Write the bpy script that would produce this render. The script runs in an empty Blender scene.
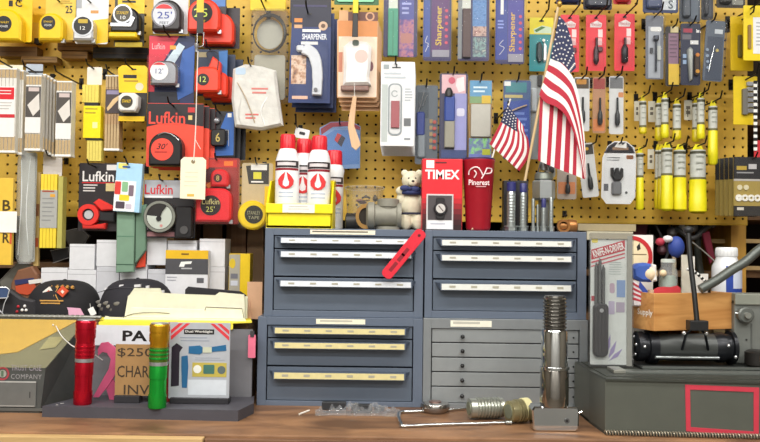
import bpy, bmesh, math, random
from mathutils import Matrix, Vector
random.seed(7)
scene = bpy.context.scene
COL = scene.collection

# ------------------------------------------------------------------ camera
F = 800.0                                   # focal length in pixels of the 760x442 frame
CAM = Vector((0.0, -1.9, 1.30))
PITCH, ROLL = math.radians(1.7), math.radians(0.75)
MROT = Matrix.Rotation(math.pi/2 + PITCH, 3, 'X') @ Matrix.Rotation(ROLL, 3, 'Z')
cd = bpy.data.cameras.new('camera'); cam = bpy.data.objects.new('camera', cd); COL.objects.link(cam)
cd.sensor_fit = 'HORIZONTAL'; cd.sensor_width = 36.0; cd.lens = F/760*36.0; cd.clip_start = 0.02
cam.matrix_world = Matrix.Translation(CAM) @ MROT.to_4x4()
scene.camera = cam

# ------------------------------------------------------------------ light
w = bpy.data.worlds.new('world'); scene.world = w; w.use_nodes = True
w.node_tree.nodes['Background'].inputs[0].default_value = (0.95, 0.97, 1.0, 1)
w.node_tree.nodes['Background'].inputs[1].default_value = 0.03
def tube_light(name, x, y, z, power, lx, ly):
    l = bpy.data.lights.new(name, 'AREA'); l.shape = 'RECTANGLE'; l.size = lx; l.size_y = ly
    l.energy = power; l.color = (1.0, 0.97, 0.92)
    o = bpy.data.objects.new(name, l); o.location = (x, y, z); COL.objects.link(o)
    d = Vector((0, 0.35, 1.2)) - Vector((x, y, z))
    return o
for lx_, ly_, pw_ in ((-1.35, -0.85, 16), (0.0, -0.85, 13), (1.35, -0.85, 12), (-1.35, -1.9, 26), (0.0, -1.9, 24), (1.35, -1.9, 20), (-0.8, -3.1, 22), (0.8, -3.1, 20)):
    tube_light('fluorescent_light', lx_, ly_, 2.76, pw_, 1.15, 0.16)
vs = scene.view_settings
vs.view_transform = 'Standard'; vs.look = 'None'; vs.gamma = 1.0; vs.use_curve_mapping = False
vs.exposure = 0.33

# ------------------------------------------------------------------ projection helpers
def P(x, y, Y):
    d = MROT @ Vector(((x-380)/F, (221-y)/F, -1.0))
    return CAM + d*((Y-CAM.y)/d.y)
def Pz(x, y, z):
    d = MROT @ Vector(((x-380)/F, (221-y)/F, -1.0))
    return CAM + d*((z-CAM.z)/d.z)
def S(Y): return (Y-CAM.y)/F
def Yon(x, y, z): return Pz(x, y, z).y              # distance of a foot seen at pixel (x,y) on height z

# ------------------------------------------------------------------ materials
def lin(h):
    h = h.lstrip('#'); v = [int(h[i:i+2], 16)/255 for i in (0, 2, 4)]
    return tuple(c/12.92 if c <= .04045 else ((c+.055)/1.055)**2.4 for c in v) + (1,)
_m = {}
def C(hexc, rough=.45, metal=0.0, var=.10, scale=60.0, bump=0.0, spec=.5):
    k = (hexc, rough, metal, var, scale, bump, spec)
    if k in _m: return _m[k]
    m = bpy.data.materials.new('surface_' + hexc.lstrip('#')); m.use_nodes = True
    nt = m.node_tree; b = nt.nodes['Principled BSDF']
    b.inputs['Roughness'].default_value = rough; b.inputs['Metallic'].default_value = metal
    b.inputs['Specular IOR Level'].default_value = spec
    c = lin(hexc)
    tc = nt.nodes.new('ShaderNodeTexCoord'); n = nt.nodes.new('ShaderNodeTexNoise')
    n.inputs['Scale'].default_value = scale; n.inputs['Detail'].default_value = 3
    nt.links.new(tc.outputs['Object'], n.inputs['Vector'])
    mx = nt.nodes.new('ShaderNodeMix'); mx.data_type = 'RGBA'
    mx.inputs['A'].default_value = tuple(min(1, x*(1-var)) for x in c[:3]) + (1,)
    mx.inputs['B'].default_value = tuple(min(1, x*(1+var)) for x in c[:3]) + (1,)
    nt.links.new(n.outputs['Fac'], mx.inputs['Factor']); nt.links.new(mx.outputs['Result'], b.inputs['Base Color'])
    if bump:
        bp = nt.nodes.new('ShaderNodeBump'); bp.inputs['Strength'].default_value = bump; bp.inputs['Distance'].default_value = .002
        nt.links.new(n.outputs['Fac'], bp.inputs['Height']); nt.links.new(bp.outputs['Normal'], b.inputs['Normal'])
    _m[k] = m; return m
def PRINT(cols, scale=120.0, stretch=(1, 1, 1), rough=.4):
    """busy printed picture: flat patches of the given colours"""
    k = ('p', tuple(cols), scale, stretch)
    if k in _m: return _m[k]
    m = bpy.data.materials.new('printed_picture'); m.use_nodes = True
    nt = m.node_tree; b = nt.nodes['Principled BSDF']; b.inputs['Roughness'].default_value = rough
    tc = nt.nodes.new('ShaderNodeTexCoord'); mp = nt.nodes.new('ShaderNodeMapping'); mp.inputs['Scale'].default_value = stretch
    n = nt.nodes.new('ShaderNodeTexNoise'); n.inputs['Scale'].default_value = scale; n.inputs['Detail'].default_value = 2.5
    r = nt.nodes.new('ShaderNodeValToRGB'); r.color_ramp.interpolation = 'LINEAR'
    e = r.color_ramp.elements
    for i, c in enumerate(cols):
        pos = .30 + .40*i/max(1, len(cols)-1)
        if i < 2: e[i].position = pos; e[i].color = lin(c)
        else: x = e.new(pos); x.color = lin(c)
    nt.links.new(tc.outputs['Object'], mp.inputs['Vector']); nt.links.new(mp.outputs['Vector'], n.inputs['Vector'])
    nt.links.new(n.outputs['Fac'], r.inputs['Fac']); nt.links.new(r.outputs['Color'], b.inputs['Base Color'])
    _m[k] = m; return m
def CLEAR(tint='#ffffff', opaq=.10, rough=.12, gloss=.22, bump=.35):
    k = ('c', tint, opaq, rough, gloss, bump)
    if k in _m: return _m[k]
    m = bpy.data.materials.new('clear_plastic'); m.use_nodes = True
    nt = m.node_tree; nt.nodes.clear()
    out = nt.nodes.new('ShaderNodeOutputMaterial'); tr = nt.nodes.new('ShaderNodeBsdfTransparent')
    tr.inputs[0].default_value = lin(tint)
    gl = nt.nodes.new('ShaderNodeBsdfGlossy'); gl.inputs['Roughness'].default_value = rough
    df = nt.nodes.new('ShaderNodeBsdfDiffuse'); df.inputs[0].default_value = (.75, .77, .8, 1)
    fr = nt.nodes.new('ShaderNodeFresnel'); fr.inputs[0].default_value = 1.5
    n = nt.nodes.new('ShaderNodeTexNoise'); n.inputs['Scale'].default_value = 70; n.inputs['Detail'].default_value = 3
    bp = nt.nodes.new('ShaderNodeBump'); bp.inputs['Strength'].default_value = bump; bp.inputs['Distance'].default_value = .004
    tc = nt.nodes.new('ShaderNodeTexCoord'); nt.links.new(tc.outputs['Object'], n.inputs['Vector'])
    nt.links.new(n.outputs['Fac'], bp.inputs['Height']); nt.links.new(bp.outputs['Normal'], gl.inputs['Normal'])
    a = nt.nodes.new('ShaderNodeMixShader'); a.inputs[0].default_value = opaq
    nt.links.new(tr.outputs[0], a.inputs[1]); nt.links.new(df.outputs[0], a.inputs[2])
    mu = nt.nodes.new('ShaderNodeMath'); mu.operation = 'MULTIPLY'; mu.inputs[1].default_value = gloss; nt.links.new(fr.outputs[0], mu.inputs[0])
    c = nt.nodes.new('ShaderNodeMixShader'); nt.links.new(mu.outputs[0], c.inputs[0])
    nt.links.new(a.outputs[0], c.inputs[1]); nt.links.new(gl.outputs[0], c.inputs[2])
    nt.links.new(c.outputs[0], out.inputs[0])
    _m[k] = m; return m
def WOOD(c1, c2, scale=(2, 30, 30), rough=.5, contrast=.5):
    k = ('w', c1, c2, scale, rough)
    if k in _m: return _m[k]
    m = bpy.data.materials.new('wood_grain'); m.use_nodes = True
    nt = m.node_tree; b = nt.nodes['Principled BSDF']; b.inputs['Roughness'].default_value = rough
    tc = nt.nodes.new('ShaderNodeTexCoord'); mp = nt.nodes.new('ShaderNodeMapping'); mp.inputs['Scale'].default_value = scale
    n = nt.nodes.new('ShaderNodeTexNoise'); n.inputs['Scale'].default_value = 1.6; n.inputs['Detail'].default_value = 6; n.inputs['Distortion'].default_value = .6
    r = nt.nodes.new('ShaderNodeValToRGB'); e = r.color_ramp.elements
    e[0].position = .33; e[0].color = lin(c1); e[1].position = .66; e[1].color = lin(c2)
    nt.links.new(tc.outputs['Object'], mp.inputs['Vector']); nt.links.new(mp.outputs['Vector'], n.inputs['Vector'])
    nt.links.new(n.outputs['Fac'], r.inputs['Fac']); nt.links.new(r.outputs['Color'], b.inputs['Base Color'])
    bp = nt.nodes.new('ShaderNodeBump'); bp.inputs['Strength'].default_value = .15; bp.inputs['Distance'].default_value = .002
    nt.links.new(n.outputs['Fac'], bp.inputs['Height']); nt.links.new(bp.outputs['Normal'], b.inputs['Normal'])
    _m[k] = m; return m

# ------------------------------------------------------------------ mesh helpers
def mesh_obj(name, verts, faces, mat, parent=None, smooth=False, matidx=None):
    me = bpy.data.meshes.new(name); me.from_pydata([tuple(v) for v in verts], [], faces)
    for mm in (mat if isinstance(mat, (list, tuple)) else [mat]): me.materials.append(mm)
    if matidx: me.polygons.foreach_set('material_index', matidx)
    bm = bmesh.new(); bm.from_mesh(me); bmesh.ops.recalc_face_normals(bm, faces=bm.faces); bm.to_mesh(me); bm.free()
    if smooth:
        me.polygons.foreach_set('use_smooth', [True]*len(me.polygons))
        me.set_sharp_from_angle(angle=math.radians(42))
    o = bpy.data.objects.new(name, me); COL.objects.link(o)
    if parent: o.parent = parent
    return o
def box_vf(x0, y0, z0, x1, y1, z1):
    v = [(x, y, z) for x in (x0, x1) for y in (y0, y1) for z in (z0, z1)]
    return v, [(0, 1, 3, 2), (4, 6, 7, 5), (0, 4, 5, 1), (2, 3, 7, 6), (0, 2, 6, 4), (1, 5, 7, 3)]
def box(name, a, b, mat, parent=None, bevel=0.0):
    v, f = box_vf(*a, *b); o = mesh_obj(name, v, f, mat, parent)
    if bevel:
        bm = bmesh.new(); bm.from_mesh(o.data)
        bmesh.ops.bevel(bm, geom=bm.edges[:], offset=bevel, segments=2, affect='EDGES', profile=.6)
        bm.to_mesh(o.data); bm.free()
    return o
def structure(o): o['kind'] = 'structure'; return o
def tube_vf(pts, r, n=8, closed=False):
    pts = [Vector(p) for p in pts]; N = len(pts); V = []; Fc = []
    rs = r if isinstance(r, (list, tuple)) else [r]*N
    t0 = (pts[1]-pts[0]).normalized()
    up = Vector((0, 0, 1)) if abs(t0.z) < .9 else Vector((1, 0, 0))
    u = t0.cross(up).normalized()
    for i in range(N):
        a = pts[max(0, i-1)]; b = pts[min(N-1, i+1)]
        if closed: a = pts[(i-1) % N]; b = pts[(i+1) % N]
        t = (b-a).normalized(); u = (u - t*u.dot(t)).normalized(); vv = t.cross(u)
        for k in range(n):
            an = 2*math.pi*k/n; V.append(pts[i] + (u*math.cos(an) + vv*math.sin(an))*rs[i])
    M = N if closed else N-1
    for i in range(M):
        for k in range(n):
            j = (i+1) % N
            Fc.append((i*n+k, i*n+(k+1) % n, j*n+(k+1) % n, j*n+k))
    if not closed:
        Fc.append(tuple(range(n-1, -1, -1))); Fc.append(tuple((N-1)*n+k for k in range(n)))
    return V, Fc
def smooth_path(pts, sub=6):
    pts = [Vector(p) for p in pts]; out = []
    for i in range(len(pts)-1):
        p0 = pts[max(0, i-1)]; p1 = pts[i]; p2 = pts[i+1]; p3 = pts[min(len(pts)-1, i+2)]
        for k in range(sub):
            t = k/sub
            out.append(.5*((2*p1) + (p2-p0)*t + (2*p0-5*p1+4*p2-p3)*t*t + (3*p1-p0-3*p2+p3)*t**3))
    out.append(pts[-1]); return out
def rrect(x0, y0, x1, y1, r, n=4):
    """rounded rectangle in pixel coordinates"""
    r = min(r, abs(x1-x0)/2*.99, abs(y1-y0)/2*.99)
    if r <= .05: return [(x0, y0), (x1, y0), (x1, y1), (x0, y1)]
    o = []
    for cx, cy, a0 in ((x1-r, y0+r, -90), (x1-r, y1-r, 0), (x0+r, y1-r, 90), (x0+r, y0+r, 180)):
        for i in range(n+1):
            a = math.radians(a0 + 90*i/n); o.append((cx+r*math.cos(a), cy+r*math.sin(a)))
    return o
def circ(cx, cy, rx, ry=None, n=28, a0=0, a1=360):
    ry = ry or rx; full = (a1-a0 == 360)
    return [(cx+rx*math.cos(math.radians(a0+(a1-a0)*i/(n if full else n-1))), cy+ry*math.sin(math.radians(a0+(a1-a0)*i/(n if full else n-1)))) for i in range(n)]
def inset(pts, d):
    n = len(pts); ar = sum(pts[i][0]*pts[(i+1) % n][1]-pts[(i+1) % n][0]*pts[i][1] for i in range(n)); s = 1 if ar > 0 else -1
    out = []
    for i in range(n):
        a = Vector(pts[i-1]); b = Vector(pts[i]); c = Vector(pts[(i+1) % n])
        e1 = (b-a); e2 = (c-b)
        if e1.length < 1e-9 or e2.length < 1e-9: out.append(tuple(b)); continue
        n1 = Vector((-e1.y, e1.x)).normalized()*s; n2 = Vector((-e2.y, e2.x)).normalized()*s
        m = n1+n2
        if m.length < 1e-6: out.append(tuple(b)); continue
        m = m.normalized(); k = d/max(.5, m.dot(n1)); q = b+m*k; out.append((q.x, q.y))
    return out

TEXTS = []
class T:
    """one thing: an Empty at its base; parts are given in photograph pixels at the thing's own distance Y"""
    def __init__(s, name, label, cat, ax, ay, Y, group=None, rot=0, yaw=0, z=None, ref=None):
        s.ax, s.ay, s.Y = ax, ay, Y; s.s = S(Y)
        o = bpy.data.objects.new(name, None); o.empty_display_size = .02; COL.objects.link(o)
        p = P(ax, ay, Y)
        if z is not None: p.z = z
        o.location = p; o.rotation_euler = (0, math.radians(rot), math.radians(yaw))
        o['label'] = label; o['category'] = cat
        if group: o['group'] = group
        s.o = o
    def at(s, x, y, d):
        """photograph pixel of a point that lies d metres nearer than the thing's own plane"""
        k = 1-d/(s.Y-CAM.y); return (380+(x-380)*k, 245+(y-245)*k, d)
    def L(s, x, y, d=0): return Vector(((x-s.ax)*s.s, -d, (s.ay-y)*s.s))
    def prism(s, name, pts, d0, d1, mat, bev=0.0, par=None, label=None, smooth=False):
        """outline pts in pixels, from depth d0 (back) to d1 (front, toward the viewer) in metres, chamfered front"""
        n = len(pts); rings = [[s.L(x, y, d0) for x, y in pts]]
        if bev:
            rings.append([s.L(x, y, d1-bev) for x, y in pts])
            rings.append([s.L(x, y, d1) for x, y in inset(pts, bev/s.s)])
        else: rings.append([s.L(x, y, d1) for x, y in pts])
        v = [q for r in rings for q in r]; f = [tuple(range(n)), tuple((len(rings)-1)*n+k for k in range(n))]
        for i in range(len(rings)-1):
            for k in range(n): f.append((i*n+k, i*n+(k+1) % n, (i+1)*n+(k+1) % n, (i+1)*n+k))
        o = mesh_obj(name, v, f, mat, par or s.o, smooth=smooth)
        if label: o['label'] = label
        return o
    def rect(s, name, x0, y0, x1, y1, d0, d1, mat, r=0.0, bev=0.0, par=None, label=None):
        return s.prism(name, rrect(x0, y0, x1, y1, r), d0, d1, mat, bev, par, label)
    def disc(s, name, cx, cy, r, d0, d1, mat, ry=None, bev=0.0, par=None, n=28):
        return s.prism(name, circ(cx, cy, r, ry, n), d0, d1, mat, bev, par, smooth=True)
    def ring(s, name, cx, cy, r1, r0, d0, d1, mat, ry=None, par=None, a0=0, a1=360, n=28):
        k = (ry or r1)/r1; a = circ(cx, cy, r1, r1*k, n, a0, a1); b = circ(cx, cy, r0, r0*k, n, a0, a1)
        v = [s.L(x, y, d) for d in (d0, d1) for pp in (a, b) for x, y in pp]; f = []
        full = (a1-a0 == 360)
        for i in range(n if full else n-1):
            j = (i+1) % n
            f += [(i, j, n+j, n+i), (2*n+i, 2*n+j, 3*n+j, 3*n+i), (i, j, 2*n+j, 2*n+i), (n+i, n+j, 3*n+j, 3*n+i)]
        if not full: f += [(0, n, 3*n, 2*n), (n-1, 2*n-1, 4*n-1, 3*n-1)]
        return mesh_obj(name, v, f, mat, par or s.o, smooth=True)
    def tube(s, name, pts, r, mat, n=8, par=None, sm=0, closed=False):
        q = [s.L(*p) for p in pts]
        if sm: q = smooth_path(q, sm)
        v, f = tube_vf(q, r, n, closed); return mesh_obj(name, v, f, mat, par or s.o, smooth=True)
    def lathe(s, name, cx, prof, d, mat, n=28, par=None, ky=1.0, smooth=True):
        """prof: (radius px, y px) top to bottom, vertical axis at pixel cx, axis depth d"""
        v = []; f = []; m = len(prof)
        for r, y in prof:
            for k in range(n):
                a = 2*math.pi*k/n; p = s.L(cx, y, d); v.append(p+Vector((math.cos(a)*r*s.s, math.sin(a)*r*s.s*ky, 0)))
        for i in range(m-1):
            for k in range(n): f.append((i*n+k, i*n+(k+1) % n, (i+1)*n+(k+1) % n, (i+1)*n+k))
        f.append(tuple(range(n))); f.append(tuple((m-1)*n+k for k in range(n)))
        return mesh_obj(name, v, f, mat, par or s.o, smooth=smooth)
    def hlathe(s, name, cy, prof, d, mat, n=24, par=None, tilt=0.0, px=None):
        """horizontal axis along x; prof: (x px, radius px)"""
        v = []; f = []; m = len(prof); c0 = px if px is not None else prof[0][0]
        for x, r in prof:
            for k in range(n):
                a = 2*math.pi*k/n; p = s.L(x, cy, d); v.append(p+Vector((0, math.cos(a)*r*s.s, math.sin(a)*r*s.s)))
        for i in range(m-1):
            for k in range(n): f.append((i*n+k, i*n+(k+1) % n, (i+1)*n+(k+1) % n, (i+1)*n+k))
        f.append(tuple(range(n))); f.append(tuple((m-1)*n+k for k in range(n)))
        return mesh_obj(name, v, f, mat, par or s.o, smooth=True)
    def ball(s, name, cx, cy, rx, mat, d=0, ry=None, rd=None, par=None, u=16, vv=10):
        ry = ry or rx; rd = rd or rx; V = []; f = []
        c = s.L(cx, cy, d)
        for i in range(vv+1):
            th = math.pi*i/vv
            for k in range(u):
                a = 2*math.pi*k/u
                V.append(c+Vector((math.sin(th)*math.cos(a)*rx*s.s, math.sin(th)*math.sin(a)*rd*s.s, math.cos(th)*ry*s.s)))
        for i in range(vv):
            for k in range(u): f.append((i*u+k, i*u+(k+1) % u, (i+1)*u+(k+1) % u, (i+1)*u+k))
        o = mesh_obj(name, V, f, mat, par or s.o, smooth=True)
        bm = bmesh.new(); bm.from_mesh(o.data); bmesh.ops.remove_doubles(bm, verts=bm.verts, dist=1e-6); bm.to_mesh(o.data); bm.free()
        return o
    def text(s, txt, x0, y0, x1, y1, d, mat, par=None, rot=0, bold=0.0, shear=0.0, name='lettering', spacing=1.0):
        TEXTS.append((s, txt, x0, y0, x1, y1, d, mat, par or s.o, rot, bold, shear, name, spacing))
    def lines(s, x0, y0, x1, y1, n, d, mat, par=None, fill=.45, seed=0):
        """rows of illegibly small print"""
        rr = random.Random(seed+int(x0*7+y0*13)); h = (y1-y0)/n
        for i in range(n):
            a = x0+rr.random()*.05*(x1-x0); b = x1-rr.random()*.3*(x1-x0)
            s.rect('print_line', a, y0+i*h, b, y0+i*h+h*fill, d-.0003, d, mat, par=par)
    def box3(s, name, x0, y0, x1, y1, d0, d1, mat, bev=.001, par=None, label=None):
        a = s.L(x0, y1, d1); b = s.L(x1, y0, d0)
        o = box(name, tuple(a), tuple(b), mat, par or s.o, bev)
        if label: o['label'] = label
        return o
    def blister(s, x0, y0, x1, y1, d, mat=None, r=3, name='clear_blister', bev=None, d0=0.0012):
        return s.prism(name, rrect(x0, y0, x1, y1, r), d0, d, mat or CLEAR(), bev if bev is not None else min(.005, d*.45))
    def behind(s, n, step, dx, dy, label, group, only=('card', 'clear_blister')):
        """copies of the thing on the same hook behind it (only the parts that can be seen there)"""
        s.o['group'] = group
        for i in range(1, n+1):
            r = s.o.copy(); COL.objects.link(r); r.location = s.o.location + Vector((dx*i*s.s, step*i, -dy*i*s.s)); r['label'] = label.replace('behind the', ('just behind the', 'two behind the', 'three behind the', 'four behind the', 'five behind the', 'six behind the')[i-1]); r['group'] = group
            for ch in list(s.o.children):
                if ch.name.split('.')[0] in only:
                    c = ch.copy(); COL.objects.link(c); c.parent = r

def finish_texts():
    cache = {}; made = []
    for t in TEXTS:
        k = (t[1], t[10], t[11], t[13])
        if k not in cache:
            cu = bpy.data.curves.new('lettering', 'FONT'); cu.body = t[1]; cu.resolution_u = 2; cu.fill_mode = 'FRONT' if False else 'BOTH'
            cu.offset = t[10]; cu.shear = t[11]; cu.space_character = t[13]
            o = bpy.data.objects.new('lettering', cu); COL.objects.link(o); cache[k] = o
    bpy.context.view_layer.update(); dg = bpy.context.evaluated_depsgraph_get()
    geo = {}
    for k, o in cache.items():
        me = bpy.data.meshes.new_from_object(o.evaluated_get(dg))
        vs_ = [v.co.copy() for v in me.vertices]; fs = [tuple(p.vertices) for p in me.polygons]
        geo[k] = (vs_, fs); bpy.data.meshes.remove(me)
    for o in cache.values():
        cu = o.data; bpy.data.objects.remove(o); bpy.data.curves.remove(cu)
    for (s, txt, x0, y0, x1, y1, d, mat, par, rot, bold, shear, name, sp) in TEXTS:
        vs_, fs = geo[(txt, bold, shear, sp)]
        if not vs_: continue
        a0 = min(v.x for v in vs_); a1 = max(v.x for v in vs_); b0 = min(v.y for v in vs_); b1 = max(v.y for v in vs_)
        cx, cy = (x0+x1)/2, (y0+y1)/2; w_, h_ = x1-x0, y1-y0; c, sn = math.cos(math.radians(rot)), math.sin(math.radians(rot))
        V = []
        for v in vs_:
            px = ((v.x-a0)/max(1e-6, a1-a0)-.5)*w_; py = -((v.y-b0)/max(1e-6, b1-b0)-.5)*h_
            V.append(s.L(cx+px*c-py*sn, cy+px*sn+py*c, d))
        o = mesh_obj(name, V, fs, mat, par)

BOARD_Y = 0.36
def hook(x, y, Yc, what, out=.055, mat=None, tip=.014):
    """black wire peg hook from the board through the hang hole at pixel (x,y) on plane Yc"""
    p = P(x, y, Yc); m = mat or C('#26231f', .4, .6)
    q = [Vector((p.x, BOARD_Y-.001, p.z+.012)), Vector((p.x, BOARD_Y-.008, p.z+.001)), Vector((p.x, Yc, p.z)), Vector((p.x, Yc-out, p.z+.002)), Vector((p.x, Yc-out-.012, p.z+tip))]
    q = [v - Vector((0, 0, 0)) for v in q]
    o = bpy.data.objects.new('peg_hook', None); o.location = q[0]; COL.objects.link(o)
    o['label'] = 'dark wire peg hook holding ' + what; o['category'] = 'hook'; o['group'] = 'peg hooks in the pegboard'
    v, f = tube_vf([a-q[0] for a in q], .0022, 6); mesh_obj('wire', v, f, m, o, smooth=True)
    v, f = box_vf(-.006, -.002, -.022, .006, .0005, .008); mesh_obj('back_plate', v, f, m, o)
    return o

# ------------------------------------------------------------------ setting
ZC = P(380, 407, 0).z                                   # counter top
YE = -0.29                                              # counter front edge
structure(box('floor', (-2.6, -3.6, -.05), (2.6, 1.4, 0), C('#6a6257', .5)))
structure(box('wall_back', (-2.6, .95, 0), (2.6, 1.02, 2.8), C('#57483a', .8)))
structure(box('wall_front', (-2.66, -3.66, 0), (2.66, -3.6, 2.8), C('#b0afab', .8, 0, .4, 2.5)))
structure(box('ceiling', (-2.66, -3.66, 2.8), (2.66, 1.02, 2.86), C('#9d9a93', .8)))
structure(box('wall_left', (-2.66, -3.6, 0), (-2.6, 1.0, 2.8), C('#6f685c', .8)))
structure(box('wall_right', (2.6, -3.6, 0), (2.66, 1.0, 2.8), C('#6f685c', .8)))

def worktop():
    o = bpy.data.objects.new('wooden_counter', None); COL.objects.link(o); o.location = (0, 0, 0)
    o['label'] = 'long worn brown wooden shop counter carrying the drawer cabinets'; o['category'] = 'counter'
    b = box('worktop', (-1.6, YE, ZC-.035), (1.6, .9, ZC), WOOD('#5f432f', '#966f4e', (4, 9, 9), .5), o, .003)
    box('carcass', (-1.6, YE+.03, 0.02), (1.6, .88, ZC-.035), C('#5a4030', .6), o)
    xl = P(205, 436, YE).x
    l = box('fascia_board', (-1.6, YE-.022, ZC-.12), (xl, YE, ZC-.004), WOOD('#b0905f', '#cfae7a', (3, 30, 40), .5), o, .002); l['label'] = 'pale wooden board on the counter front'
    r = box('fascia_board', (xl+.002, YE-.014, ZC-.12), (1.6, YE, ZC-.006), WOOD('#5b3f2c', '#7d5a40', (3, 30, 40), .5), o, .002); r['label'] = 'dark worn board on the counter front'
worktop()

# pegboard: a real perforated sheet
PITCH_H = 0.0254
def pegboard():
    x0 = P(-40, 100, BOARD_Y).x; x1 = P(751, 200, BOARD_Y).x
    zb = P(640, 221.3, BOARD_Y).z; zt = P(380, -60, BOARD_Y).z
    nx = int((x1-x0)/PITCH_H); nz = int((zt-zb)/PITCH_H)+1
    x1 = x0+nx*PITCH_H
    V = []; Fc = []; R = .0038; n = 8; h = PITCH_H/2
    for j in range(nz):
        for i in range(nx):
            cx = x0+(i+.5)*PITCH_H; cz = zb+(j+.5)*PITCH_H-.002; b = len(V)
            for k in range(8):
                a = math.radians(45*k); c, sn = math.cos(a), math.sin(a); q = h/max(abs(c), abs(sn))
                V.append((cx+c*q, 0, cz+sn*q))
            for k in range(8):
                a = math.radians(45*k); V.append((cx+math.cos(a)*R, 0, cz+math.sin(a)*R))
            for k in range(8):
                a = math.radians(45*k); V.append((cx+math.cos(a)*R, .006, cz+math.sin(a)*R))
            for k in range(8):
                e = (k+1) % 8
                Fc.append((b+k, b+e, b+8+e, b+8+k)); Fc.append((b+8+k, b+8+e, b+16+e, b+16+k))
    me = bpy.data.meshes.new('perforated_sheet'); me.from_pydata(V, [], Fc)
    o = bpy.data.objects.new('pegboard', None); COL.objects.link(o); o.location = (0, BOARD_Y, 0)
    o['label'] = 'yellow painted pegboard behind all the hanging tools'; o['category'] = 'pegboard'
    sh = bpy.data.objects.new('perforated_sheet', me); COL.objects.link(sh); sh.parent = o
    m = bpy.data.materials.new('yellow_board'); m.use_nodes = True; nt = m.node_tree; b = nt.nodes['Principled BSDF']
    b.inputs['Roughness'].default_value = .5
    tc = nt.nodes.new('ShaderNodeTexCoord'); n1 = nt.nodes.new('ShaderNodeTexNoise'); n1.inputs['Scale'].default_value = 5; n1.inputs['Detail'].default_value = 6
    r = nt.nodes.new('ShaderNodeValToRGB'); e = r.color_ramp.elements
    e[0].position = .3; e[0].color = lin('#cda03a'); e[1].position = .7; e[1].color = lin('#efc94e')
    nt.links.new(tc.outputs['Object'], n1.inputs['Vector']); nt.links.new(n1.outputs['Fac'], r.inputs['Fac']); nt.links.new(r.outputs['Color'], b.inputs['Base Color'])
    me.materials.append(m)
    zt = zb+nz*PITCH_H
    box('backing', (x0+.004, .0065, zb+.004), (x1-.004, .014, zt), C('#120f0a', .9), o)
    box('bottom_edge_strip', (x0, -.001, zb-.008), (x1, .016, zb-.0021), C('#d2ab35', .5), o, .001)
    for x in (-.55, .05, .6): box('mounting_batten', (x, .014, zb+.05), (x+.04, .05, zt-.05), C('#8a6a3c', .7), o)
    return x0, x1, zb, zt
PBX0, PBX1, PBZ0, PBZ1 = pegboard()

# open shelving behind and below the pegboard
def shelving():
    o = bpy.data.objects.new('storage_shelving', None); COL.objects.link(o); o.location = (0, .6, ZC)
    o['label'] = 'dark wooden storage shelving behind and below the pegboard'; o['category'] = 'shelving'
    wd = WOOD('#5a4028', '#7d5c38', (20, 20, 2.5), .6); yw = WOOD('#a57a30', '#c4963f', (20, 20, 2.5), .6)
    def bb(n, a, b, m, lab=None):
        q = box(n, tuple(Vector(a)-o.location), tuple(Vector(b)-o.location), m, o, .001)
        if lab: q['label'] = lab
    bb('back_panel', (-1.5, .90, ZC), (1.5, .92, 2.2), C('#2e241b', .9))
    for zz in (ZC+.30, ZC+.17, ZC+.47, ZC+.75): bb('shelf_board', (-1.5, .46, zz), (1.5, .90, zz+.018), wd)
    for px in (196, 230, 262, 415, 520): 
        x = P(px, 250, .45).x; bb('upright', (x-.012, .45, ZC), (x+.012, .90, 2.1), wd)
    for x in (-1.5, 1.48): bb('upright', (x, .45, ZC), (x+.02, .90, 2.2), wd)
    x0 = P(728, 240, .42).x; x1 = P(743, 240, .42).x
    bb('upright', (x0, .40, ZC), (x1, .90, 2.1), yw, 'yellow-brown wooden upright at the right end')
    for (a, b, y) in ((708, 728, 241), (743, 775, 241), (743, 775, 268)):
        p = P(a, y, .44); q = P(b, y, .44); bb('shelf_lip', (p.x, .44, p.z-.006), (q.x, .455, p.z+.006), C('#b59a6a', .6))
    for (a, b, y0, y1, m) in ((170, 196, 222, 252, '#6f563e'), (204, 222, 222, 262, '#7a6048'), (232, 246, 222, 262, '#7b5a3e'), (248, 263, 228, 300, '#8a6f52')):
        p = P(a, y0, .44); q = P(b, y1, .44); bb('plank', (p.x, .43, q.z), (q.x, .445, p.z), WOOD(m, '#957658', (20, 20, 3), .6))
shelving()

# hidden low riser behind the counter displays
ZR = P(100, 316, .12).z
def riser():
    o = bpy.data.objects.new('riser_shelf', None); COL.objects.link(o)
    xa, xb = P(-40, 300, .1).x, P(254, 300, .1).x
    o.location = ((xa+xb)/2, .17, ZC); o['label'] = 'low wooden riser shelf under the caps and white boxes'; o['category'] = 'shelf'
    def bb(n, a, b): box(n, tuple(Vector(a)-o.location), tuple(Vector(b)-o.location), WOOD('#6a5138', '#8a6c4a', (4, 30, 30), .6), o, .001)
    bb('board', (xa, .02, ZR-.018), (xb, .35, ZR))
    bb('side_panel', (xa, .02, ZC), (xa+.018, .35, ZR-.018)); bb('side_panel', (xb-.018, .02, ZC), (xb, .35, ZR-.018)); bb('middle_panel', ((xa+xb)/2, .03, ZC), ((xa+xb)/2+.018, .34, ZR-.018))
riser()

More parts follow.
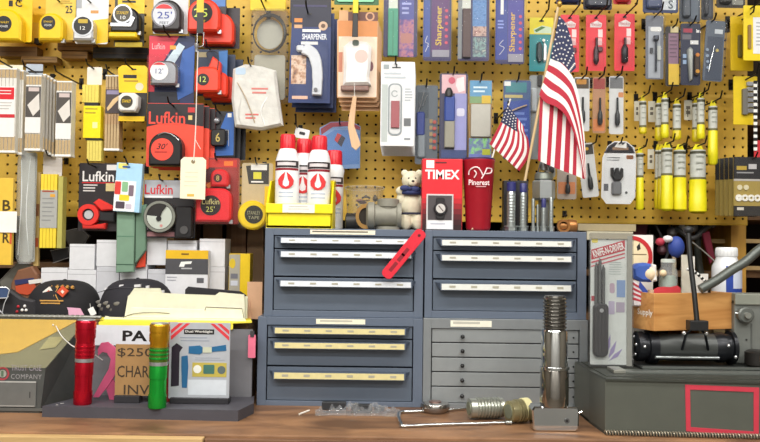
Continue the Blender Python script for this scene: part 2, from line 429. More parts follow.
# ------------------------------------------------------------------ drawer cabinets
BLUE = C('#626d7e', .42, .15, .06, 25); BLUED = C('#5b6675', .45, .15, .06, 25); DARKGAP = C('#12151b', .8)
GREYM = C('#868b8e', .45, .35, .08, 40)
def drawer_cabinet(label, x0, y0, x1, y1, inner, drawers, hands, strip, tape, z, Y, body=BLUE, front=BLUED, depth=.30):
    t = T('drawer_cabinet', label, 'cabinet', (x0+x1)/2, y1, Y, z=z)
    ix0, iy0, ix1, iy1 = inner
    # frame round the opening
    t.box3('side_panel', x0, y0, ix0, y1, -depth, 0, body, .0012); t.box3('side_panel', ix1, y0, x1, y1, -depth, 0, body, .0012)
    t.box3('top_panel', ix0-.1, y0, ix1+.1, iy0, -depth, -.0003, body, .0008); t.box3('bottom_panel', ix0-.1, iy1, ix1+.1, y1, -depth, -.0003, body, .0008)
    t.box3('back_panel', ix0, iy0, ix1, iy1, -depth, -depth+.004, DARKGAP, 0)
    for i, (a, b) in enumerate(drawers):
        dr = t.box3('drawer', ix0+.9, a+.7, ix1-.9, b-.5, -depth+.01, -.004, front, .0008)
        if hands:
            hx0, hx1, hy0, hy1 = hands[i]
            # cup pull: slanted-ended hood with a paper strip in its channel
            pts = [(hx0-6, hy0-.8), (hx1+6, hy0-.8), (hx1+1.5, hy1+1.2), (hx0-1.5, hy1+1.2)]
            v = [t.L(*pts[0], .004), t.L(*pts[1], .004), t.L(*pts[2], -.003), t.L(*pts[3], -.003),
                 t.L(hx0-1.5, hy0-.6, .015), t.L(hx1+1.5, hy0-.6, .015), t.L(hx1+1, hy1+.6, .018), t.L(hx0-1, hy1+.6, .018),
                 t.L(pts[0][0], pts[0][1], -.004), t.L(pts[1][0], pts[1][1], -.004)]
            pl = mesh_obj('pull', v, [(8, 9, 5, 4), (4, 5, 6, 7), (7, 6, 2, 3), (8, 4, 7, 3), (9, 2, 6, 5), (8, 3, 2, 9)], C('#4a5464', .45, .2), dr)
            q = [t.L(hx0, hy0+.2, .0158), t.L(hx1, hy0+.2, .0158), t.L(hx1, hy1, .0184), t.L(hx0, hy1, .0184)]
            q += [a_+Vector((0, .0009, 0)) for a_ in q]
            sp = mesh_obj('label_strip', q, [(0, 1, 2, 3), (4, 5, 6, 7), (0, 1, 5, 4), (1, 2, 6, 5), (2, 3, 7, 6), (3, 0, 4, 7)], strip, dr)
        else:
            kx = 462; ky = (a+b)/2+.6
            t.hknob = t.ball('knob', kx, ky, 2.1, C('#17181a', .35), d=.006, rd=2.4, par=dr)
            t.disc('knob_shadow_plate', kx, ky, 1.3, -.004, .004, C('#1d1e20', .4), par=dr, n=12)
            t.disc('drawer_screw', ix1-6, ky, .9, -.004, -.0025, C('#3a3c3e', .3, .8), par=dr, n=10)
    if strip:
        for q_, hd_ in enumerate(hands):
            for k_ in range(6):
                x_ = hd_[0]+(hd_[1]-hd_[0])*(k_+.5)/6; t.rect('strip_mark', x_-3, hd_[2]+1.8, x_+3, hd_[3]-2, .0168, .0180, C('#a9a594', .5))
    if tape:
        t.rect('label_tape', *tape[:4], -.0003, .0006, C(tape[4], .5))
        t.lines(tape[0]+2, tape[1]+1, tape[2]-2, tape[3]-.6, 1, .0009, C(tape[5], .5), fill=.5)
    return t
s0 = S(0)
H = .2085
LL = drawer_cabinet('lower blue-grey drawer cabinet with yellowed label strips', 257, 317, 421.5, 405, (266, 325, 412, 400),
    [(325, 338), (338, 365.5), (366, 400)], [(275, 403, 327, 332.5), (275, 403, 341.5, 347), (275, 403, 371, 377)], C('#c9bd86', .45, 0, .12, 90), (315, 318.5, 364, 323.5, '#efe9d0', '#bdb9aa'), ZC, 0.0)
LR = drawer_cabinet('light grey metal drawer cabinet with five knobbed drawers', 423, 320, 587, 408.5, (431, 330, 579, 404),
    [(330, 344), (344, 358.5), (358.5, 373), (373, 387.5), (387.5, 404)], None, None, (450, 321.8, 491, 328, '#e8e6d6', '#bbb9ae'), ZC, 0.0, GREYM, C('#94999b', .42, .35, .08, 40))
ztop_l = ZC + (405-317)*s0; ztop_r = ZC + (408.5-320)*s0
UL = drawer_cabinet('upper blue-grey drawer cabinet under the yellow bin of bottles', 264, 229, 422.5, 317, (272.5, 236, 413.5, 311),
    [(236, 249.5), (249.5, 277), (277.5, 311)], [(281, 410, 238.5, 243.5), (281, 410, 252, 257.5), (281, 410, 281, 286.5)], C('#cbd0d6', .4, 0, .08, 90), (309, 230.2, 374, 234.6, '#efe6cf', '#6d675c'), ztop_l+.0005, 0.008)
UR = drawer_cabinet('upper blue-grey drawer cabinet under the watch box and red cup', 424.5, 232.5, 586, 320, (432, 239, 577, 313),
    [(239, 253), (253, 281), (281.5, 313)], [(441, 569, 242, 247.5), (441, 569, 257, 262.5), (441, 569, 285.5, 291.5)], C('#cdcec8', .4, 0, .08, 90), None, ztop_r+.0005, 0.008)
ZUL = UL.o.location.z + (317-229)*UL.s + .0005; ZUR = UR.o.location.z + (320-232.5)*UR.s + .0005

# red tag hanging on the upper left cabinet
t = T('red_tag', 'red plastic warning tag hanging askew over the cabinet corner', 'tag', 403, 280, -.028, rot=0)
ang = math.atan2(38, 27)
def rot2(pts, c, a): return [(c[0]+(x-c[0])*math.cos(a)-(y-c[1])*math.sin(a), c[1]+(x-c[0])*math.sin(a)+(y-c[1])*math.cos(a)) for x, y in pts]
cc = (403.5, 254)
t.prism('tag_body', rot2(rrect(cc[0]-30, cc[1]-6, cc[0]+30, cc[1]+6, 4.5), cc, -ang+.06), 0, .003, C('#d8293c', .35), .0008)
for k, ofs in enumerate((-17, -4, 3)):
    a = -ang+.06; c2 = (cc[0]+math.cos(a)*ofs, cc[1]+math.sin(a)*ofs)
    t.prism('print_mark', rot2(rrect(c2[0]-5, c2[1]-1.8, c2[0]+(4 if k else 6), c2[1]+1.8, .5), c2, a), .003, .0033, C('#8a1626', .5))
c2 = (cc[0]+math.cos(-ang+.06)*24, cc[1]+math.sin(-ang+.06)*24); t.disc('eyelet', c2[0], c2[1], 1.5, .002, .0036, C('#5b0f18', .5), n=12)
t.tube('hanging_wire', [(c2[0], c2[1], .003), (c2[0]+.5, c2[1]-4, -.004), (c2[0]+1, c2[1]-7.5, -.030)], .0008, C('#6b6b6b', .4, .8), 6)

# ------------------------------------------------------------------ hanging goods, left half of the board
YEL = C('#f3c912', .35); YEL2 = C('#e8b81a', .4); BLK = C('#1b1a1b', .4); WHT = C('#eeeeea', .45); RED = C('#d9262c', .38); ORG = C('#f0442c', .35)
NAVY = C('#22315f', .4); SIL = C('#b9bcc0', .3, .75); STEEL = C('#9a9d9f', .3, .85); GRY = C('#8b8d8e', .5); CREAM = C('#efe6cc', .55); DRED = C('#8e1c24', .45)
LBLUE = C('#4f7fc4', .4); BLU = C('#2b4fa3', .4); CL = CLEAR('#ffffff', .012, .08); CL2 = CLEAR('#fafbfc', .025, .1); CLH = CLEAR('#e8eaec', .38, .3)

def slot(t, x, y, d=.002, w=5): t.rect('hang_slot', x-w/2, y-.8, x+w/2, y+.8, d-.0006, d+.0002, BLK, r=.7)
def dshape(x0, y0, x1, y1, rt=.45, cut=.12):
    """tape-measure case outline: round back and top, flat foot with a mouth corner"""
    w_, h_ = x1-x0, y1-y0; r = rt*min(w_, h_)
    return ([(x0, y1)] + [(x0, y0+r)] + [(x0+r-r*math.cos(a), y0+r-r*math.sin(a)) for a in [math.pi/2*i/6 for i in range(1, 7)]]
            + [(x1-r+r*math.sin(a), y0+r-r*math.cos(a)) for a in [math.pi/2*i/6 for i in range(0, 7)]] + [(x1, y1-cut*h_), (x1-.06*w_, y1)])
def tape_case(t, x0, y0, x1, y1, mat, disc, dmat, d0=.003, d1=.034, txt=None, tm=None, rim=None, name='tape_measure', rt=.45, mirror=False):
    pts = dshape(x0, y0, x1, y1, rt)
    if mirror: pts = [(x0+x1-x, y) for x, y in pts]
    b = t.prism(name, pts, d0, d1, mat, .005)
    cx, cy, r = disc
    if rim: t.ring('rim', cx, cy, r+1.6, r, d1-.001, d1+.0012, rim, par=b)
    t.disc('face_disc', cx, cy, r, d1-.002, d1+.0008, dmat, par=b)
    if txt:
        for (s_, a0, b0, a1, b1, m) in txt: t.text(s_, a0, b0, a1, b1, d1+.0013, m, par=b)
    mx = x0+1 if mirror else x1-1
    t.rect('end_hook', mx-1.5, y1-2, mx+2, y1+1.6, d0+.010, d1-.010, SIL, par=b)
    return b

# --- top row
t = T('tape_measure_card', 'yellow tape measure on a yellow card cut by the photo edge, black round label', 'tape measure', 10, 44, .27)
t.rect('card', -12, -6, 32, 42, 0, .0015, YEL, r=2); t.rect('lettering_block', 8, 0, 12, 6, .0015, .002, BLK); t.text('C', 14.5, -1, 21.5, 6.5, .0022, BLK, bold=.02)
tape_case(t, -8, 12, 26, 43, YEL, (9, 27, 8), BLK, txt=[('STANLEY', 3.5, 24.5, 14.5, 26.5, YEL), ('POWER', 5, 28.5, 13.5, 30.8, WHT)], mirror=True)
hook(20, 2, .27, 'the edge-most yellow tape measure')
t = T('tape_measure_card', 'shaded yellow tape card tucked between the two round-label tapes', 'tape measure', 36, 46, .325)
t.rect('card', 28, -6, 45, 44, 0, .0015, YEL2, r=2); t.prism('tape_measure', dshape(30, 24, 44, 44, .3), .0015, .02, C('#c79a20', .5), .003); t.disc('screw_dot', 39, 7, 1.4, .0015, .0025, BLK, n=10); t.rect('tape_foot', 26, 39, 30.5, 44, .0015, .012, BLK); t.rect('tape_foot', 37.5, 40, 42, 45.5, .0015, .022, BLK)
t = T('tape_measure_card', 'smaller yellow tape measure with round black label on a pale yellow card', 'tape measure', 55, 44, .27)
t.rect('card', 45, -6, 76, 40, 0, .0015, C('#e9c84a', .4), r=2); t.text('25', 65, 5, 72, 13, .0018, BLK, bold=.02); t.lines(60, 0, 72, 4, 2, .0018, C('#a07a20', .5))
tape_case(t, 43, 16, 67, 43, YEL, (53, 26, 7), BLK, txt=[('STANLEY', 48.5, 24, 57.5, 25.8, YEL), ('POWER', 49.5, 27.5, 56.5, 29.5, WHT)])
hook(60, 2, .27, 'the smaller yellow tape measure')
t = T('tape_measure_card', 'white and yellow carded tape measure with black and silver dial', 'tape measure', 91, 46, .27)
t.rect('card', 75, -6, 108, 44, 0, .0015, C('#e9e9ea', .35), r=2); t.prism('yellow_print', [(93, 20), (108, 18), (108, 42), (96, 44)], .0015, .0019, YEL); t.rect('grey_print', 75.5, -5, 81, 8, .0015, .0019, C('#a9adb2', .4)); t.rect('red_mark', 90, 10, 98, 13, .0015, .0019, C('#d79a58', .5))
b = tape_case(t, 77, 19, 97, 43, C('#c9cbce', .3, .4), (87, 29, 9), BLK, rim=SIL, txt=[('12', 84.5, 29.5, 89.5, 33, WHT)])
t.rect('yellow_band', 82.5, 22.5, 92, 26.5, .034, .0356, C('#c2a52a', .4), r=1)
hook(91, 3, .27, 'the white carded tape measure')
t = T('tape_measure_card', 'yellow carded tape measure with chrome body and black base', 'tape measure', 129, 48, .27)
t.rect('card', 114, -6, 144, 47, 0, .0015, C('#3a362a', .4), r=2); t.rect('yellow_print', 117, -6, 144, 13, .0015, .002, YEL); t.lines(121, 0, 140, 5, 1, .0023, BLK)
b = tape_case(t, 114, 10, 142, 35, BLK, (126, 17, 8), C('#4a4638', .4), rim=SIL, txt=[('STANLEY', 120, 14.5, 132, 17.5, YEL), ('10', 124, 19, 129, 22.5, WHT)])
t.prism('chrome_band', [(114, 26), (132, 26), (136, 19), (139, 21), (135, 30), (114, 30)], .034, .037, SIL, .001); t.rect('yellow_foot', 112, 35, 140, 40.5, .002, .034, YEL, r=1, bev=.003); t.rect('yellow_base', 116, 43, 143, 47.5, .0015, .010, C('#cdb31d', .4))
hook(130, 2, .27, 'the chrome-bodied tape measure')
t = T('tape_measure_card', 'black tape measure with white dial reading 25 feet on a white card', 'tape measure', 169, 35, .25)
t.rect('card', 153, -6, 188, 34, 0, .0015, C('#d9dbdf', .4), r=1)
b = tape_case(t, 155, 3, 184, 33.5, C('#2e2a2c', .35), (167, 18, 11), C('#cfd3dc', .35), rim=C('#6b6a70', .3, .5), txt=[("25'", 160.5, 15, 175, 22, C('#2a3f9c', .4)), ('FEET', 163, 25, 172, 27.5, C('#555a66', .4))])
t.prism('red_cap_print', circ(167, 18, 10.4, None, 14, 215, 325), .0345, .0355, RED)
hook(169, -1, .25, 'the white-dial tape measure')
t = T('tape_measure_card', 'bright red-orange tape measure with black label and yellow digits', 'tape measure', 206, 36, .25)
t.rect('card', 189, -6, 226, 36, 0, .0015, C('#322b33', .4), r=1); t.rect('blue_print', 211, -6, 225, 6, .0015, .002, LBLUE)
b = tape_case(t, 190, 2, 222, 34, ORG, (204.5, 16, 10.3), BLK, txt=[('25', 196.5, 12, 210, 20.5, C('#d8f06a', .4)), ('FT', 204, 23.5, 208, 26, YEL)])
t.behind(1, .03, 12, 10, 'red-orange tape measure hanging behind the yellow-digit one', 'red-orange tapes on one hook', only=('card', 'tape_measure'))
hook(207, -2, .25, 'the red-orange tape measures')
t = T('key_strap', 'yellow and black measuring strap with steel clip in front of the red-orange tape', 'strap', 199, 50, .17)
t.rect('yellow_strap', 196, -10, 203, 13, .000, .002, C('#e8c53a', .5)); t.rect('black_strap', 196.5, 12, 203, 33, -.0005, .0025, BLK)
t.tube('clip_loop', [(197, 32, .001), (197, 45, .001), (200, 47, .001), (203.5, 45, .001), (203.5, 32, .001)], .0013, SIL, 8); t.lathe('clip_barrel', 196.5, [(1.2, 43), (2.2, 44), (2.2, 47), (1.5, 48), (1.5, 52)], .001, SIL, 12)
hook(199.5, -8, .19, 'the key strap', out=.04)
t = T('price_tag_string', 'cream paper price tag hanging on a long white string', 'tag', 192, 200, .165)
t.tube('string', [(195, 50, 0), (194.5, 90, 0), (194.2, 130, 0), (193, 161, .002)], .0014, C('#e6e2da', .7), 6, sm=3); t.tube('string_tail', [(194, 139, .001), (197, 144, .004), (200, 149, .005)], .0007, C('#e6e2da', .7), 6)
t.prism('tag_card', [(183, 157), (202, 157), (205.5, 160), (205, 199.5), (180, 198.5), (180, 160)], -.0008, .0008, CREAM); t.disc('eyelet', 192.5, 161.5, 2, .0006, .0016, C('#8d7d5c', .5), n=16); t.rect('yellow_stamp', 187, 194, 194, 196.5, .0006, .0012, C('#d9b44c', .5)); t.lines(184, 172, 201, 190, 4, .0012, C('#e2d3b4', .6), fill=.15)

t = T('yellow_card', 'plain yellow backed card above the wire coil bag', 'card', 267, 11, .30)
t.rect('card', 250, -10, 286, 11, 0, .003, C('#edd01a', .4), r=1.5, bev=.001)
hook(266, 1, .30, 'the plain yellow card')
t = T('wire_coil_bag', 'clear bag holding a round coil of steel wire', 'wire coil', 270, 100, .27)
for k in range(7):
    t.tube('wire_turn', [(269+(16.6-k*.25)*math.cos(a), 33+k*.35+(19.5-k*.3)*math.sin(a), .008+.0028*k) for a in [2*math.pi*i/28 for i in range(28)]], .0016, C('#5a5854', .35, .7), 6, closed=True)
t.disc('cardboard_insert', 269, 34, 13, .004, .006, C('#b9bab4', .5), ry=15); t.blister(251, 10, 288, 104, .030, CLEAR('#f6f5f0', .05, .2), r=5, name='plastic_bag')
t.rect('paper_slip', 254, 55, 285, 100, .004, .007, C('#b5b4aa', .6), r=3); 
hook(264, 7, .27, 'the wire coil bag')
t = T('white_bag', 'white plastic bag of line with faint red lettering', 'bag', 256, 128, .23, rot=0)
pts = [(233, 70), (245, 65), (262, 67), (276, 71), (279, 95), (284, 126), (262, 131), (236, 128), (232, 100)]
t.prism('bag_body', pts, 0, .022, C('#d2d1cb', .3, 0, .22, 45, .9), .007, smooth=True); t.lines(252, 89, 272, 97, 2, .0226, C('#cf7a72', .5)); t.lines(246, 115, 260, 122, 2, .0226, C('#cf6a62', .5)); t.rect('blue_print', 236, 69, 246, 76, .0220, .0226, C('#b9cfe4', .5), r=2); t.tube('twisted_line', [(238, 84, .022), (246, 98, .026), (252, 112, .026), (256, 124, .022)], .0015, C('#b8a488', .6), 6, sm=4)
t.tube('crease', [(268, 98, .021), (262, 112, .0235), (266, 126, .021)], .0016, C('#f2f2f0', .3), 6, sm=4); t.tube('crease', [(242, 100, .021), (240, 115, .0235), (243, 126, .021)], .0016, C('#cfcfca', .3), 6, sm=4)
hook(252, 68, .23, 'the white bag')
# --- folding rule bundles at far left
RW = C('#b89f76', .6); RWH = C('#dcdad2', .5)
def rule_bundle(label, x0, x1, y0, y1, Y, body, n=5, wood0=9, wood1=16, lab=None, side=0, grp=None):
    t = T('folding_rule', label, 'folding rule', (x0+x1)/2, y1, Y)
    wv = (x1-x0)/n
    for i in range(n):
        a = x0+i*wv; sl = t.box3('slat', a+.15, y0, a+wv-.25, y1, -.03-side, 0, body, .0005)
        t.box3('bare_end', a+.3, y0+.6, a+wv-.4, y0+wood0, -.01, .0008, RW, 0, par=sl); t.box3('bare_end', a+.3, y1-wood1, a+wv-.4, y1-1, -.01, .0008, RW, 0, par=sl)
    t.box3('end_cap', x0-.2, y1-1.6, x1+.2, y1+.6, -.03-side, .0012, WHT, .0005); t.box3('end_cap', x0-.2, y0-.6, x1+.2, y0+.8, -.03-side, .0012, WHT, .0005)
    return t
t = rule_bundle('white folding wood rule with a red paper band at the photo edge', -8, 15, 68, 152, .20, RWH, 6)
t.rect('paper_band', -8, 86, 14, 137, .001, .002, C('#e9e7e4', .5)); t.rect('red_print', -8, 87, 13, 99, .002, .0025, C('#d4202c', .4)); t.lines(-4, 90, 11, 96, 2, .0028, WHT, fill=.25); t.rect('red_line', -8, 114, 14, 117.5, .002, .0025, C('#c62a34', .4)); t.lines(-4, 102, 12, 111, 3, .0025, C('#b9b5b2', .5), fill=.3)
t = rule_bundle('white folding rule standing edge-on beside the red-banded one', 17, 22, 70, 154, .22, RWH, 2)
def photo_rule(label, x0, x1, y0, y1, Y):
    t = rule_bundle(label, x0, x1, y0, y1, Y, RWH, 5)
    h = y1-y0
    t.rect('paper_band', x0, y0+10, x1, y1-17, .001, .002, C('#e4e3e1', .5)); t.rect('picture_print', x0+.2, y0+11, x1-.2, y0+42, .002, .0024, C('#4a4541', .5)); t.prism('hand_print', [(x0+2, y0+30), (x1-2, y0+18), (x1-1, y0+34), (x0+8, y0+41)], .0024, .0027, C('#d8d3cc', .5)); t.rect('print_head', x0+3, y0+12, x1-2, y0+16, .0024, .0027, C('#c9b9b5', .5))
    return t
t = photo_rule('white folding rule with a dark photo label, left of the pair', 24.5, 40, 75, 150, .20)
for k in range(4):
    rule_bundle(('fanned edge-on white rule touching the left photo-label rule', 'second fanned edge-on rule from the left photo-label rule', 'second fanned edge-on rule from the right photo-label rule', 'fanned edge-on white rule touching the right photo-label rule')[k], 41.5+k*3.2, 44.2+k*3.2, 74+k*2, 151+k*1.6, .22+k*.008, C('#a8a49c', .5), 1, 3, 14, side=0)
for o in list(COL.objects):
    if 'fanned edge-on' in o.get('label', ''): o['group'] = 'fanned edge-on folding rules'
t = photo_rule('shorter white folding rule with a dark photo label, right of the pair', 55, 70.5, 81, 156, .20)
for k, (x, y, Y) in enumerate(((7, 68, .20), (31, 73, .20), (62, 78, .20))):
    hook(x, y-3, Y+.02, ('the red-banded folding rule', 'the left photo-label folding rule', 'the right photo-label folding rule')[k], out=.04)
t = T('paper_header', 'pale paper header card above the edge folding rules', 'card', 10, 72, .25); t.rect('card', -6, 65, 23, 74, 0, .001, C('#e3dfc8', .6), r=1)
t = T('paper_header', 'blue-grey header card above the left photo-label rule', 'card', 35, 74, .25); t.rect('card', 26, 64, 43, 75, 0, .001, C('#aab4c0', .5), r=1); t.rect('dark_strip', 28, 71, 43, 73, .001, .0014, BLK)
# behind them loose brown boxes on the board
for k, (a, b, c, d, m) in enumerate(((2, 48, 40, 58, '#6b4f2c'), (60, 44, 96, 52, '#7a5a30'), (64, 53, 90, 60, '#8a6636'), (95, 49, 150, 60, '#1e1a1c'), (24, 58, 60, 64, '#8a6a3a'))):
    t = T('small_box', ('brown carton end under the edge tape measure', 'brown carton end under the white carded tape', 'thin tan carton under the brown one', 'long black case lying under the chrome tape', 'thin brown carton over the photo-label rules')[k], 'box', (a+c)/2, d, .335)
    t.box3('carton', a, b, c, d, -.02, .02, C(m, .6), .001); t.rect('flap_line', a+1, (b+d)/2, c-1, (b+d)/2+.6, .02, .0203, C('#4d3a22', .7))
# yellow rules, carpenter rules
t = T('folding_rule', 'yellow boxed folding rule with black bands', 'folding rule', 91, 162, .24)
t.box3('upper_slats', 80.5, 84, 97, 102, -.02, 0, C('#e3cf5a', .5), .0008); t.rect('black_band', 83, 102, 97, 105.5, -.015, .0006, BLK); t.box3('sleeve', 82.5, 105.5, 100, 138, -.02, .003, C('#f0dc10', .35), .001); t.rect('black_band', 85, 138, 101, 140, -.015, .002, BLK); t.box3('lower_slats', 86.5, 140, 101, 161, -.02, 0, C('#dccb62', .5), .0008)
for k in range(4): t.rect('slat_line', 83.5+k*3.2, 85, 83.8+k*3.2, 101, -.0003, .0005, C('#a89638', .6)); t.rect('slat_line', 89+k*3, 141, 89.3+k*3, 160, -.0003, .0005, C('#a89638', .6))
t.rect('pale_print', 92, 122, 97, 128, .003, .0035, C('#f6eda0', .5)); t.lines(84, 108, 98, 116, 2, .0035, C('#a8951a', .5), fill=.3)
t = T('paper_header', 'white paper header above the yellow boxed rule', 'card', 95, 85, .27); t.rect('card', 87, 67, 102, 85, 0, .001, C('#e8e3d8', .6), r=1)
hook(94, 69, .27, 'the yellow boxed folding rule', out=.05)
t = rule_bundle('tan carpenter folding rule with dark picture label', 104, 119, 75, 150, .25, C('#b3926a', .55), 5, 12, 26)
t.rect('picture_print', 104.5, 89, 119, 113, .001, .002, C('#453a3c', .5)); t.rect('purple_print', 105.5, 90, 118, 94, .002, .0023, C('#8d84a4', .5)); t.prism('tool_print', [(106, 108), (112, 99), (118, 95), (118, 99), (110, 108), (107, 111)], .002, .0024, C('#d9b98a', .5))
hook(111, 73, .25, 'the tan carpenter rule', out=.03)
t = T('tape_measure_card', 'yellow and black card with a white-cased tape measure', 'tape measure', 132, 122, .24)
t.prism('card', [(117, 68), (121, 65), (144, 65), (147, 68), (147, 92), (146, 121), (119, 121), (119, 92)], 0, .0015, C('#1f1c1a', .4)); t.prism('yellow_print', [(117, 68), (121, 65), (144, 65), (147, 68), (146.5, 92.5), (118.5, 92.5)], .0015, .002, YEL); t.rect('yellow_foot', 119, 116.5, 145, 121.5, .0015, .006, YEL)
t.rect('black_print', 122.5, 74.5, 136, 78, .002, .0023, BLK); t.disc('white_dot', 139, 86.5, 4, .002, .0024, C('#d9d3b8', .5)); t.lines(123, 80, 138, 84, 1, .0023, C('#b08c18', .5), fill=.4)
b = t.prism('tape_measure', [(121, 98), (125, 94.5), (137, 94.5), (141, 98), (140.5, 108), (138, 113), (123, 113), (121, 110)], .002, .030, C('#e6e4e0', .3), .004); t.disc('face_disc', 129.8, 103.5, 6, .028, .0312, C('#3a3527', .4), par=b); t.text('STANLEY', 125.5, 101.5, 134.2, 104.5, .0318, YEL, par=b, bold=.01)
slot(t, 133, 69); hook(132.5, 69, .24, 'the white-cased tape card')
t = T('tape_measure_card', 'red and blue blister card with a chrome 12 foot tape measure', 'tape measure', 170, 105, .25)
t.rect('card', 148, 35, 194, 104, 0, .0015, C('#1d2a58', .4), r=1); t.prism('red_print', [(148, 35.5), (178, 35.5), (156, 72), (154, 92), (148, 92)], .0015, .002, C('#dc3047', .4)); t.prism('pale_ray_print', [(178, 42), (184, 46), (172, 66), (164, 62)], .002, .0023, C('#c9dbe8', .4)); t.prism('blue_print', [(182, 50), (194, 44), (193, 92), (178, 100), (176, 86)], .002, .0023, C('#2f5fae', .4)); t.text('Lufkin', 151, 43, 164, 49, .0025, C('#f3b9bf', .4)); t.rect('orange_print', 169, 45, 175, 49, .0022, .0026, C('#e8a23c', .4)); t.rect('dark_foot_print', 148.5, 92, 180, 103, .0015, .002, C('#161a2a', .4))
b = tape_case(t, 153, 63, 180, 87, C('#9c9ea4', .25, .7), (162, 73.5, 9), C('#eceef0', .3), txt=[("12'", 158.5, 71, 166, 76, C('#3a4a8a', .4))], rt=.38); t.prism('red_cap_print', circ(162, 73.5, 8.6, None, 12, 225, 315), .0345, .0355, RED)
t.blister(150, 57, 184, 90, .042, CL); hook(170, 37, .25, 'the red and blue tape card')
t = T('tape_measure_card', 'blue and black card with a small orange 12 foot keychain tape', 'tape measure', 211, 98, .24)
t.rect('card', 196, 49, 227, 96, 0, .0015, C('#22304a', .4), r=1); t.prism('blue_print', [(218, 51), (227, 50), (226.5, 94), (221, 94)], .0015, .002, C('#2f6eb0', .4)); t.rect('tan_print', 198, 52, 206, 57, .0015, .002, C('#9a8e6a', .4))
b = tape_case(t, 197, 69, 222, 94, ORG, (205.5, 82, 6), BLK, txt=[('12', 202.5, 79, 208.5, 84.5, C('#cfe070', .4))], rt=.3); t.prism('hang_lug', [(209, 71), (214, 58), (222, 64), (222, 74)], .004, .028, ORG, .003, par=b); t.tube('wrist_cord', [(212, 64, .030), (208, 56, .03), (213, 52, .02), (220, 58, .03), (219, 73, .031)], .0011, C('#33343a', .5), 6, sm=4, par=b)
t.behind(2, .028, 6, 2.5, 'orange keychain tape on a card behind the front one', 'keychain tapes on one hook', only=('card', 'tape_measure'))
hook(211, 51, .24, 'the keychain tapes')
t = T('tape_measure_card', 'large red lettered card with black 30 foot tape measure', 'tape measure', 175, 168, .21)
t.rect('card', 146, 103, 203, 167, 0, .002, C('#ea4a34', .4), r=1.5); t.prism('black_print', [(146, 103.5), (203, 103.5), (203, 126), (176, 122.5), (160, 123.5), (146, 127)], .002, .0024, C('#231d22', .4)); t.text('Lufkin', 148, 111.5, 184.5, 124.2, .003, C('#ee4a3a', .4), bold=.012); t.rect('badge_print', 187, 107, 194, 112, .0024, .0028, C('#c42f30', .4)); t.rect('badge_print', 187.5, 115, 191.5, 119.5, .0024, .0028, C('#e0c27a', .4))
b = t.prism('tape_measure', dshape(152, 134, 185, 167, .45), .002, .036, C('#1d1a1c', .35), .005); t.disc('face_disc', 165.5, 151, 11, .034, .0368, C('#ef4c3c', .35), par=b); t.text("30'", 160, 145, 171, 151, .0374, BLK, par=b, bold=.01, shear=.3); t.lines(158, 153, 173, 156, 1, .0374, C('#a82a22', .4), par=b, fill=.4)
t.tube('belt_clip', [(161, 137, .036), (168, 134.5, .040), (176, 137, .040), (182, 142, .037)], .0015, SIL, 6, par=b, sm=4)
slot(t, 174, 106.5, .0026); t.behind(2, .016, 4.5, 1.2, 'large red card hanging behind the front 30 foot one', 'red 30 foot cards on one hook', only=('card', 'black_print'))
hook(174, 106.5, .21, 'the large red 30 foot cards')
t = T('tape_measure_card', 'dark blue card with a small black tape and blue ribbon print', 'tape measure', 221, 157, .25)
t.rect('card', 208, 111, 235, 156.5, 0, .0015, C('#1d1f28', .4), r=1); t.prism('blue_print', [(226, 113), (233.5, 111.5), (233.5, 155), (214, 156), (214, 146), (228, 140), (229, 130), (220, 128)], .0015, .002, C('#2f64b2', .4)); t.tube('silver_outline', [(219, 130, .002), (228, 130, .002), (228.5, 146, .002)], .001, C('#c4ccd8', .4), 6)
b = t.prism('tape_measure', rrect(212, 130, 227, 147, 3), .002, .024, BLK, .003); t.text('6', 217, 134, 221.5, 143, .0245, C('#bda85a', .4), par=b, bold=.01); t.ball('key_ring_charm', 216, 121, 4, C('#8b8d92', .35, .6), d=.006, ry=3.4, rd=2); t.rect('white_tab', 227, 113, 231, 117, .002, .0025, WHT)
t.behind(2, .02, 4, 1, 'dark blue small tape card hanging behind the front one', 'small black tapes on one hook'); hook(220, 113, .25, 'the small black tapes')

# --- third row
t = T('hanging_rule_bag', 'yellow rule in a bag with large letters and a white tag', 'folding rule', 6, 266, .20)
t.box3('rule', -6, 178, 11, 265, -.012, 0, C('#e8c046', .45), .001); t.text('B', 1, 200, 9, 211, .0006, C('#4b3a16', .5), bold=.02); t.text('R', 2, 233, 9, 243, .0006, C('#4b3a16', .5), bold=.02); t.rect('red_edge', 9, 231, 11, 244, 0, .0008, C('#cf5a30', .5)); t.rect('white_tag', -6, 211.5, 16, 232.5, .002, .003, C('#f1efea', .6))
t = T('clear_tube_bag', 'long clear plastic tube bag hanging between the two yellow rules', 'tube', 25, 264, .23)
t.lathe('clear_tube', 24.5, [(8, 150), (9.5, 160), (9.8, 200), (9.6, 240), (9, 258), (6, 264)], 0, CLEAR('#f0f2f0', .18, .2), 20, ky=.5); t.tube('plastic_crease', [(20, 160, .008), (22, 200, .013), (19, 255, .008)], .0012, C('#dfe3e2', .3), 6, sm=4); t.tube('plastic_crease', [(29, 158, .008), (27, 210, .013), (30, 255, .008)], .0012, C('#dfe3e2', .3), 6, sm=4); t.rect('paper_insert', 17, 152, 33, 262, -.010, -.009, C('#c4c5bf', .6), r=2)
t = T('clear_tube_bag', 'narrow bag with orange-printed tan strip beside the clear tube', 'tube', 36, 266, .25)
t.box3('tan_strip', 33, 172, 38, 266, -.01, 0, C('#c9ad6e', .5), .0008); t.rect('orange_print', 33.3, 238, 37.7, 247, 0, .0005, C('#b8552e', .5)); t.rect('orange_print', 33.3, 204, 37.7, 216, 0, .0005, C('#8a5c3a', .5))
t = T('folding_rule', 'yellow folding rule with a grey printed sleeve', 'folding rule', 49, 248, .22)
for k in range(5): t.box3('slat', 39.2+k*3.3, 174, 42.2+k*3.3, 248, -.012, 0, C('#ecd03a', .45), .0005)
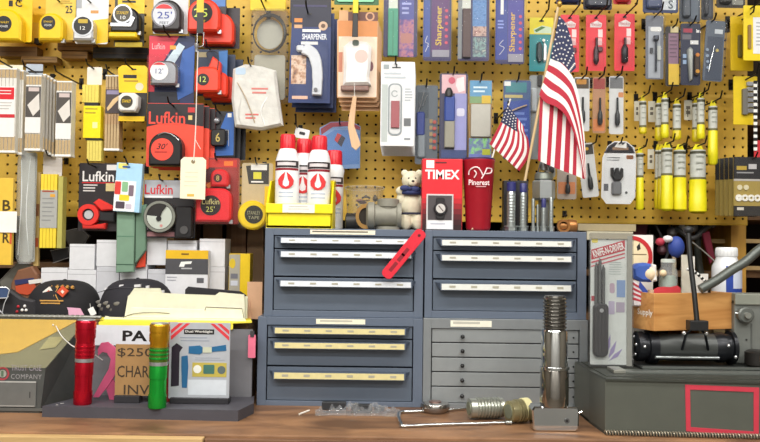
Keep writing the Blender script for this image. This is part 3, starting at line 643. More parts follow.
t.rect('sleeve', 39.2, 190, 56, 228, -.013, .001, C('#a9aaa6', .45)); t.rect('red_print', 41, 190.5, 53, 192, .001, .0014, C('#a04a34', .5)); t.rect('orange_print', 49, 194, 54, 197, .001, .0014, C('#d9a03a', .5)); t.lines(41, 198, 54, 224, 6, .0014, C('#8b8d8c', .5), fill=.25); t.box3('edge_slats', 56.2, 176, 61, 248, -.03, -.003, C('#b3ac58', .5), .0005)
t = T('paper_header', 'white header card behind the sleeved yellow rule', 'card', 53, 176, .26); t.rect('card', 43, 152, 62, 176, 0, .001, C('#e2dcd8', .6), r=1); hook(52, 157, .26, 'the sleeved yellow rule', out=.03)
t = T('chalk_reel_card', 'black lettered card with a red chalk line reel', 'chalk reel', 97, 232, .25)
t.rect('card', 78, 163, 118, 231, 0, .0015, C('#2b2629', .4), r=1.5); t.text('Lufkin', 81.5, 171, 113, 181.5, .002, C('#e9e6e4', .4), bold=.012); t.rect('red_underline', 81, 182.3, 113, 183.2, .0015, .002, RED); t.lines(82, 184.5, 97, 193, 3, .002, C('#cfcac8', .5), fill=.45); t.rect('white_box_print', 105.5, 164.5, 116.5, 170, .0015, .002, C('#d8d4d2', .5)); t.rect('cream_print', 105, 183, 116, 191, .0015, .002, C('#dbc88e', .5))
b = t.ring('reel_rim', 90.5, 215, 10.5, 6, .0015, .022, C('#e0352f', .35)); t.disc('reel_hub', 90.5, 215, 6.3, .0015, .016, C('#39353a', .4), par=b); t.disc('hub_label', 90.5, 215, 4.3, .016, .0175, C('#b7babd', .35), par=b); t.prism('reel_handle', [(95, 203), (100, 199), (114, 206), (116, 210), (103, 211)], .0015, .02, C('#e0352f', .35), .003); t.prism('reel_foot', [(84, 223), (97, 225), (108, 223), (107, 229), (85, 229)], .0015, .02, C('#d5322c', .35), .003); t.prism('reel_arm', [(97, 211), (116, 212), (116, 222), (98, 221)], .0015, .014, C('#26272a', .4), .003)
slot(t, 96, 167); hook(96, 167, .25, 'the red chalk reel')
t = T('leaflet_box', 'light blue leaflet box with small bright pictures, hanging tilted', 'box', 128, 214, .19, rot=3)
t.box3('box_body', 113, 163, 139, 212, -.02, 0, C('#a9d4ee', .4), .001); t.rect('yellow_patch', 115, 163.5, 124, 169, 0, .0005, C('#e9e07a', .4), r=1); t.rect('picture_panel', 112.8, 181, 134, 211.5, 0, .0006, C('#eceff2', .4))
for (a, b, c, d, m) in ((113, 182, 119, 195, '#d63c34'), (120, 182, 126, 192, '#88b98c'), (127, 185, 132, 196, '#7c6a78'), (118, 195, 128, 201, '#e8d22e'), (115, 202, 124, 209, '#4f4350'), (125, 204, 131, 209, '#c8c0d0'), (119, 166, 127, 168, '#2f5d9c')): t.rect('picture_print', a, b, c, d, .0005, .001, C(m, .4), r=1)
hook(128, 164, .19, 'the light blue leaflet box', out=.01)
t = T('chalk_bag', 'sage green folded cloth bag hanging under the blue leaflet', 'cloth bag', 130, 274, .21)
t.prism('front_panel', [(116, 209), (134, 209), (134, 272), (116.5, 273)], -.006, .006, C('#76957f', .75, 0, .15, 30, .4), .002); t.prism('side_panel', [(134.4, 206), (145, 204), (145, 250), (135, 264)], -.012, .002, C('#66846f', .75, 0, .15, 30, .4), .002); t.rect('seam', 116.3, 236, 134, 236.8, .005, .0066, C('#567f68', .8)); t.rect('dark_foot', 116.5, 264, 134, 265, .005, .0066, C('#3d5c4a', .8))
t = T('orange_cone_tag', 'small orange-red pointed tag beside the green bag', 'tag', 141, 268, .23); t.prism('tag_body', [(136, 268), (143, 250), (146, 246), (145.5, 267)], 0, .006, C('#e0482c', .4), .002)
t = T('measuring_reel_card', 'red-lettered card with a round clear-faced measuring reel', 'measuring reel', 168, 240, .22)
t.rect('card', 143, 180, 195, 238, 0, .0015, C('#262427', .4), r=1); t.rect('grey_print', 143.3, 180.3, 186, 197.5, .0015, .002, C('#b5b9c0', .4)); t.text('Lufkin', 144, 184.5, 172, 194.5, .0025, C('#d52f38', .4), bold=.012); t.rect('white_print', 144.5, 195.8, 172, 198, .002, .0026, C('#e9e9ea', .4)); t.rect('pink_print', 144, 232, 178, 236.5, .0015, .002, C('#b8848a', .4)); t.rect('pink_print', 144, 222, 148, 230, .0015, .002, C('#c9a8c4', .4))
b = t.disc('reel_case', 162, 217, 16.5, .0015, .028, C('#2c2a2a', .3), bev=.004); t.ring('clear_rim', 162, 217, 15.5, 13, .027, .030, C('#8c8f86', .25, .3), par=b); t.prism('dial', circ(162, 217, 12.4, None, 22, -60, 185)+[(162, 217)], .027, .0295, C('#bcc3ba', .35), par=b); t.disc('hub', 161.5, 219, 2.6, .0295, .032, BLK, par=b, n=14); t.tube('crank', [(162, 218, .031), (165, 211, .032), (169, 206, .032)], .0014, C('#2a2a2a', .4), 6, par=b); t.disc('red_mark', 164, 226, 1.4, .0295, .0302, C('#c98a86', .4), par=b, n=10)
t.prism('case_corner', rrect(176, 206, 194, 238, 3), .0015, .022, C('#1f1e21', .35), .004); t.disc('case_knob', 186, 230, 4, .022, .026, C('#4c4b4c', .4), n=16)
hook(163, 181, .22, 'the round measuring reel', out=.03)
t = T('tape_measure_card', 'clear twin pack of red tapes, a small one above a large one', 'tape measure', 216, 226, .23)
t.rect('card', 196, 158, 239, 224, 0, .0015, C('#96342f', .4), r=2); t.rect('red_print', 198, 159.5, 236, 167, .0015, .002, C('#c9342c', .4)); t.rect('orange_print', 223, 161, 232, 165.5, .002, .0024, C('#f07a2a', .4)); t.prism('print_curl', [(205, 185), (211, 181), (213, 184), (208, 189)], .002, .0025, C('#d8893c', .5)); t.rect('dark_print', 205, 168, 214, 182, .0015, .002, C('#4a2428', .5))
tape_case(t, 212, 170, 230, 187, RED, (219.5, 179, 4.2), C('#4b1c22', .4), txt=[('8', 218, 176.5, 221, 181.5, C('#c9b76a', .4))], name='small_tape')
tape_case(t, 198, 189, 233, 222, C('#e62a33', .33), (213, 206, 10), C('#241a1c', .4), txt=[('Lufkin', 204.5, 199.5, 221.5, 205, C('#d9cf8a', .4)), ("25'", 208.5, 207, 217, 212.5, C('#cfd06a', .4))], name='large_tape', rt=.3)
t.blister(196.5, 158.5, 239.5, 225, .040, CL, r=4, bev=.004); hook(217, 160, .23, 'the red twin pack', out=.02)
t = T('tape_measure_card', 'yellow round-cased tape on a clear pack beside the bin of bottles', 'tape measure', 254, 232, .22)
t.rect('card', 241, 163, 272, 226, 0, .0015, C('#c6b48e', .4), r=2, bev=0); t.prism('black_print', [(245, 166), (268, 163), (268, 184), (248, 184)], .0015, .002, C('#36332f', .4)); t.rect('white_print', 250, 164.5, 266, 170, .002, .0024, C('#e9e9e6', .4)); t.rect('yellow_print', 252.5, 172, 260.5, 179, .002, .0024, C('#d6cf3a', .4)); t.lines(250, 181, 266, 184, 1, .0024, WHT, fill=.5); t.rect('yellow_stripe', 264, 186, 271, 224, .0015, .0022, YEL)
b = t.disc('tape_measure', 254, 215.5, 14.5, .0015, .034, C('#f0cf1c', .33), bev=.005); t.disc('face_disc', 255.5, 215, 9, .032, .0348, C('#2b2a26', .4), par=b); t.text('STANLEY', 249, 211.5, 262, 215, .0353, C('#a8a684', .4), par=b); t.text('TAPE', 250, 216.5, 261, 219.5, .0353, C('#a8a684', .4), par=b)
t.blister(240, 161, 273, 229, .038, CL, r=3, bev=.003); hook(257, 164, .22, 'the yellow round-cased tape', out=.02)

# ------------------------------------------------------------------ hanging goods, middle of the board
DK = C('#24262e', .4)
t = T('knife_sharpener_card', 'navy sharpener card with a curved white handle', 'sharpener', 310, 108, .24)
t.prism('card', [(291, 6), (330, 6), (330, 103), (288, 103), (289, 60)], 0, .0015, C('#22376e', .4)); t.rect('dark_print', 291, 6, 330, 26, .0015, .0019, C('#1c1f38', .4)); t.rect('orange_print', 293, 17.5, 301, 21.5, .0019, .0023, C('#e08a3a', .4)); t.rect('orange_print', 293, 24, 301, 27.5, .0019, .0023, C('#d9aa80', .4)); t.disc('round_badge', 322, 25, 4.6, .0019, .0025, C('#d8b79a', .4)); t.disc('badge_mark', 322, 25, 2.2, .0025, .0028, C('#6a4c3a', .4), n=12)
t.lines(301, 28.5, 322, 32.5, 1, .0024, WHT, fill=.7); t.text('SHARPENER', 301, 33, 326, 39, .0024, C('#dfe4ee', .4), bold=.03); t.rect('white_print', 300, 41, 317, 44, .0015, .0021, WHT); t.rect('portrait_print', 290.5, 55, 305.5, 84, .0015, .0021, PRINT(['#5a4a4c', '#b98a6a', '#e6cdb8', '#9c7a66'], 60)); t.lines(291, 96, 308, 100, 1, .0022, C('#e2b8a0', .4), fill=.8)
h = smooth_path([Vector((303, 49, 0)), Vector((312, 54, 0)), Vector((316.5, 66, 0)), Vector((317.5, 82, 0)), Vector((317, 96, 0))], 6)
wd = [5.5, 5.6, 5.2, 4.8, 4.6]; L_, R_ = [], []
for i, p in enumerate(h):
    q = h[min(i+1, len(h)-1)]-h[max(0, i-1)]; n_ = Vector((-q.y, q.x, 0)).normalized(); k = wd[min(4, int(i/6))]
    L_.append((p.x+n_.x*k, p.y+n_.y*k)); R_.append((p.x-n_.x*k, p.y-n_.y*k))
b = t.prism('handle', L_+R_[::-1], .002, .020, C('#d3d8df', .3), .0022, smooth=True); t.rect('handle_tip', 296, 46, 304, 52, .002, .018, C('#d3d8df', .3), r=2, bev=.003); t.disc('rivet', 316, 91, 2, .021, .0235, C('#6d6f74', .4), par=b, n=12)
t.blister(293, 43, 328, 101, .026, CL, r=5); slot(t, 308, 13)
t.behind(2, .0275, 2.6, 3, 'navy sharpener card hanging behind the front one', 'navy sharpener cards on one hook'); hook(308, 13, .24, 'the navy sharpener cards')
t = T('sharpener_card', 'dark upper card above the navy sharpener', 'card', 310, 24, .26); t.rect('card', 290, -8, 331, 23, 0, .004, C('#1b1a2c', .4), r=1); t.rect('purple_print', 293, 5, 327, 7, .004, .0044, C('#3a3560', .4)); hook(308, -4, .26, 'the dark upper card', out=.02)

t = T('carded_scraper', 'orange and cream card with a bulky white tool', 'tool card', 356, 98, .21)
t.prism('card', [(336, 20), (338, 18), (338, 9.5), (347, 9.5), (347, 15), (363, 14), (377, 16), (377, 95), (375, 98), (337, 98)], 0, .0015, C('#d9a878', .4)); t.rect('brown_print', 347, 11, 377, 20, .0015, .0019, C('#6a3e34', .4)); t.rect('orange_print', 337, 20, 376.5, 36, .0015, .0020, C('#d58a4a', .4)); t.rect('cream_print', 338, 36, 376.5, 97, .0015, .0019, C('#f0d9c2', .4)); t.ring('round_badge', 369, 15.5, 4.6, 3, .0019, .0026, C('#d8a47c', .4)); t.rect('pink_print', 338, 52, 342, 72, .0019, .0023, C('#cf8468', .4)); t.disc('picture_spot', 370.5, 66, 2.6, .0019, .0024, C('#7a4a52', .4), n=14, ry=5)
b = t.prism('tool_body', [(343, 48), (350, 42), (366, 43), (371, 48), (370, 70), (369, 78), (371, 86), (343, 87), (344, 66)], .002, .026, C('#f2efec', .35), .007, smooth=True); t.rect('slot_plate', 352, 42, 358.5, 47.5, .024, .028, C('#4d5c50', .4), r=2, par=b); t.disc('print_swirl', 361, 58, 6.5, .0255, .0268, C('#e3c4bb', .4), par=b); t.rect('blade_guard', 341, 87, 369, 92, .002, .022, C('#8b6a60', .4), r=1, bev=.002, par=b)
t.blister(340, 38, 374, 95, .031, CL, r=5); t.behind(3, .014, 1.4, 3.4, 'orange and cream scraper card hanging behind the front one', 'scraper cards on one hook', only=('card',))
hook(356, 17, .21, 'the orange and cream cards', out=.02)
t = T('green_card', 'green blister card cut off above the orange card', 'card', 355, 6, .27); t.rect('card', 334, -10, 379, 5, 0, .002, C('#2c6b3c', .4), r=1); t.rect('pale_print', 337, -8, 374, 2.5, .002, .006, C('#8fe0b0', .4), r=2); hook(356, -4, .27, 'the green card', out=.02)
t = T('strap_opener', 'yellow and black strip hanging before the orange card', 'strap', 355, 38, .16); t.rect('yellow_strip', 352.5, -12, 358, 13, 0, .003, C('#e6d21c', .4), bev=.0008); t.prism('black_strip', [(352.7, 13), (357.7, 13), (358, 37), (352, 37)], 0, .003, BLK, .0008); hook(355, -9, .17, 'the yellow and black strip', out=.02)
t = T('wood_stick', 'pale bent wooden paint stick hanging below the orange card', 'stick', 356, 151, .19); t.prism('stick', [(352, 96), (356, 96), (354.5, 118), (354, 126), (361, 145), (356, 150.5), (351.5, 147), (347.5, 128), (348.5, 116)], 0, .004, WOOD('#d0a880', '#e6c6a0', (20, 20, 3), .5), .001); t.tube('string', [(353.5, 80, .004), (353.8, 97, .002)], .0009, WHT, 6)
t = T('carded_bag', 'blue and red printed card behind the spray bottles', 'card', 342, 170, .30)
t.prism('card', [(319, 128), (330, 122), (350, 121), (360, 126), (360, 168), (320, 170)], 0, .003, C('#7fa0cf', .4)); t.prism('red_arc_print', [(320, 129), (330, 122.5), (350, 121.5), (359.5, 126.5), (359.5, 130), (346, 126), (332, 127), (321, 135)], .003, .0035, C('#9a3a4a', .4)); t.prism('blue_print', [(322, 138), (334, 130), (350, 130), (359, 134), (359, 164), (322, 166)], .003, .0034, C('#5a86c4', .4)); t.prism('dark_tool_print', [(341, 135), (345, 138), (341, 147), (337, 143)], .0034, .0042, C('#3a3a4a', .4)); t.prism('red_tool_print', [(337, 133), (341, 135), (337, 143), (334, 140)], .0034, .0042, C('#c03a3a', .4)); t.blister(320, 128, 360, 169, .018, CL2, r=4); hook(340, 125, .30, 'the blue and red card', out=.02)

def sharp_blister(label, x0, x1, y1, Y, build, hk):
    t = T('sharpening_stone_pack', label, 'sharpener', (x0+x1)/2, y1, Y); t.rect('card', x0+1, -10, x1-1, y1-1, 0, .0015, C('#37315e', .4), r=2); build(t)
    t.blister(x0, -11, x1, y1, .020, CL2, r=3, bev=.005); hook((x0+x1)/2, -8, Y, hk, out=.02); return t
def bA(t):
    t.rect('green_stone', 387.5, 9, 397.5, 57, .002, .014, C('#4fa384', .5), bev=.001); t.rect('stone_line', 392.3, 12, 392.9, 55, .0138, .0143, C('#3a7a62', .5)); t.rect('white_print', 388, -9, 397, 9, .002, .006, C('#dfe4d6', .5)); t.rect('blue_print', 399, -9, 413.5, 19, .0015, .002, C('#4a4f9c', .4)); t.lines(401, 2, 411, 16, 3, .0024, C('#a9aee0', .4)); t.rect('purple_print', 399, 19, 413.5, 57, .0015, .002, PRINT(['#4f4590', '#8a5a92', '#c07a86', '#594a9a'], 70)); t.rect('picture_print', 400.5, 33, 412, 43, .002, .0024, C('#b97a72', .4), r=2)
sharp_blister('clear pack with a green sharpening stone', 382, 418, 58, .25, bA, 'the green stone pack')
def bB(t):
    t.rect('purple_print', 431, -9, 449, 52, .0015, .002, C('#5a2c6a', .4)); t.rect('blue_print', 422.8, -9, 429.5, 57, .0015, .002, C('#37509c', .4)); t.text('Sharpener', 419, 21.5, 459, 29.5, .0025, C('#e6c23c', .4), rot=-90, bold=.015); 
    for k in range(6): t.disc('pink_letter_dot', 446, 10+k*6.5, 1.6, .002, .0026, C('#d9465e', .4), n=10)
    t.rect('grey_foot', 432, 50, 449, 57, .0015, .003, C('#9b98a4', .4)); t.tube('white_swash', [(427, 36, .0024), (425, 42, .0024), (428, 44, .0024), (425, 52, .0024)], .0008, WHT, 6, sm=3)
sharp_blister('purple sharpener pack with yellow vertical lettering, next to the green stone', 422, 452, 62, .25, bB, 'the first lettered sharpener pack')
def bC(t):
    t.rect('brown_stone', 462, 9, 470, 58, .002, .014, C('#5b4644', .6), bev=.001); t.rect('white_print', 461.5, -9, 470, 9, .002, .006, C('#d9dbd0', .5)); t.rect('blue_print', 472, -9, 486, 26, .0015, .002, PRINT(['#2f5aa0', '#6a9ad0', '#35609c'], 90, (1, 1, 5))); t.rect('picture_print', 472.5, 26, 486, 36, .0015, .0021, PRINT(['#9a6a68', '#d0b0a0', '#7a5a60'], 90)); t.rect('picture_print', 472.5, 37, 486, 57, .0015, .0021, PRINT(['#4a6a8a', '#8fb0a8', '#556070', '#c0c8b8'], 90)); t.rect('grey_backing', 457.5, -9, 461.5, 59, .0015, .002, C('#8a8f92', .4))
sharp_blister('clear pack with a dark brown sharpening stone', 456.5, 490, 62, .25, bC, 'the brown stone pack')
def bD(t):
    t.rect('blue_print', 495, -9, 507, 60, .0015, .002, C('#2e3f94', .4)); t.rect('violet_print', 507.5, -9, 523, 54, .0015, .002, C('#46409a', .4)); t.rect('white_tick', 500, -5, 503, 14, .002, .0026, WHT); t.text('Sharpener', 492.5, 28, 532.5, 35.5, .0025, C('#e3b83e', .4), rot=-90, bold=.015)
    for k in range(6): t.disc('pink_letter_dot', 520, 16+k*6.5, 1.6, .002, .0026, C('#d9465e', .4), n=10)
    t.lines(497, 20, 505, 30, 3, .0024, C('#8fa0e0', .4)); t.tube('white_swash', [(503, 40, .0024), (499, 45, .0024), (504, 48, .0024), (499, 55, .0024)], .0008, WHT, 6, sm=3); t.rect('grey_foot', 508, 54, 523, 62, .0015, .003, C('#9b98a4', .4))
sharp_blister('violet sharpener pack with yellow vertical lettering, next to the teal knife card', 494, 525, 65, .25, bD, 'the second lettered sharpener pack')
t = T('pocket_knife_card', 'teal blister card with a yellow header and a folding knife', 'pocket knife', 541, 72, .30)
t.rect('card', 529, 17, 553, 71.5, 0, .0015, C('#1f8f96', .4), r=1.5); t.rect('yellow_header', 529, 17, 553, 34, .0015, .002, C('#e6d62c', .4)); t.prism('pale_logo', [(533, 29), (542, 25), (551, 27), (551, 33), (534, 33)], .002, .0025, C('#c9dcc0', .4)); t.prism('green_stroke', [(534, 30), (541, 26), (545, 27), (536, 32)], .0025, .0029, C('#4c7a3a', .4))
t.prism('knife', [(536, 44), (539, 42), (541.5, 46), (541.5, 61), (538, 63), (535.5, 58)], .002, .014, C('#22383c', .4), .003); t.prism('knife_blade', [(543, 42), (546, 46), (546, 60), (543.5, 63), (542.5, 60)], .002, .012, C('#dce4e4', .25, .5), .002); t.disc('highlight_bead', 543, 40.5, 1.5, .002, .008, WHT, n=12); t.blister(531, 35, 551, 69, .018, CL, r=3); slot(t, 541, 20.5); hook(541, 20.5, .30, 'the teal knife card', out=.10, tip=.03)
def red_bit(label, x0, x1, y0, y1, hk, tool=0, hkx=None):
    t = T('drill_bit_card', label, 'drill bit', (x0+x1)/2, y1, .30, group='red drill bit cards'); cx = (x0+x1)/2
    t.rect('card', x0, y0, x1, y1, 0, .0015, C('#e0313f', .38), r=1.5); t.prism('white_logo', [(cx-6, y0+9), (cx+1, y0+6), (cx+6, y0+9), (cx+5, y0+13), (cx-6, y0+13)], .0015, .002, C('#e3dcdc', .4)); t.text('Milwaukee', cx-5.5, y0+8, cx+5, y0+12, .0024, C('#b84650', .4), shear=.3)
    t.rect('white_print', cx+2, y0+15, cx+6.5, y0+23, .0015, .002, C('#f0d8d8', .4)); t.rect('white_print', cx+1.5, y0+24, cx+6, y0+31, .0015, .002, C('#f0c4c6', .4))
    b = t.lathe('bit_shank', cx, [(1.3, y1-33), (1.3, y1-22)], .008, C('#4a3a3e', .3, .7), 10)
    if tool: t.lathe('bit_body', cx-.5, [(1.5, y1-26), (3.4, y1-22), (3.4, y1-9), (2.6, y1-8)], .008, C('#26242a', .35, .4), 16)
    else:
        t.lathe('bit_body', cx-.5, [(1.5, y1-24), (2.6, y1-20), (2.6, y1-12), (3, y1-10), (1.2, y1-6)], .008, C('#3b2a30', .35, .4), 16); t.rect('bit_cross', cx-2, y1-24, cx+6, y1-19, .003, .010, C('#5a3038', .4), r=1, bev=.002)
    t.blister(x0+3, y0+28, x1-3, y1-3, .018, CL, r=3); slot(t, cx, y0+3.5, w=4); hook(hkx or cx, y0+3.5, .30, hk, out=.11, tip=.03)
red_bit('red drill bit card half hidden by the large flag', 560, 579, 14, 72, 'the red card behind the flag')
red_bit('red drill bit card beside the flag, short bit with a cross piece', 585.5, 606, 14, 71, 'the red card beside the flag')
red_bit('red drill bit card with a thick black bit, next to the clear tool packs', 614, 634.5, 13, 71, 'the red card next to the clear packs', 1)
for k, (a, b, c, d, m, lab) in enumerate(((556, -8, 581, 5, '#23305e', 'navy pack bottom above the flag-side red card'), (583, -8, 612, 10, '#1c2338', 'dark navy pack bottom above the red bit cards'), (613, -8, 631, 4.5, '#cf2c3a', 'red pack bottom above the thick-bit card'))):
    t = T('hanging_pack', lab, 'pack', (a+c)/2, d, .29); t.rect('card', a, b, c, d, 0, .0015, C(m, .4), r=2); t.prism('pack_body', rrect(a+2, b, c-2, d-1.5, 3), .0015, .018, C(m, .35), .005); t.blister(a+.5, b, c-.5, d-.5, .022, CL, r=3)

# lower middle packs
t = T('white_gauge_card', 'white blister card with a grey rule window and a dark red insert', 'gauge card', 397, 148, .20)
t.rect('card', 380, 61, 414, 146, 0, .0015, C('#e6e8ea', .4), r=1); t.rect('grey_side', 381, 84, 387, 142, .0015, .002, C('#b9c2c0', .4)); t.rect('window_rim', 387.5, 83, 401.5, 135.5, .0015, .003, C('#8f989c', .4), r=5); t.rect('window_back', 389, 84.5, 400, 134, .003, .0036, C('#d3d6d8', .4), r=4); t.rect('red_insert', 390.5, 101, 399, 128, .0036, .009, C('#a05a60', .45), bev=.001); t.ring('grey_swirl', 394, 93.5, 3.4, 2.4, .0036, .0040, C('#9aa2a4', .4), a0=20, a1=330); t.lines(383, 72, 407, 80, 2, .0022, C('#bcc5cc', .4)); t.lines(404, 88, 412, 102, 5, .0022, C('#b3bac0', .4)); t.rect('code_patch', 403.5, 118, 410.5, 126, .0015, .002, C('#6a6d70', .4)); t.lines(404, 138, 411, 141, 1, .0022, C('#8d9498', .4), fill=.6); t.rect('brand_mark', 382.5, 64, 388, 68.5, .0015, .002, C('#9aa5a8', .4))
t.rect('hang_slot', 391, 66.4, 400, 67.6, .0012, .0022, C('#3a3d40', .5), r=.6); t.rect('hang_slot', 394.8, 63, 396.2, 66.5, .0012, .0022, C('#3a3d40', .5))
t.behind(6, .009, .35, 1.3, 'white gauge card hanging behind the front one', 'white gauge cards on one hook', only=('card',)); hook(395.5, 64, .20, 'the white gauge cards', out=.02)
def pack(name, label, cat, x0, y0, x1, y1, Y, base, parts, hk=None, rot=0, bl=.016, r=3, clm=None, out=.03, tip=.014):
    t = T(name, label, cat, (x0+x1)/2, y1, Y, rot=rot); t.rect('card', x0+.8, y0+.8, x1-.8, y1-.8, 0, .0015, base, r=max(.5, r-1))
    parts(t); t.blister(x0, y0, x1, y1, bl, clm or CL, r=r)
    if hk: hook((x0+x1)/2, y0+3, Y, hk, out=out, tip=tip)
    return t
def pp(t):
    t.rect('dark_print', 417, 92, 428, 118, .0015, .002, C('#3a4650', .4)); t.tube('silver_blade', [(423, 92, .006), (420, 104, .008), (417, 114, .006)], .0016, SIL, 6, sm=3); t.tube('silver_blade', [(426, 95, .006), (422, 106, .008)], .0012, SIL, 6); t.rect('blue_handle', 416, 112, 424, 136, .002, .012, C('#2a3f90', .4), r=2, bev=.003); t.rect('grey_handle', 417, 134, 425, 158, .002, .010, C('#8a939a', .4), r=2, bev=.003)
    for k in range(5): t.disc('red_bead', 434, 122+k*6.5, 1.8, .002, .007, C('#b8483e', .4), n=12); t.rect('tan_patch', 429, 119+k*6.5, 432, 123+k*6.5, .0015, .0022, C('#a58a5a', .4))
pack('driver_set_pack', 'clear pack with blue-handled drivers and red beads', 'driver set', 414, 84, 438, 165, .25, C('#5a636c', .4), pp, 'the blue-handled driver pack', clm=CL2)
def pp(t):
    t.rect('pink_print', 441, 74, 465, 93, .0015, .002, C('#e0b6be', .4)); t.disc('red_spot', 451, 80, 3.5, .002, .0025, C('#cf5a72', .4), n=14); t.prism('white_shape_print', [(456, 78), (463, 76), (464, 90), (458, 92), (455, 85)], .002, .0025, C('#f0e8ea', .4)); t.rect('lilac_print', 454, 93, 466, 150, .0015, .002, C('#9a9cd2', .4)); t.rect('white_stroke', 456, 108, 464, 116, .002, .0025, C('#dcdcf0', .4), r=2); t.rect('blue_handle', 443.5, 96, 454, 122, .002, .014, C('#26469a', .4), r=2, bev=.003); t.lathe('neck', 448, [(2, 88), (4, 92), (4, 97)], .008, BLK, 14); t.rect('stone', 444, 119, 454, 148, .002, .012, C('#9a9788', .5), bev=.002); t.rect('blue_foot', 441, 150, 466, 158, .0015, .002, C('#36487c', .4))
pack('sharpener_pack', 'pink and lilac pack with a blue-handled stone', 'sharpener', 438, 72, 468, 160, .25, C('#3a3a58', .4), pp, 'the pink and lilac pack')
def pp(t):
    t.rect('sky_print', 469, 80, 491, 96, .0015, .002, C('#5f9ac4', .4)); t.rect('field_print', 469, 96, 491, 103, .0015, .002, C('#7fa070', .4)); t.rect('yellow_print', 481, 95, 490, 103, .002, .0025, C('#d9b83a', .4)); t.lines(472, 86, 487, 94, 2, .0025, C('#d8ecf4', .4)); t.rect('steel_plate', 470, 104, 490, 137, .002, .008, C('#b4b2aa', .28, .6), r=1, bev=.001); t.rect('green_print', 468.5, 138, 491, 154, .0015, .002, PRINT(['#4a9a58', '#8fd08a', '#6a70b0', '#5aa868'], 60)); t.rect('blue_foot_print', 468.5, 154, 491, 164, .0015, .002, C('#6a78c0', .4)); t.rect('yellow_foot', 482, 149, 490, 155, .002, .0024, C('#b8c03a', .4))
pack('steel_plate_pack', 'landscape-print pack with a plain steel plate', 'steel plate', 467.5, 79, 492.5, 166, .24, C('#a8844e', .4), pp, 'the steel plate pack')
def pp(t):
    t.rect('teal_print', 505, 82, 526, 92, .0015, .002, C('#3f8a92', .4)); t.rect('white_patch', 503.5, 81, 510, 85.5, .002, .0024, WHT); t.rect('yellow_line', 504, 94.5, 522, 97.5, .002, .0024, C('#c8b878', .4)); t.prism('blue_print', [(503, 102), (528, 99), (530, 150), (503, 150)], .0015, .002, C('#3350a4', .4)); t.tube('tan_tool', [(503, 117, .006), (513, 110, .008), (526, 105, .006)], .0022, C('#c9b090', .5), 6, sm=3); t.lines(513, 112, 528, 140, 5, .0024, C('#6f8ad0', .4))
pack('filleting_pack', 'blue and teal pack half covered by the small flag', 'tool pack', 502, 79, 531, 160, .26, C('#46618c', .4), pp, 'the blue and teal pack', clm=CL2)
def pp(t):
    t.rect('cream_handle', 538, 96, 546, 150, .002, .012, C('#d5cdb4', .45), r=2, bev=.003); t.rect('white_cap', 529.5, 88, 536, 112, .002, .012, C('#ced4d8', .4), r=2, bev=.003); t.rect('dark_tip', 536.5, 75, 541, 86, .002, .010, C('#2a2623', .4), r=1)
pack('putty_knife_pack', 'clear pack with a cream handle behind the large flag', 'tool pack', 528, 74, 550, 160, .30, C('#a3a8a8', .4), pp, None, clm=CL2)

def white_tool(label, x0, y0, x1, y1, header, body, hk, rot=0, cat='tool pack', Y=.28, tool='#303437', spot=None):
    def pp(t):
        t.rect('header_print', x0+1.5, y0+2, x1-1.5, y0+(y1-y0)*.22, .0015, .002, C(header, .4)); cx = (x0+x1)/2
        t.lathe('tool_shaft', cx+.5, [(1.0, y0+(y1-y0)*.38), (1.2, y0+(y1-y0)*.66)], .008, C(tool, .35, .5), 10); t.lathe('tool_grip', cx+.5, [(1.2, y0+(y1-y0)*.60), (2.4, y0+(y1-y0)*.66), (2.6, y0+(y1-y0)*.80), (1.6, y0+(y1-y0)*.85)], .008, C(tool, .4), 14)
        if spot: t.rect('print_patch', *spot[:4], .0015, .0022, C(spot[4], .4), r=1)
    return pack('hand_tool_pack', label, cat, x0, y0, x1, y1, Y, C(body, .4), pp, hk, rot=rot, out=.05, tip=.02)
white_tool('white tool pack with a black and yellow header, edge hidden by the flag', 573, 76, 590, 132, '#4a3a22', '#dfe2e3', 'the pack with the yellow header', spot=(576, 79, 586, 84, '#c98a2a'))
white_tool('tan and orange tool pack beside the white one', 591.5, 76, 606, 134, '#a03e38', '#b98a66', 'the tan and orange pack', spot=(593, 119, 604.5, 131, '#d8844c'))
white_tool('white tool pack with a grey header beside the bare board', 608, 75, 624, 135, '#6f7276', '#d6d9da', 'the grey-headed white pack', spot=(618, 92, 623, 97, '#cf8a5a'))
white_tool('white pack with black and yellow header hanging tilted beside the looped tool', 582, 142, 600, 198, '#3a3730', '#d9dcdc', 'the tilted white pack', rot=-7, spot=(585, 147, 594, 150, '#d8a82a'))
white_tool('orange-bottomed pack under the large flag', 556, 160, 577, 200, '#9aa09a', '#b9aca0', None, spot=(558, 182, 575, 194, '#d98a58'))
white_tool('grey pack hidden under the corner of the large flag', 545, 150, 556, 178, '#8f9494', '#a9aead', None)
t = T('snap_tool_pack', 'large round-shouldered white pack with a black double clamp', 'clamp', 619, 206, .27)
t.prism('card', [(601, 205-8), (602, 158), (607, 146), (614, 141), (626, 141), (634, 147), (636, 158), (635, 197), (630, 204), (606, 204)], 0, .0015, C('#dfe2e4', .4)); t.prism('header_print', [(603.5, 153), (608, 146), (614, 142), (626, 142), (632, 147), (634.5, 153)], .0015, .002, C('#4a4850', .4)); t.rect('tan_header_line', 612, 147, 628, 150, .002, .0024, C('#8a6e58', .4)); t.rect('orange_patch', 626, 155, 633, 159, .0015, .002, C('#cf8a62', .4), r=1); t.lines(606, 157, 622, 162, 2, .002, C('#b9bec2', .4)); t.rect('dark_patch', 603.5, 184, 608, 191, .0015, .002, C('#5d5f66', .4)); t.disc('rivet_print', 626, 192.5, 1.3, .0015, .003, C('#55585c', .4), n=10); t.prism('white_tab', [(614, 147), (618, 141), (622, 145), (626, 142), (626, 148)], .002, .003, WHT)
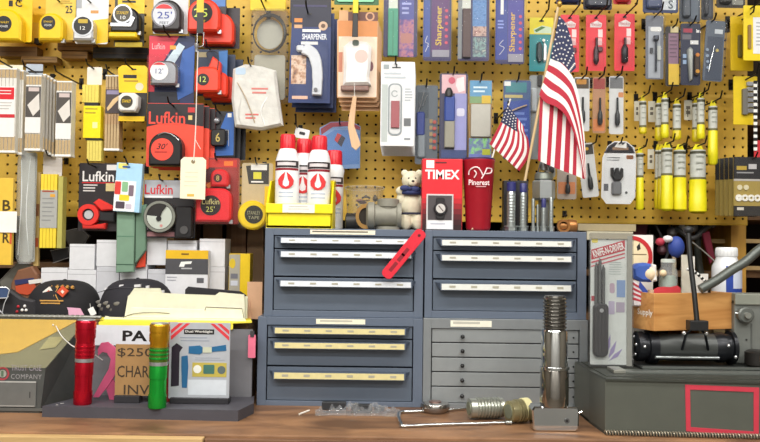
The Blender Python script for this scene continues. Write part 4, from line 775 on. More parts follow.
b = t.prism('clamp_body', [(610, 168), (612.5, 168), (613, 174), (615, 168), (617.5, 168), (618, 174), (620, 168), (622, 169), (622, 177), (619, 181), (613, 181), (610, 176)], .002, .014, C('#1d1e20', .4), .003); t.rect('clamp_handle', 611, 182, 620.5, 195, .002, .012, C('#707276', .4), r=2, bev=.003); t.prism('clear_blister', [(602.5, 197), (603.5, 158), (608, 147), (614, 143), (626, 143), (633, 148), (634.5, 158), (633.5, 197), (629, 202.5), (607, 202.5)], .002, .020, CL, .005); hook(619, 144, .27, 'the double clamp pack', out=.02)

# ------------------------------------------------------------------ right part of the board
def pp(t):
    t.rect('paper', 648, 26, 660, 78, .0015, .002, C('#a8adb6', .4)); t.rect('white_print', 650, 26.5, 661, 31, .002, .0026, WHT, r=1.5); t.lathe('hook_tool', 655, [(2.6, 36), (3, 40), (1, 42), (1, 72)], .008, C('#3b3f48', .3, .6), 12); t.rect('small_part', 649.5, 48, 652, 53, .002, .008, C('#34363c', .4)); t.rect('small_part', 656.5, 46, 660, 60, .002, .006, C('#c2c5c0', .4))
pack('hand_tool_pack', 'clear pack with a grey hook tool next to the red bit cards', 'tool pack', 644.5, 14, 664, 80, .27, C('#70747e', .4), pp, 'the hook tool pack', clm=CL2, out=.06, tip=.02)
def pp(t):
    t.rect('purple_print', 668, 33, 678, 64, .0015, .003, C('#8a6a80', .4)); t.rect('yellow_print', 668, 64, 678.5, 85, .0015, .005, C('#d9b63a', .4)); t.rect('cream_top', 670, 26, 678, 32, .0015, .003, C('#d9cc9a', .4)); t.lines(669, 36, 677, 60, 6, .0034, C('#5c4458', .4), fill=.3)
pack('saw_blade_pack', 'narrow purple and yellow pack between the tool packs', 'blade pack', 664.5, 25, 680, 87, .27, C('#2a2624', .4), pp, 'the purple and yellow pack', out=.03)
def pp(t):
    t.rect('red_print', 683, 28, 692, 32, .0015, .002, C('#a8304a', .4)); t.rect('white_patch', 690, 40, 698, 44, .0015, .0022, C('#e0e0e0', .4)); t.rect('white_patch', 696, 29.5, 699, 32, .0015, .0022, C('#e0e0e0', .4)); t.rect('grey_print', 682, 34, 691, 39, .0015, .002, C('#66646e', .4)); t.prism('knife', [(686, 50), (689, 47), (692, 50), (691.5, 80), (688.5, 82)], .002, .012, C('#b4b8b4', .3, .6), .003); t.rect('knife_clip', 693.5, 54, 698, 76, .002, .012, C('#3a2a22', .4), r=1.5, bev=.002); t.disc('copper_rivet', 695.8, 55.5, 2, .011, .014, C('#c07a3a', .35, .5), n=12); t.disc('copper_rivet', 695.8, 72, 2, .011, .014, C('#c9903a', .35, .5), n=12); t.rect('pale_chip', 682.5, 54, 686, 58, .0015, .003, C('#8fa8c8', .4)); t.rect('pale_chip', 682.5, 60, 686, 64, .0015, .003, C('#8fa8c8', .4))
pack('pocket_knife_pack', 'navy card with a silver knife and copper rivets', 'pocket knife', 679.5, 22, 701, 86, .26, C('#1f2640', .4), pp, 'the silver knife card', out=.03)
def pp(t):
    t.rect('white_patch', 711, 28.5, 719, 33, .0015, .0022, C('#c9d0d6', .4)); t.tube('silver_pin', [(711, 46, .006), (708.5, 60, .007), (707, 72, .006)], .0013, C('#d2d6d8', .25, .8), 8); t.rect('dark_print', 704, 36, 720, 80, .0014, .0018, C('#3c4658', .4))
    for k in range(4): t.disc('pale_dot', 705.5+k*.6-1, 50+k*6, 1.5, .0018, .004, C('#8fa0b4', .4), n=10)
    t.disc('yellow_dot', 714.5, 50, 1.6, .0018, .004, C('#c9b56a', .4), n=10)
pack('hand_tool_pack', 'smoky clear pack with a silver pin hanging tilted', 'tool pack', 701, 19, 722, 82, .25, C('#56606e', .4), pp, 'the tilted silver pin pack', rot=4, clm=CL2, out=.02)
for k, (a, b, c, d, m, m2, lab) in enumerate(((642.5, -8, 678, 13, '#2a3a66', '#d0d6da', 'navy and white pack bottom above the hook tool'), (679, -8, 700, 22, '#3f4752', '#566270', 'grey smoky pack bottom above the navy knife card'), (701, -8, 713, 20, '#20242e', '#2f3644', 'narrow dark pack bottom above the tilted pack'), (716, -8, 745, 8, '#2c2824', '#8a8a80', 'dark pack of loose metal clips in the upper corner'))):
    t = T('hanging_pack', lab, 'pack', (a+c)/2, d, .265); t.rect('card', a, b, c, d, 0, .0015, C(m, .4), r=2); t.rect('inner_print', a+(c-a)*.55, b+2, c-2, d-3, .0015, .002, C(m2, .4), r=1); t.prism('pack_item', rrect(a+3, b+2, a+(c-a)*.5, d-4, 2), .002, .014, C(m, .3), .004); t.blister(a, b, c, d, .02, CL2, r=3)
    if k == 0: t.text('S', 668, 0, 673, 9, .0025, C('#54606a', .4), bold=.02)
def ycard(label, x0, y0, x1, y1, Y, parts, hk, m='#ecd018'):
    t = T('yellow_tool_card', label, 'tool card', (x0+x1)/2, y1, Y); t.rect('card', x0, y0, x1, y1, 0, .003, C(m, .38), r=1, bev=.0008); parts(t); hook(min(750, (x0+x1)/2), y0+4, Y, hk, out=.07, tip=.03)
ycard('yellow card with a white window label at the photo edge', 743, 5, 775, 61, .22, lambda t: (t.rect('white_label', 752.5, 17, 775, 54, .003, .0038, C('#e4e6e8', .45)), t.rect('brown_item', 747, 25, 750, 49, .003, .008, C('#8d6f3a', .5), r=1), t.lines(755, 22, 772, 48, 7, .0042, C('#b3b7ba', .5), fill=.35)), 'the yellow window card')
ycard('yellow card with a dark slot behind the white-labelled one', 730, 16, 753, 71, .27, lambda t: t.rect('dark_item', 737, 35, 741, 58, .003, .010, C('#6a5f22', .5), r=1.5, bev=.002), 'the yellow slot card', '#d9b81a')
ycard('yellow card with a grey wire brush above the black and gold boxes', 733, 76, 757, 125, .27, lambda t: (t.rect('brush_back', 741, 89, 746, 115, .003, .012, C('#6c6a64', .5), r=1), [t.rect('bristle_row', 745.5, 82+k*5.4, 756, 86+k*5.4, .003, .011, C('#a9abb0', .35, .5), r=.6) for k in range(6)]), 'the wire brush card', '#e2c41a')
t = T('tape_roll_strip', 'black and white checked strip with a red tag at the pegboard end', 'strip', 757, 190, .24)
for k in range(22): t.rect('white_check' if k % 2 else 'black_check', 753.5, 80+k*3.2, 757, 83.2+k*3.2, 0, .002, WHT if k % 2 else BLK)
t.rect('red_tag', 754.5, 140, 775, 172, -.004, -.001, C('#c9303a', .4), r=1)
# yellow-capped tubes
def tube_pack(label, x0, x1, y0, ym, y1, Y, ci):
    t = T('drill_bit_tube', label, 'bit tube', (x0+x1)/2, y1, Y, group='yellow drill bit tubes'); cx = (x0+x1)/2; r = (x1-x0)/2
    ye = C('#e9de1e', .35) if ci else C('#d9c61c', .35)
    t.prism('hang_tab', [(cx-r*.8, y0+4), (cx-r*.3, y0-3), (cx+r*.3, y0-3), (cx+r*.8, y0+4)], -.001, .001, ye); t.lathe('label_sleeve', cx, [(r*.9, y0+3), (r*.92, y0+5), (r*.92, ym)], 0, C('#c3c6be', .4, 0, .2, 90), 18, ky=.9); t.lathe('dark_band', cx, [(r*.95, y0+4.4), (r*.95, y0+7)], 0, C('#4b4a38', .45), 18, ky=.9); t.lathe('lower_band', cx, [(r*.96, ym-2.6), (r*.96, ym-.4)], 0, C('#6d6a44', .45), 18, ky=.9)
    t.lathe('yellow_tube', cx, [(r*.92, ym-.5), (r, ym), (r*1.0, (ym+y1)/2), (r*1.05, (ym+y1)/2+.8), (r*1.06, y1-2), (r*.7, y1)], 0, ye, 18, ky=.9); t.lines(cx-r*.6, y0+9, cx+r*.6, ym-5, 3, r*.95*t.s*.95, C('#a0a59a', .5), fill=.2)
    return t
ti = 0
LAB = {0: 'short yellow bit tube first in the upper row', 1: 'short yellow bit tube partly behind its neighbour, upper row', 2: 'short yellow bit tube hanging low in the upper row', 3: 'upper-row yellow bit tube beside a white price card', 4: 'upper-row yellow bit tube behind the bright pair', 5: 'upper-row bright yellow tube with long white sleeve', 6: 'longest upper-row yellow tube next to the bare board',
       7: 'narrow yellow tube beside the double clamp pack', 8: 'rear thin yellow tube of the lower trio', 9: 'middle thin yellow tube of the lower trio', 10: 'front bright yellow tube of the lower trio', 11: 'lower yellow tube between the trio and the thickest tube', 12: 'thickest lower yellow tube with wide white sleeve'}
for k, (x0, x1, y0, ym, y1, Y) in enumerate(((639, 646.5, 98, 128, 134, .30), (655, 663, 100, 128, 141, .31), (661, 668.5, 95, 125, 138, .28), (672.5, 681, 101, 131, 140, .29), (692, 700, 100, 130, 142, .31), (697, 704.5, 95, 125, 139, .28), (708, 717.5, 103, 131, 165, .29),
        (636, 643.5, 150, 178, 210, .29), (654.5, 661, 147, 180, 209, .31), (657.5, 666, 147, 179, 210, .295), (661, 672.5, 145, 176, 211, .27), (673, 686, 147, 178, 211.5, .28), (689.5, 706, 147, 180, 213.5, .27))):
    tube_pack(LAB[k], x0, x1, y0, ym, y1, Y, k in (2, 5, 6, 7, 10, 11, 12))
    if k not in (1, 8, 9): hook((x0+x1)/2, y0-1, Y, 'the ' + LAB[k], out=.05, tip=.02)
for k, (x0, y0, x1, y1) in enumerate(((634, 101, 640, 121), (648, 101, 655, 122), (684, 100, 692, 120), (647.5, 149, 654, 169), (685, 103, 690, 116))):
    t = T('price_card', ('small white price card first in the upper tube row', 'small white price card after the first upper tube', 'small white price card before the bright upper pair', 'small white price card beside the lower trio', 'narrow white price card behind the upper pair')[k], 'price card', (x0+x1)/2, y1, .335); t.rect('card', x0, y0, x1, y1, 0, .001, C('#d9d6c4', .5), r=.5); t.rect('mark', x0+2, y0+6, x1-2, y0+9, .001, .0013, C('#6a6458', .5)); t.rect('mark', x0+2, y0+11, x1-2, y0+14, .001, .0013, C('#6a6458', .5))
# black and gold boxes at right
t = T('grinding_wheel_pack', 'front black and gold pack with a row of white discs', 'disc pack', 748, 217, .20)
t.rect('card', 733, 157, 775, 216, 0, .003, C('#a48f4a', .4), r=1); t.rect('black_header', 733, 157, 775, 179, .003, .0036, C('#232326', .4)); t.rect('gold_print', 736, 166, 746, 170, .0036, .004, C('#b59a3a', .4)); t.rect('white_print', 748, 164, 756, 169, .0036, .004, C('#c4c4c6', .4)); t.lines(736, 172, 754, 175, 1, .004, C('#9a9a9c', .4)); t.rect('grey_line', 733, 179, 775, 181, .003, .0036, C('#b9b5b0', .4)); t.rect('black_foot', 733, 206, 775, 216, .003, .0036, C('#2d2b2a', .4)); t.lines(736, 207.5, 746, 211, 1, .004, C('#d0ccc0', .4), fill=.8)
for k in range(5): t.ring('white_disc', 738+k*6.2, 198, 3.4, 1.3 if k else .6, .003, .006, C('#ecebe2', .4))
for k in range(2): t.disc('pale_disc', 739+k*6.5, 187.5, 2.6, .003, .005, C('#d8cfae', .4))
t.blister(733, 157, 775, 217, .016, CL, r=1)
t.behind(4, .022, -1.0, -.4, 'black and gold disc pack behind the front one', 'black and gold disc packs on one hook', only=('card', 'clear_blister', 'black_header')); hook(752, 159, .20, 'the black and gold packs', out=.02)
t = T('price_label', 'small white price label on a hook above the spray bottles', 'price label', 301, 139, .27, rot=12); t.rect('label_card', 293.5, 128.5, 308, 138.5, 0, .001, C('#eceef0', .5), r=1); t.rect('price_mark', 298, 131.8, 304, 134.8, .001, .0014, C('#2a2a2e', .5), r=1)
hook(297.5, 128, .28, 'the small white price label', out=.04, tip=.03)
# bare hook low on the board
t = T('cup_hook', 'tiny dark empty hook low on the bare board', 'hook', 565, 216, .345); t.rect('plate', 563.5, 210.5, 567.5, 216, -.014, -.010, C('#33302c', .4, .5)); t.tube('prong', [(565.5, 212, -.010), (565.5, 214, .006), (565.5, 217, .008), (565.5, 215, .014)], .0016, C('#33302c', .4, .5), 8)

# ------------------------------------------------------------------ flags
FR, FW, FB = C('#b3243a', .75, 0, .1, 40), C('#ece9e6', .75, 0, .06, 40), C('#2b3152', .75, 0, .1, 40)
def catmull2(pts, u):
    n = len(pts)-1; f = u*n; i = min(int(f), n-1); t_ = f-i
    p = [Vector(pts[max(0, min(n, i+k))]) for k in (-1, 0, 1, 2)]
    return .5*((2*p[1])+(p[2]-p[0])*t_+(2*p[0]-5*p[1]+4*p[2]-p[3])*t_*t_+(3*p[1]-p[0]-3*p[2]+p[3])*t_**3)
def cloth(t, name, top, bot, nu, nv, colour, par=None, thick=.0008):
    """ruled cloth between two edge curves of (x px, y px, depth m); colour(u,v) -> material index"""
    V = []; Fc = []; mi = []
    for s_ in (0, 1):
        for j in range(nv+1):
            for i in range(nu+1):
                a = catmull2(top, i/nu); b = catmull2(bot, i/nu); p = a.lerp(b, j/nv); V.append(t.L(p.x, p.y, p.z+s_*thick))
    N = (nu+1)*(nv+1)
    for s_ in (0, 1):
        for j in range(nv):
            for i in range(nu):
                q = s_*N+j*(nu+1)+i; Fc.append((q, q+1, q+nu+2, q+nu+1)); mi.append(colour((i+.5)/nu, (j+.5)/nv))
    me = bpy.data.meshes.new(name); me.from_pydata([tuple(v) for v in V], [], Fc)
    for m in (FR, FW, FB): me.materials.append(m)
    me.polygons.foreach_set('material_index', mi); me.polygons.foreach_set('use_smooth', [True]*len(Fc))
    o = bpy.data.objects.new(name, me); COL.objects.link(o); o.parent = par or t.o; return o
def star(t, par, x, y, r, d):
    pts = [(x+(r if k % 2 == 0 else r*.42)*math.sin(math.pi*k/5), y-(r if k % 2 == 0 else r*.42)*math.cos(math.pi*k/5)) for k in range(10)]
    t.prism('star', pts, d-.001, d+.0004, FW, par=par)
t = T('american_flag', 'large stars and stripes flag drooping on a slanted wooden stick', 'flag', 523, 232, .10)
t.tube('stick', [(521.5, 228, -.012), (524, 186, -.006), (556.5, 5, 0)], .0035, WOOD('#c4a878', '#dcc49a', (20, 20, 3), .5), 8); t.ball('finial', 558, 1.5, 2.6, C('#c9a04a', .3, .6), ry=3.6)
topc = [(557, 14, .004), (563, 22, .012), (569, 42, .020), (573, 68, .020)]
botc = [(549, 57, .004), (553, 60, .012), (560, 64, .018), (568, 73, .018)]
cl = cloth(t, 'flag_canton', topc, botc, 16, 12, lambda u, v: 2)
for i in range(8):
    for j in range(6):
        u = .03+.94*(i+.5)/8; v = (j+.28+(.42 if i % 2 else 0))/6
        p = catmull2(topc, u).lerp(catmull2(botc, u), min(v, .97)); star(t, cl, p.x, p.y, 1.2, p.z+.0018)
cloth(t, 'flag_cloth', [(549, 57.5, .004), (558, 63, .017), (567, 73, .020), (573, 85, .021), (579, 112, .019), (583, 143, .014), (585, 178, .008)], [(538, 94, .004), (543, 102, .012), (553, 107, .020), (562, 115, .022), (570, 130, .020), (577, 152, .015), (583, 177, .008)], 36, 12, lambda u, v: 1 if int(v*6) % 2 == 0 else 0)
cloth(t, 'flag_fold', [(539, 96, .000), (552, 104, .002), (564, 112, -.002), (574, 124, .002), (583, 134, .000)], [(537, 160, .004), (549, 165, .000), (561, 170, .004), (573, 174, .000), (584, 178.5, .004)], 26, 9, lambda u, v: 0 if int(u*11) % 2 == 0 else 1)
t = T('american_flag', 'small stars and stripes flag hanging over the blue and teal pack', 'flag', 500, 170, .14)
t.tube('stick', [(510, 98, -.002), (500, 130, -.002), (490.5, 164, -.002)], .0022, C('#e8e4dc', .5), 8)
tc_ = [(507, 104, 0), (503, 114, .004), (499, 124, .006), (494, 134, .004), (489, 144, 0)]; bc_ = [(523, 126, .004), (524, 133, .008), (528, 140, .004), (528, 156, .008), (519, 171, .004)]
cl = cloth(t, 'flag_cloth', tc_, bc_, 20, 13, lambda u, v: 2 if (u < .45 and v < .62) else (0 if int(v*13) % 2 == 0 else 1))
for i in range(5):
    for j in range(5):
        u = .04+.38*(i+.5)/5; v = .6*(j+.5)/5; p = catmull2(tc_, u).lerp(catmull2(bc_, u), v); star(t, cl, p.x, p.y, .9, p.z+.0016)
hook(507, 108, .16, 'the small flag stick', out=.01)

# ------------------------------------------------------------------ things on the upper left cabinet
t = T('plastic_bin', 'yellow plastic stacking bin full of bottles', 'bin', 299, 229, .035, z=ZUL)
by = C('#f1dc14', .38)
def bin_wall(nm, pts, mat=by): 
    v = [t.L(*p) for p in pts]; n = len(v)//2; f = [tuple(range(n)), tuple(range(n, 2*n))]+[(k, (k+1) % n, n+(k+1) % n, n+k) for k in range(n)]; return mesh_obj(nm, v, f, mat, t.o)
W0, W1 = 266, 332
t.box3('bin_floor', W0+1, 226, W1-1, 229, -.14, 0, by, .001); t.box3('front_wall', W0, 213, W1, 229, -.004, 0, by, .0012); t.box3('front_lip', W0-.5, 204.5, W1+.5, 214, -.003, .005, by, .0015); t.box3('back_wall', W0+1, 176, W1-1, 229, -.14, -.136, by, .001)
for x0, x1 in ((W0, W0+1.6), (W1-1.6, W1)): bin_wall('side_wall', [(x0, 229, 0), (x0, 205, 0), (x0, 190, -.035), (x0, 180, -.06), (x0, 176, -.14), (x0, 229, -.14), (x1, 229, 0), (x1, 205, 0), (x1, 190, -.035), (x1, 180, -.06), (x1, 176, -.14), (x1, 229, -.14)])
t.rect('label_card', 282.5, 205, 314.5, 213.5, .005, .0058, C('#efece0', .5)); t.lines(288, 207, 309, 212, 2, .0062, C('#bdb9ae', .5), fill=.25)
def bottle(label, cx, y0, y1, Y, w=11, z=None):
    t = T('spray_bottle', label, 'bottle', cx, 226.5, Y, group='white bottles with red caps by the yellow bin', z=z or ZUL+.0075)
    yb = 226.5; k = y0
    t.lathe('body', cx, [(7.2, k+14), (8.8, k+16), (10.2, k+20), (w, k+26), (w, yb-3), (w-1, yb)], 0, C('#eef0f2', .3), 28)
    cp = t.lathe('cap', cx, [(6.6, k), (7.4, k+1), (7.6, k+14.5)], 0, C('#e02532', .35), 24)
    for q in range(14):
        a = 2*math.pi*q/14
        v, f = tube_vf([t.L(cx, k+2)+Vector((math.cos(a)*7.5*t.s, math.sin(a)*7.5*t.s, 0)), t.L(cx, k+14)+Vector((math.cos(a)*7.65*t.s, math.sin(a)*7.65*t.s, 0))], .0006, 5); mesh_obj('cap_rib', v, f, C('#c01e2a', .4), cp)
    def wrap(nm, x0, ya, x1, yb_, mat, off=.0004):  # printed band following the round body
        n = 12; V = []; Fc = []
        for i in range(n+1):
            u = x0+(x1-x0)*i/n; a = math.asin(max(-.98, min(.98, (u-cx)/w))); r = w*t.s+off
            for yy in (ya, yb_): V.append(Vector((math.sin(a)*r, -math.cos(a)*r, (t.ay-yy)*t.s)))
        for i in range(n): Fc.append((2*i, 2*i+2, 2*i+3, 2*i+1))
        return mesh_obj(nm, V, Fc, mat, t.o)
    wrap('black_band', cx-w*.94, k+27, cx+w*.94, k+33.8, C('#2a2022', .4)); wrap('white_line', cx-w*.75, k+28.6, cx+w*.75, k+31.8, C('#d8d2d4', .4), .0007); wrap('red_band', cx-w*.94, k+34.3, cx+w*.94, k+36.6, C('#8e1c2c', .4))
    fy = k+46.5; dd = w*t.s
    t.prism('flame_emblem', [(cx+(a_-cx)*1.22, fy+(b_-fy)*1.12) for a_, b_ in [(cx-.5, fy-7.5), (cx-3.2, fy-5), (cx-4.8, fy-3), (cx-6.3, fy), (cx-5.8, fy+4), (cx-3, fy+7), (cx, fy+7.8), (cx+3, fy+7), (cx+5.8, fy+4), (cx+6.3, fy), (cx+4.8, fy-3), (cx+3.2, fy-5), (cx+.5, fy-7.5), (cx+1.6, fy-1), (cx+2.8, fy+1.5), (cx+2.4, fy+4.5), (cx, fy+5.8), (cx-2.4, fy+4.5), (cx-2.8, fy+1.5), (cx-1.6, fy-1)]], dd*.6, dd+.0012, C('#d32a2e', .4))
    for j in range(2): wrap('print_line', cx-7, k+58+j*4, cx+7, k+59.2+j*4, C('#b9c4d6', .4))
    return t
bottle('white bottle with red cap at the left side of the bin', 286.5, 135.5, 205, .075, 12)
bottle('white bottle with red cap squeezed between the outer two, set lower', 303, 139.5, 205, .118, 11.6)
bottle('white bottle with red cap at the right side of the front row', 318.2, 136.5, 205, .075, 11.6)
bottle('fourth white bottle with red cap standing behind the bin', 333.5, 147, 205, .212, 9.4, ZUL)

t = T('clear_cup', 'clear plastic cup of small red and grey parts', 'cup', 362, 229, .155, z=ZUL)
t.lathe('cup_wall', 364, [(20, 187), (19.5, 186), (19, 190), (16, 224), (15, 229)], 0, CLEAR('#f0eee8', .10, .1), 28); t.ring('rim', 364, 187, 20, 19, -.001, .0012, C('#c9c4b8', .3), ry=3)
for k in range(26):
    rr = random.Random(k); a = rr.random()*6.28; r = rr.random()*12
    t.ball('small_part', 364+math.cos(a)*r, 196+rr.random()*26, 2.6+rr.random()*2, (C('#7d3438', .5), C('#a8a396', .4), C('#5a5348', .4, .4), C('#c7a24a', .4), C('#8e5a54', .5))[k % 5], d=math.sin(a)*r*t.s, ry=1.5+rr.random()*1.6, u=8, vv=6)
t = T('pipe_fitting', 'grey cast pipe tee with its bronze mouth facing out', 'pipe fitting', 384, 229, .06, z=ZUL)
cg = C('#8d8b7f', .6, .25, .15, 60, .3)
t.hlathe('run_pipe', 215, [(366, 9.6), (368, 13.2), (374, 13.6), (375, 11), (384, 11.2), (396, 11), (397, 13), (401, 13), (401, 9)], .0, cg); t.lathe('branch_neck', 388, [(8, 198), (11, 199), (11, 206), (9.6, 207), (9.4, 216)], 0, cg, 22); t.lathe('branch_bead', 388, [(12.2, 226), (12.2, 229)], 0, cg, 22)
mo = t.ring('bronze_mouth', 365.5, 216, 10, 6.8, .0, .006, C('#a8814a', .35, .6), ry=12.5); t.disc('bore', 366, 216, 6.8, -.002, .0015, C('#2a241c', .8), ry=9)
t = T('round_fitting', 'dark round pipe cap standing behind the tee mouth', 'pipe fitting', 352, 229, .09, z=ZUL); t.hlathe('cap', 221, [(345, 5), (346, 8), (352, 8.2), (359, 8.2), (360, 6)], 0, C('#2f2d2b', .45, .3), 20); t.hlathe('cap_bead', 221, [(356, 8.8), (359.5, 8.8)], 0, C('#3b3936', .45, .3), 20)

# teddy bear
t = T('teddy_bear', 'worn cream teddy bear with a blue bow in a sitting pose', 'teddy bear', 411, 229, .11, z=ZUL)
fur = C('#dcd6bc', .95, 0, .16, 70, .8)
bm = bmesh.new()
for (x, y, d, rx, ry, rd) in ((411, 205, 0, 12, 15, 10), (411, 179, .002, 10, 9.6, 9), (412, 182, .022, 5, 4, 4), (404, 171.5, -.004, 3.6, 3.6, 2.2), (418.5, 171.5, -.004, 3.6, 3.6, 2.2), (400.5, 190, .012, 5.4, 4.6, 4.6), (401, 198, .006, 5, 8, 5), (421, 198, .006, 5, 9, 5), (405, 221, .020, 7.5, 8, 9), (417.5, 221, .020, 7.5, 8, 9), (405, 222, .034, 5.5, 7, 4), (417.5, 222, .034, 5.5, 7, 4)):
    m_ = Matrix.Translation(t.L(x, y, d)) @ Matrix.Diagonal((rx*t.s, rd*t.s, ry*t.s, 1)); bmesh.ops.create_uvsphere(bm, u_segments=20, v_segments=14, radius=1, matrix=m_)
me = bpy.data.meshes.new('body'); bm.to_mesh(me); bm.free(); me.materials.append(fur); bo = bpy.data.objects.new('body', me); COL.objects.link(bo); bo.parent = t.o
rm = bo.modifiers.new('join', 'REMESH'); rm.mode = 'VOXEL'; rm.voxel_size = .0016; rm.use_smooth_shade = True; sm_ = bo.modifiers.new('soft', 'SMOOTH'); sm_.iterations = 4
t.ball('eye', 408, 177.5, 1, BLK, d=.0215); t.ball('eye', 414.5, 177.5, 1, BLK, d=.0215); t.ball('nose', 412, 180.6, 1.5, BLK, d=.0310, ry=1)
nb = C('#2b3768', .7); t.tube('scarf', [(411+11.5*math.cos(a), 190+1.6*math.sin(a*1), .001+.024*math.sin(a)) for a in [2*math.pi*i/24 for i in range(24)]], .0065, nb, 10, closed=True); t.ball('bow_loop', 404, 187.5, 5, nb, d=.027, ry=3, rd=2); t.ball('bow_loop', 414, 188.5, 5, nb, d=.027, ry=3, rd=2); t.ball('bow_knot', 409, 188, 2, nb, d=.030)
t.tube('waist_band', [(411+11.8*math.cos(a), 212.5, .010+.020*math.sin(a)) for a in [2*math.pi*i/24 for i in range(24)]], .0028, C('#34364a', .8), 8, closed=True)

# ------------------------------------------------------------------ things on the upper right cabinet
t = T('watch_box', 'red and black wrist watch box with white lettering', 'watch box', 441, 232, .03, z=ZUR)
t.box3('carton', 421.5, 160.5, 462, 232, -.045, 0, C('#c8232f', .4), .001); t.rect('red_front', 422, 161, 461.5, 200, 0, .0005, C('#e3222f', .38))
for k in range(6): t.rect('fade_band', 422, 200+k*5.3, 461.5, 205.4+k*5.3, 0, .0005, C(('#c11f2b', '#991a25', '#741720', '#54151c', '#3c1318', '#2a1215')[k], .4))
t.rect('white_sticker', 425.5, 162, 433.5, 170, .0005, .001, WHT); t.text('TIMEX', 424.5, 171.5, 459, 181, .0012, C('#f4eeee', .4), bold=.03); t.lines(434, 163.5, 447, 166.5, 1, .0012, C('#6a1a20', .4), fill=.5)
t.rect('window_rim', 426, 196, 453, 231.5, .0005, .0035, C('#c9c6c6', .4), bev=.0008); t.rect('window_back', 427.5, 197.5, 451.5, 222, .0035, .0038, C('#4a4548', .4)); t.rect('white_panel', 427, 222.5, 452.5, 231, .0035, .0038, C('#e2e2e6', .4)); t.lines(430, 225, 449, 228.5, 1, .0041, C('#b9bac6', .4), fill=.4)
wa = t.rect('watch_strap', 435.5, 199.5, 444, 221, .0038, .008, C('#1d1b1e', .5), r=2, bev=.001); t.disc('watch_case', 440, 210.5, 6.8, .0038, .012, C('#29272b', .35), bev=.002, par=wa); t.disc('watch_dial', 440, 210.5, 4.6, .0115, .0126, C('#c9c6c2', .35), par=wa); t.prism('watch_hand', [(437.5, 208), (438.3, 207.5), (443, 213), (442.3, 213.6)], .0126, .0130, C('#55433f', .4), par=wa)
t = T('red_tumbler', 'dark red tapered drinking cup with a white logo', 'cup', 478, 232, .05, z=ZUR)
rc = C('#a61b2b', .28); P_ = [(15.8, 161), (16.4, 161.5), (16.4, 163), (15.9, 164), (12.2, 229), (11.2, 231.5), (10.5, 232)]
t.lathe('cup_body', 478, P_, 0, rc, 36); t.lathe('dark_rim', 478, [(15.2, 159.5), (16.3, 160), (16.3, 161.4)], 0, C('#3a2a52', .4), 36)
def onc(x, y, e=.0012):
    r = 15.9+(12.2-15.9)*(y-164)/65; return (x, y, math.sqrt(max(.01, r*r-(x-478)**2))*t.s+e)
wl = C('#f0dedf', .4)
def stroke(pts, r=.0016): t.tube('logo_stroke', [onc(x, y) for x, y in pts], r, wl, 6, sm=3)
stroke([(467, 177), (467.5, 173), (471, 170), (475, 170), (478, 173), (480.5, 178)]); stroke([(472, 173), (474, 176), (472, 180)]); stroke([(479, 181), (482, 176), (484.5, 170.5)]); stroke([(484.5, 170.5), (489.5, 171), (488.5, 175), (483, 176)]); stroke([(469, 171.5), (473, 169.5), (477, 171)])
t.text('Pinerest', 466.5, 182, 487, 187.5, onc(478, 184)[2]+.0006, wl, bold=.015); t.lines(473, 188.3, 484, 189.8, 1, onc(478, 189)[2]+.0004, C('#d89aa0', .4), fill=.6)
t.prism('chip_mark', [(470, 231), (472.5, 227), (474, 231)], .020, .0245, C('#c9a98a', .5))
zi = C('#b4bcbc', .28, .8, .1, 80); bl = C('#2c2f6a', .4)
def anchor_bolt(label, cx, r, y0, yb, Y, tip=True):
    t = T('anchor_bolt', label, 'bolt', cx, yb, Y, group='zinc bolts standing on the cabinet', z=ZUR)
    b = t.lathe('shank', cx, [(r*.9, y0+(9 if tip else 0)), (r, y0+(10 if tip else 1)), (r, yb-5)], 0, zi, 18)
    n = int((yb-5-y0-12)/3)
    for k in range(n): t.lathe('thread_ridge', cx, [(r*1.0, y0+12+k*3), (r*1.07, y0+13+k*3), (r*1.0, y0+14+k*3)], 0, zi, 16, par=b)
    if tip: t.lathe('blue_tip', cx, [(r*.9, y0), (r*1.12, y0+1), (r*1.12, y0+9)], 0, bl, 18)
    t.lathe('washer', cx, [(r*1.7, yb-5.4), (r*1.7, yb-4)], 0, zi, 20); t.lathe('hex_head', cx, [(r*1.5, yb-4), (r*1.5, yb-.5), (r*1.35, yb)], 0, zi, 6, smooth=False)
anchor_bolt('thick zinc anchor bolt with a blue tip', 511, 4.2, 183, 232, .035)
anchor_bolt('thinner zinc anchor bolt with a blue tip', 523, 3.2, 184, 232, .035)
t = T('bolt_rack', 'black holder box behind the two blue-tipped bolts', 'holder', 515, 232, .08, z=ZUR); t.box3('panel', 503.5, 181, 528, 232, -.03, 0, C('#1f1e22', .5), .001); t.box3('groove', 516, 183, 517, 231, -.001, .0008, C('#0f0f11', .6), 0); t.box3('foot', 502, 228.5, 529, 232, -.035, .006, C('#1a191c', .5), .001)
t = T('hex_fitting', 'large grey hexagonal pipe nut on a threaded post under the flag', 'fitting', 544, 232, .137, z=ZUR); t.lathe('top_post', 543.5, [(3.5, 160), (4, 162), (4, 170)], 0, C('#8c8f90', .3, .8), 14); t.lathe('collar', 543.5, [(7, 172), (9, 173.5), (9.5, 179), (7, 180)], 0, C('#8d938a', .35, .6), 24); t.lathe('hex_nut', 543.5, [(10, 180), (11.5, 182), (11.5, 198), (10, 200)], 0, C('#a8adae', .3, .7), 6, smooth=False); t.lathe('post', 543.5, [(5.5, 200), (5.5, 232)], 0, C('#8b9090', .35, .7), 16); t.tube('bail', [(537, 175, 0), (540, 162, .004), (546, 160, .004), (550, 174, 0)], .0016, C('#7a7d80', .35, .8), 6, sm=4)
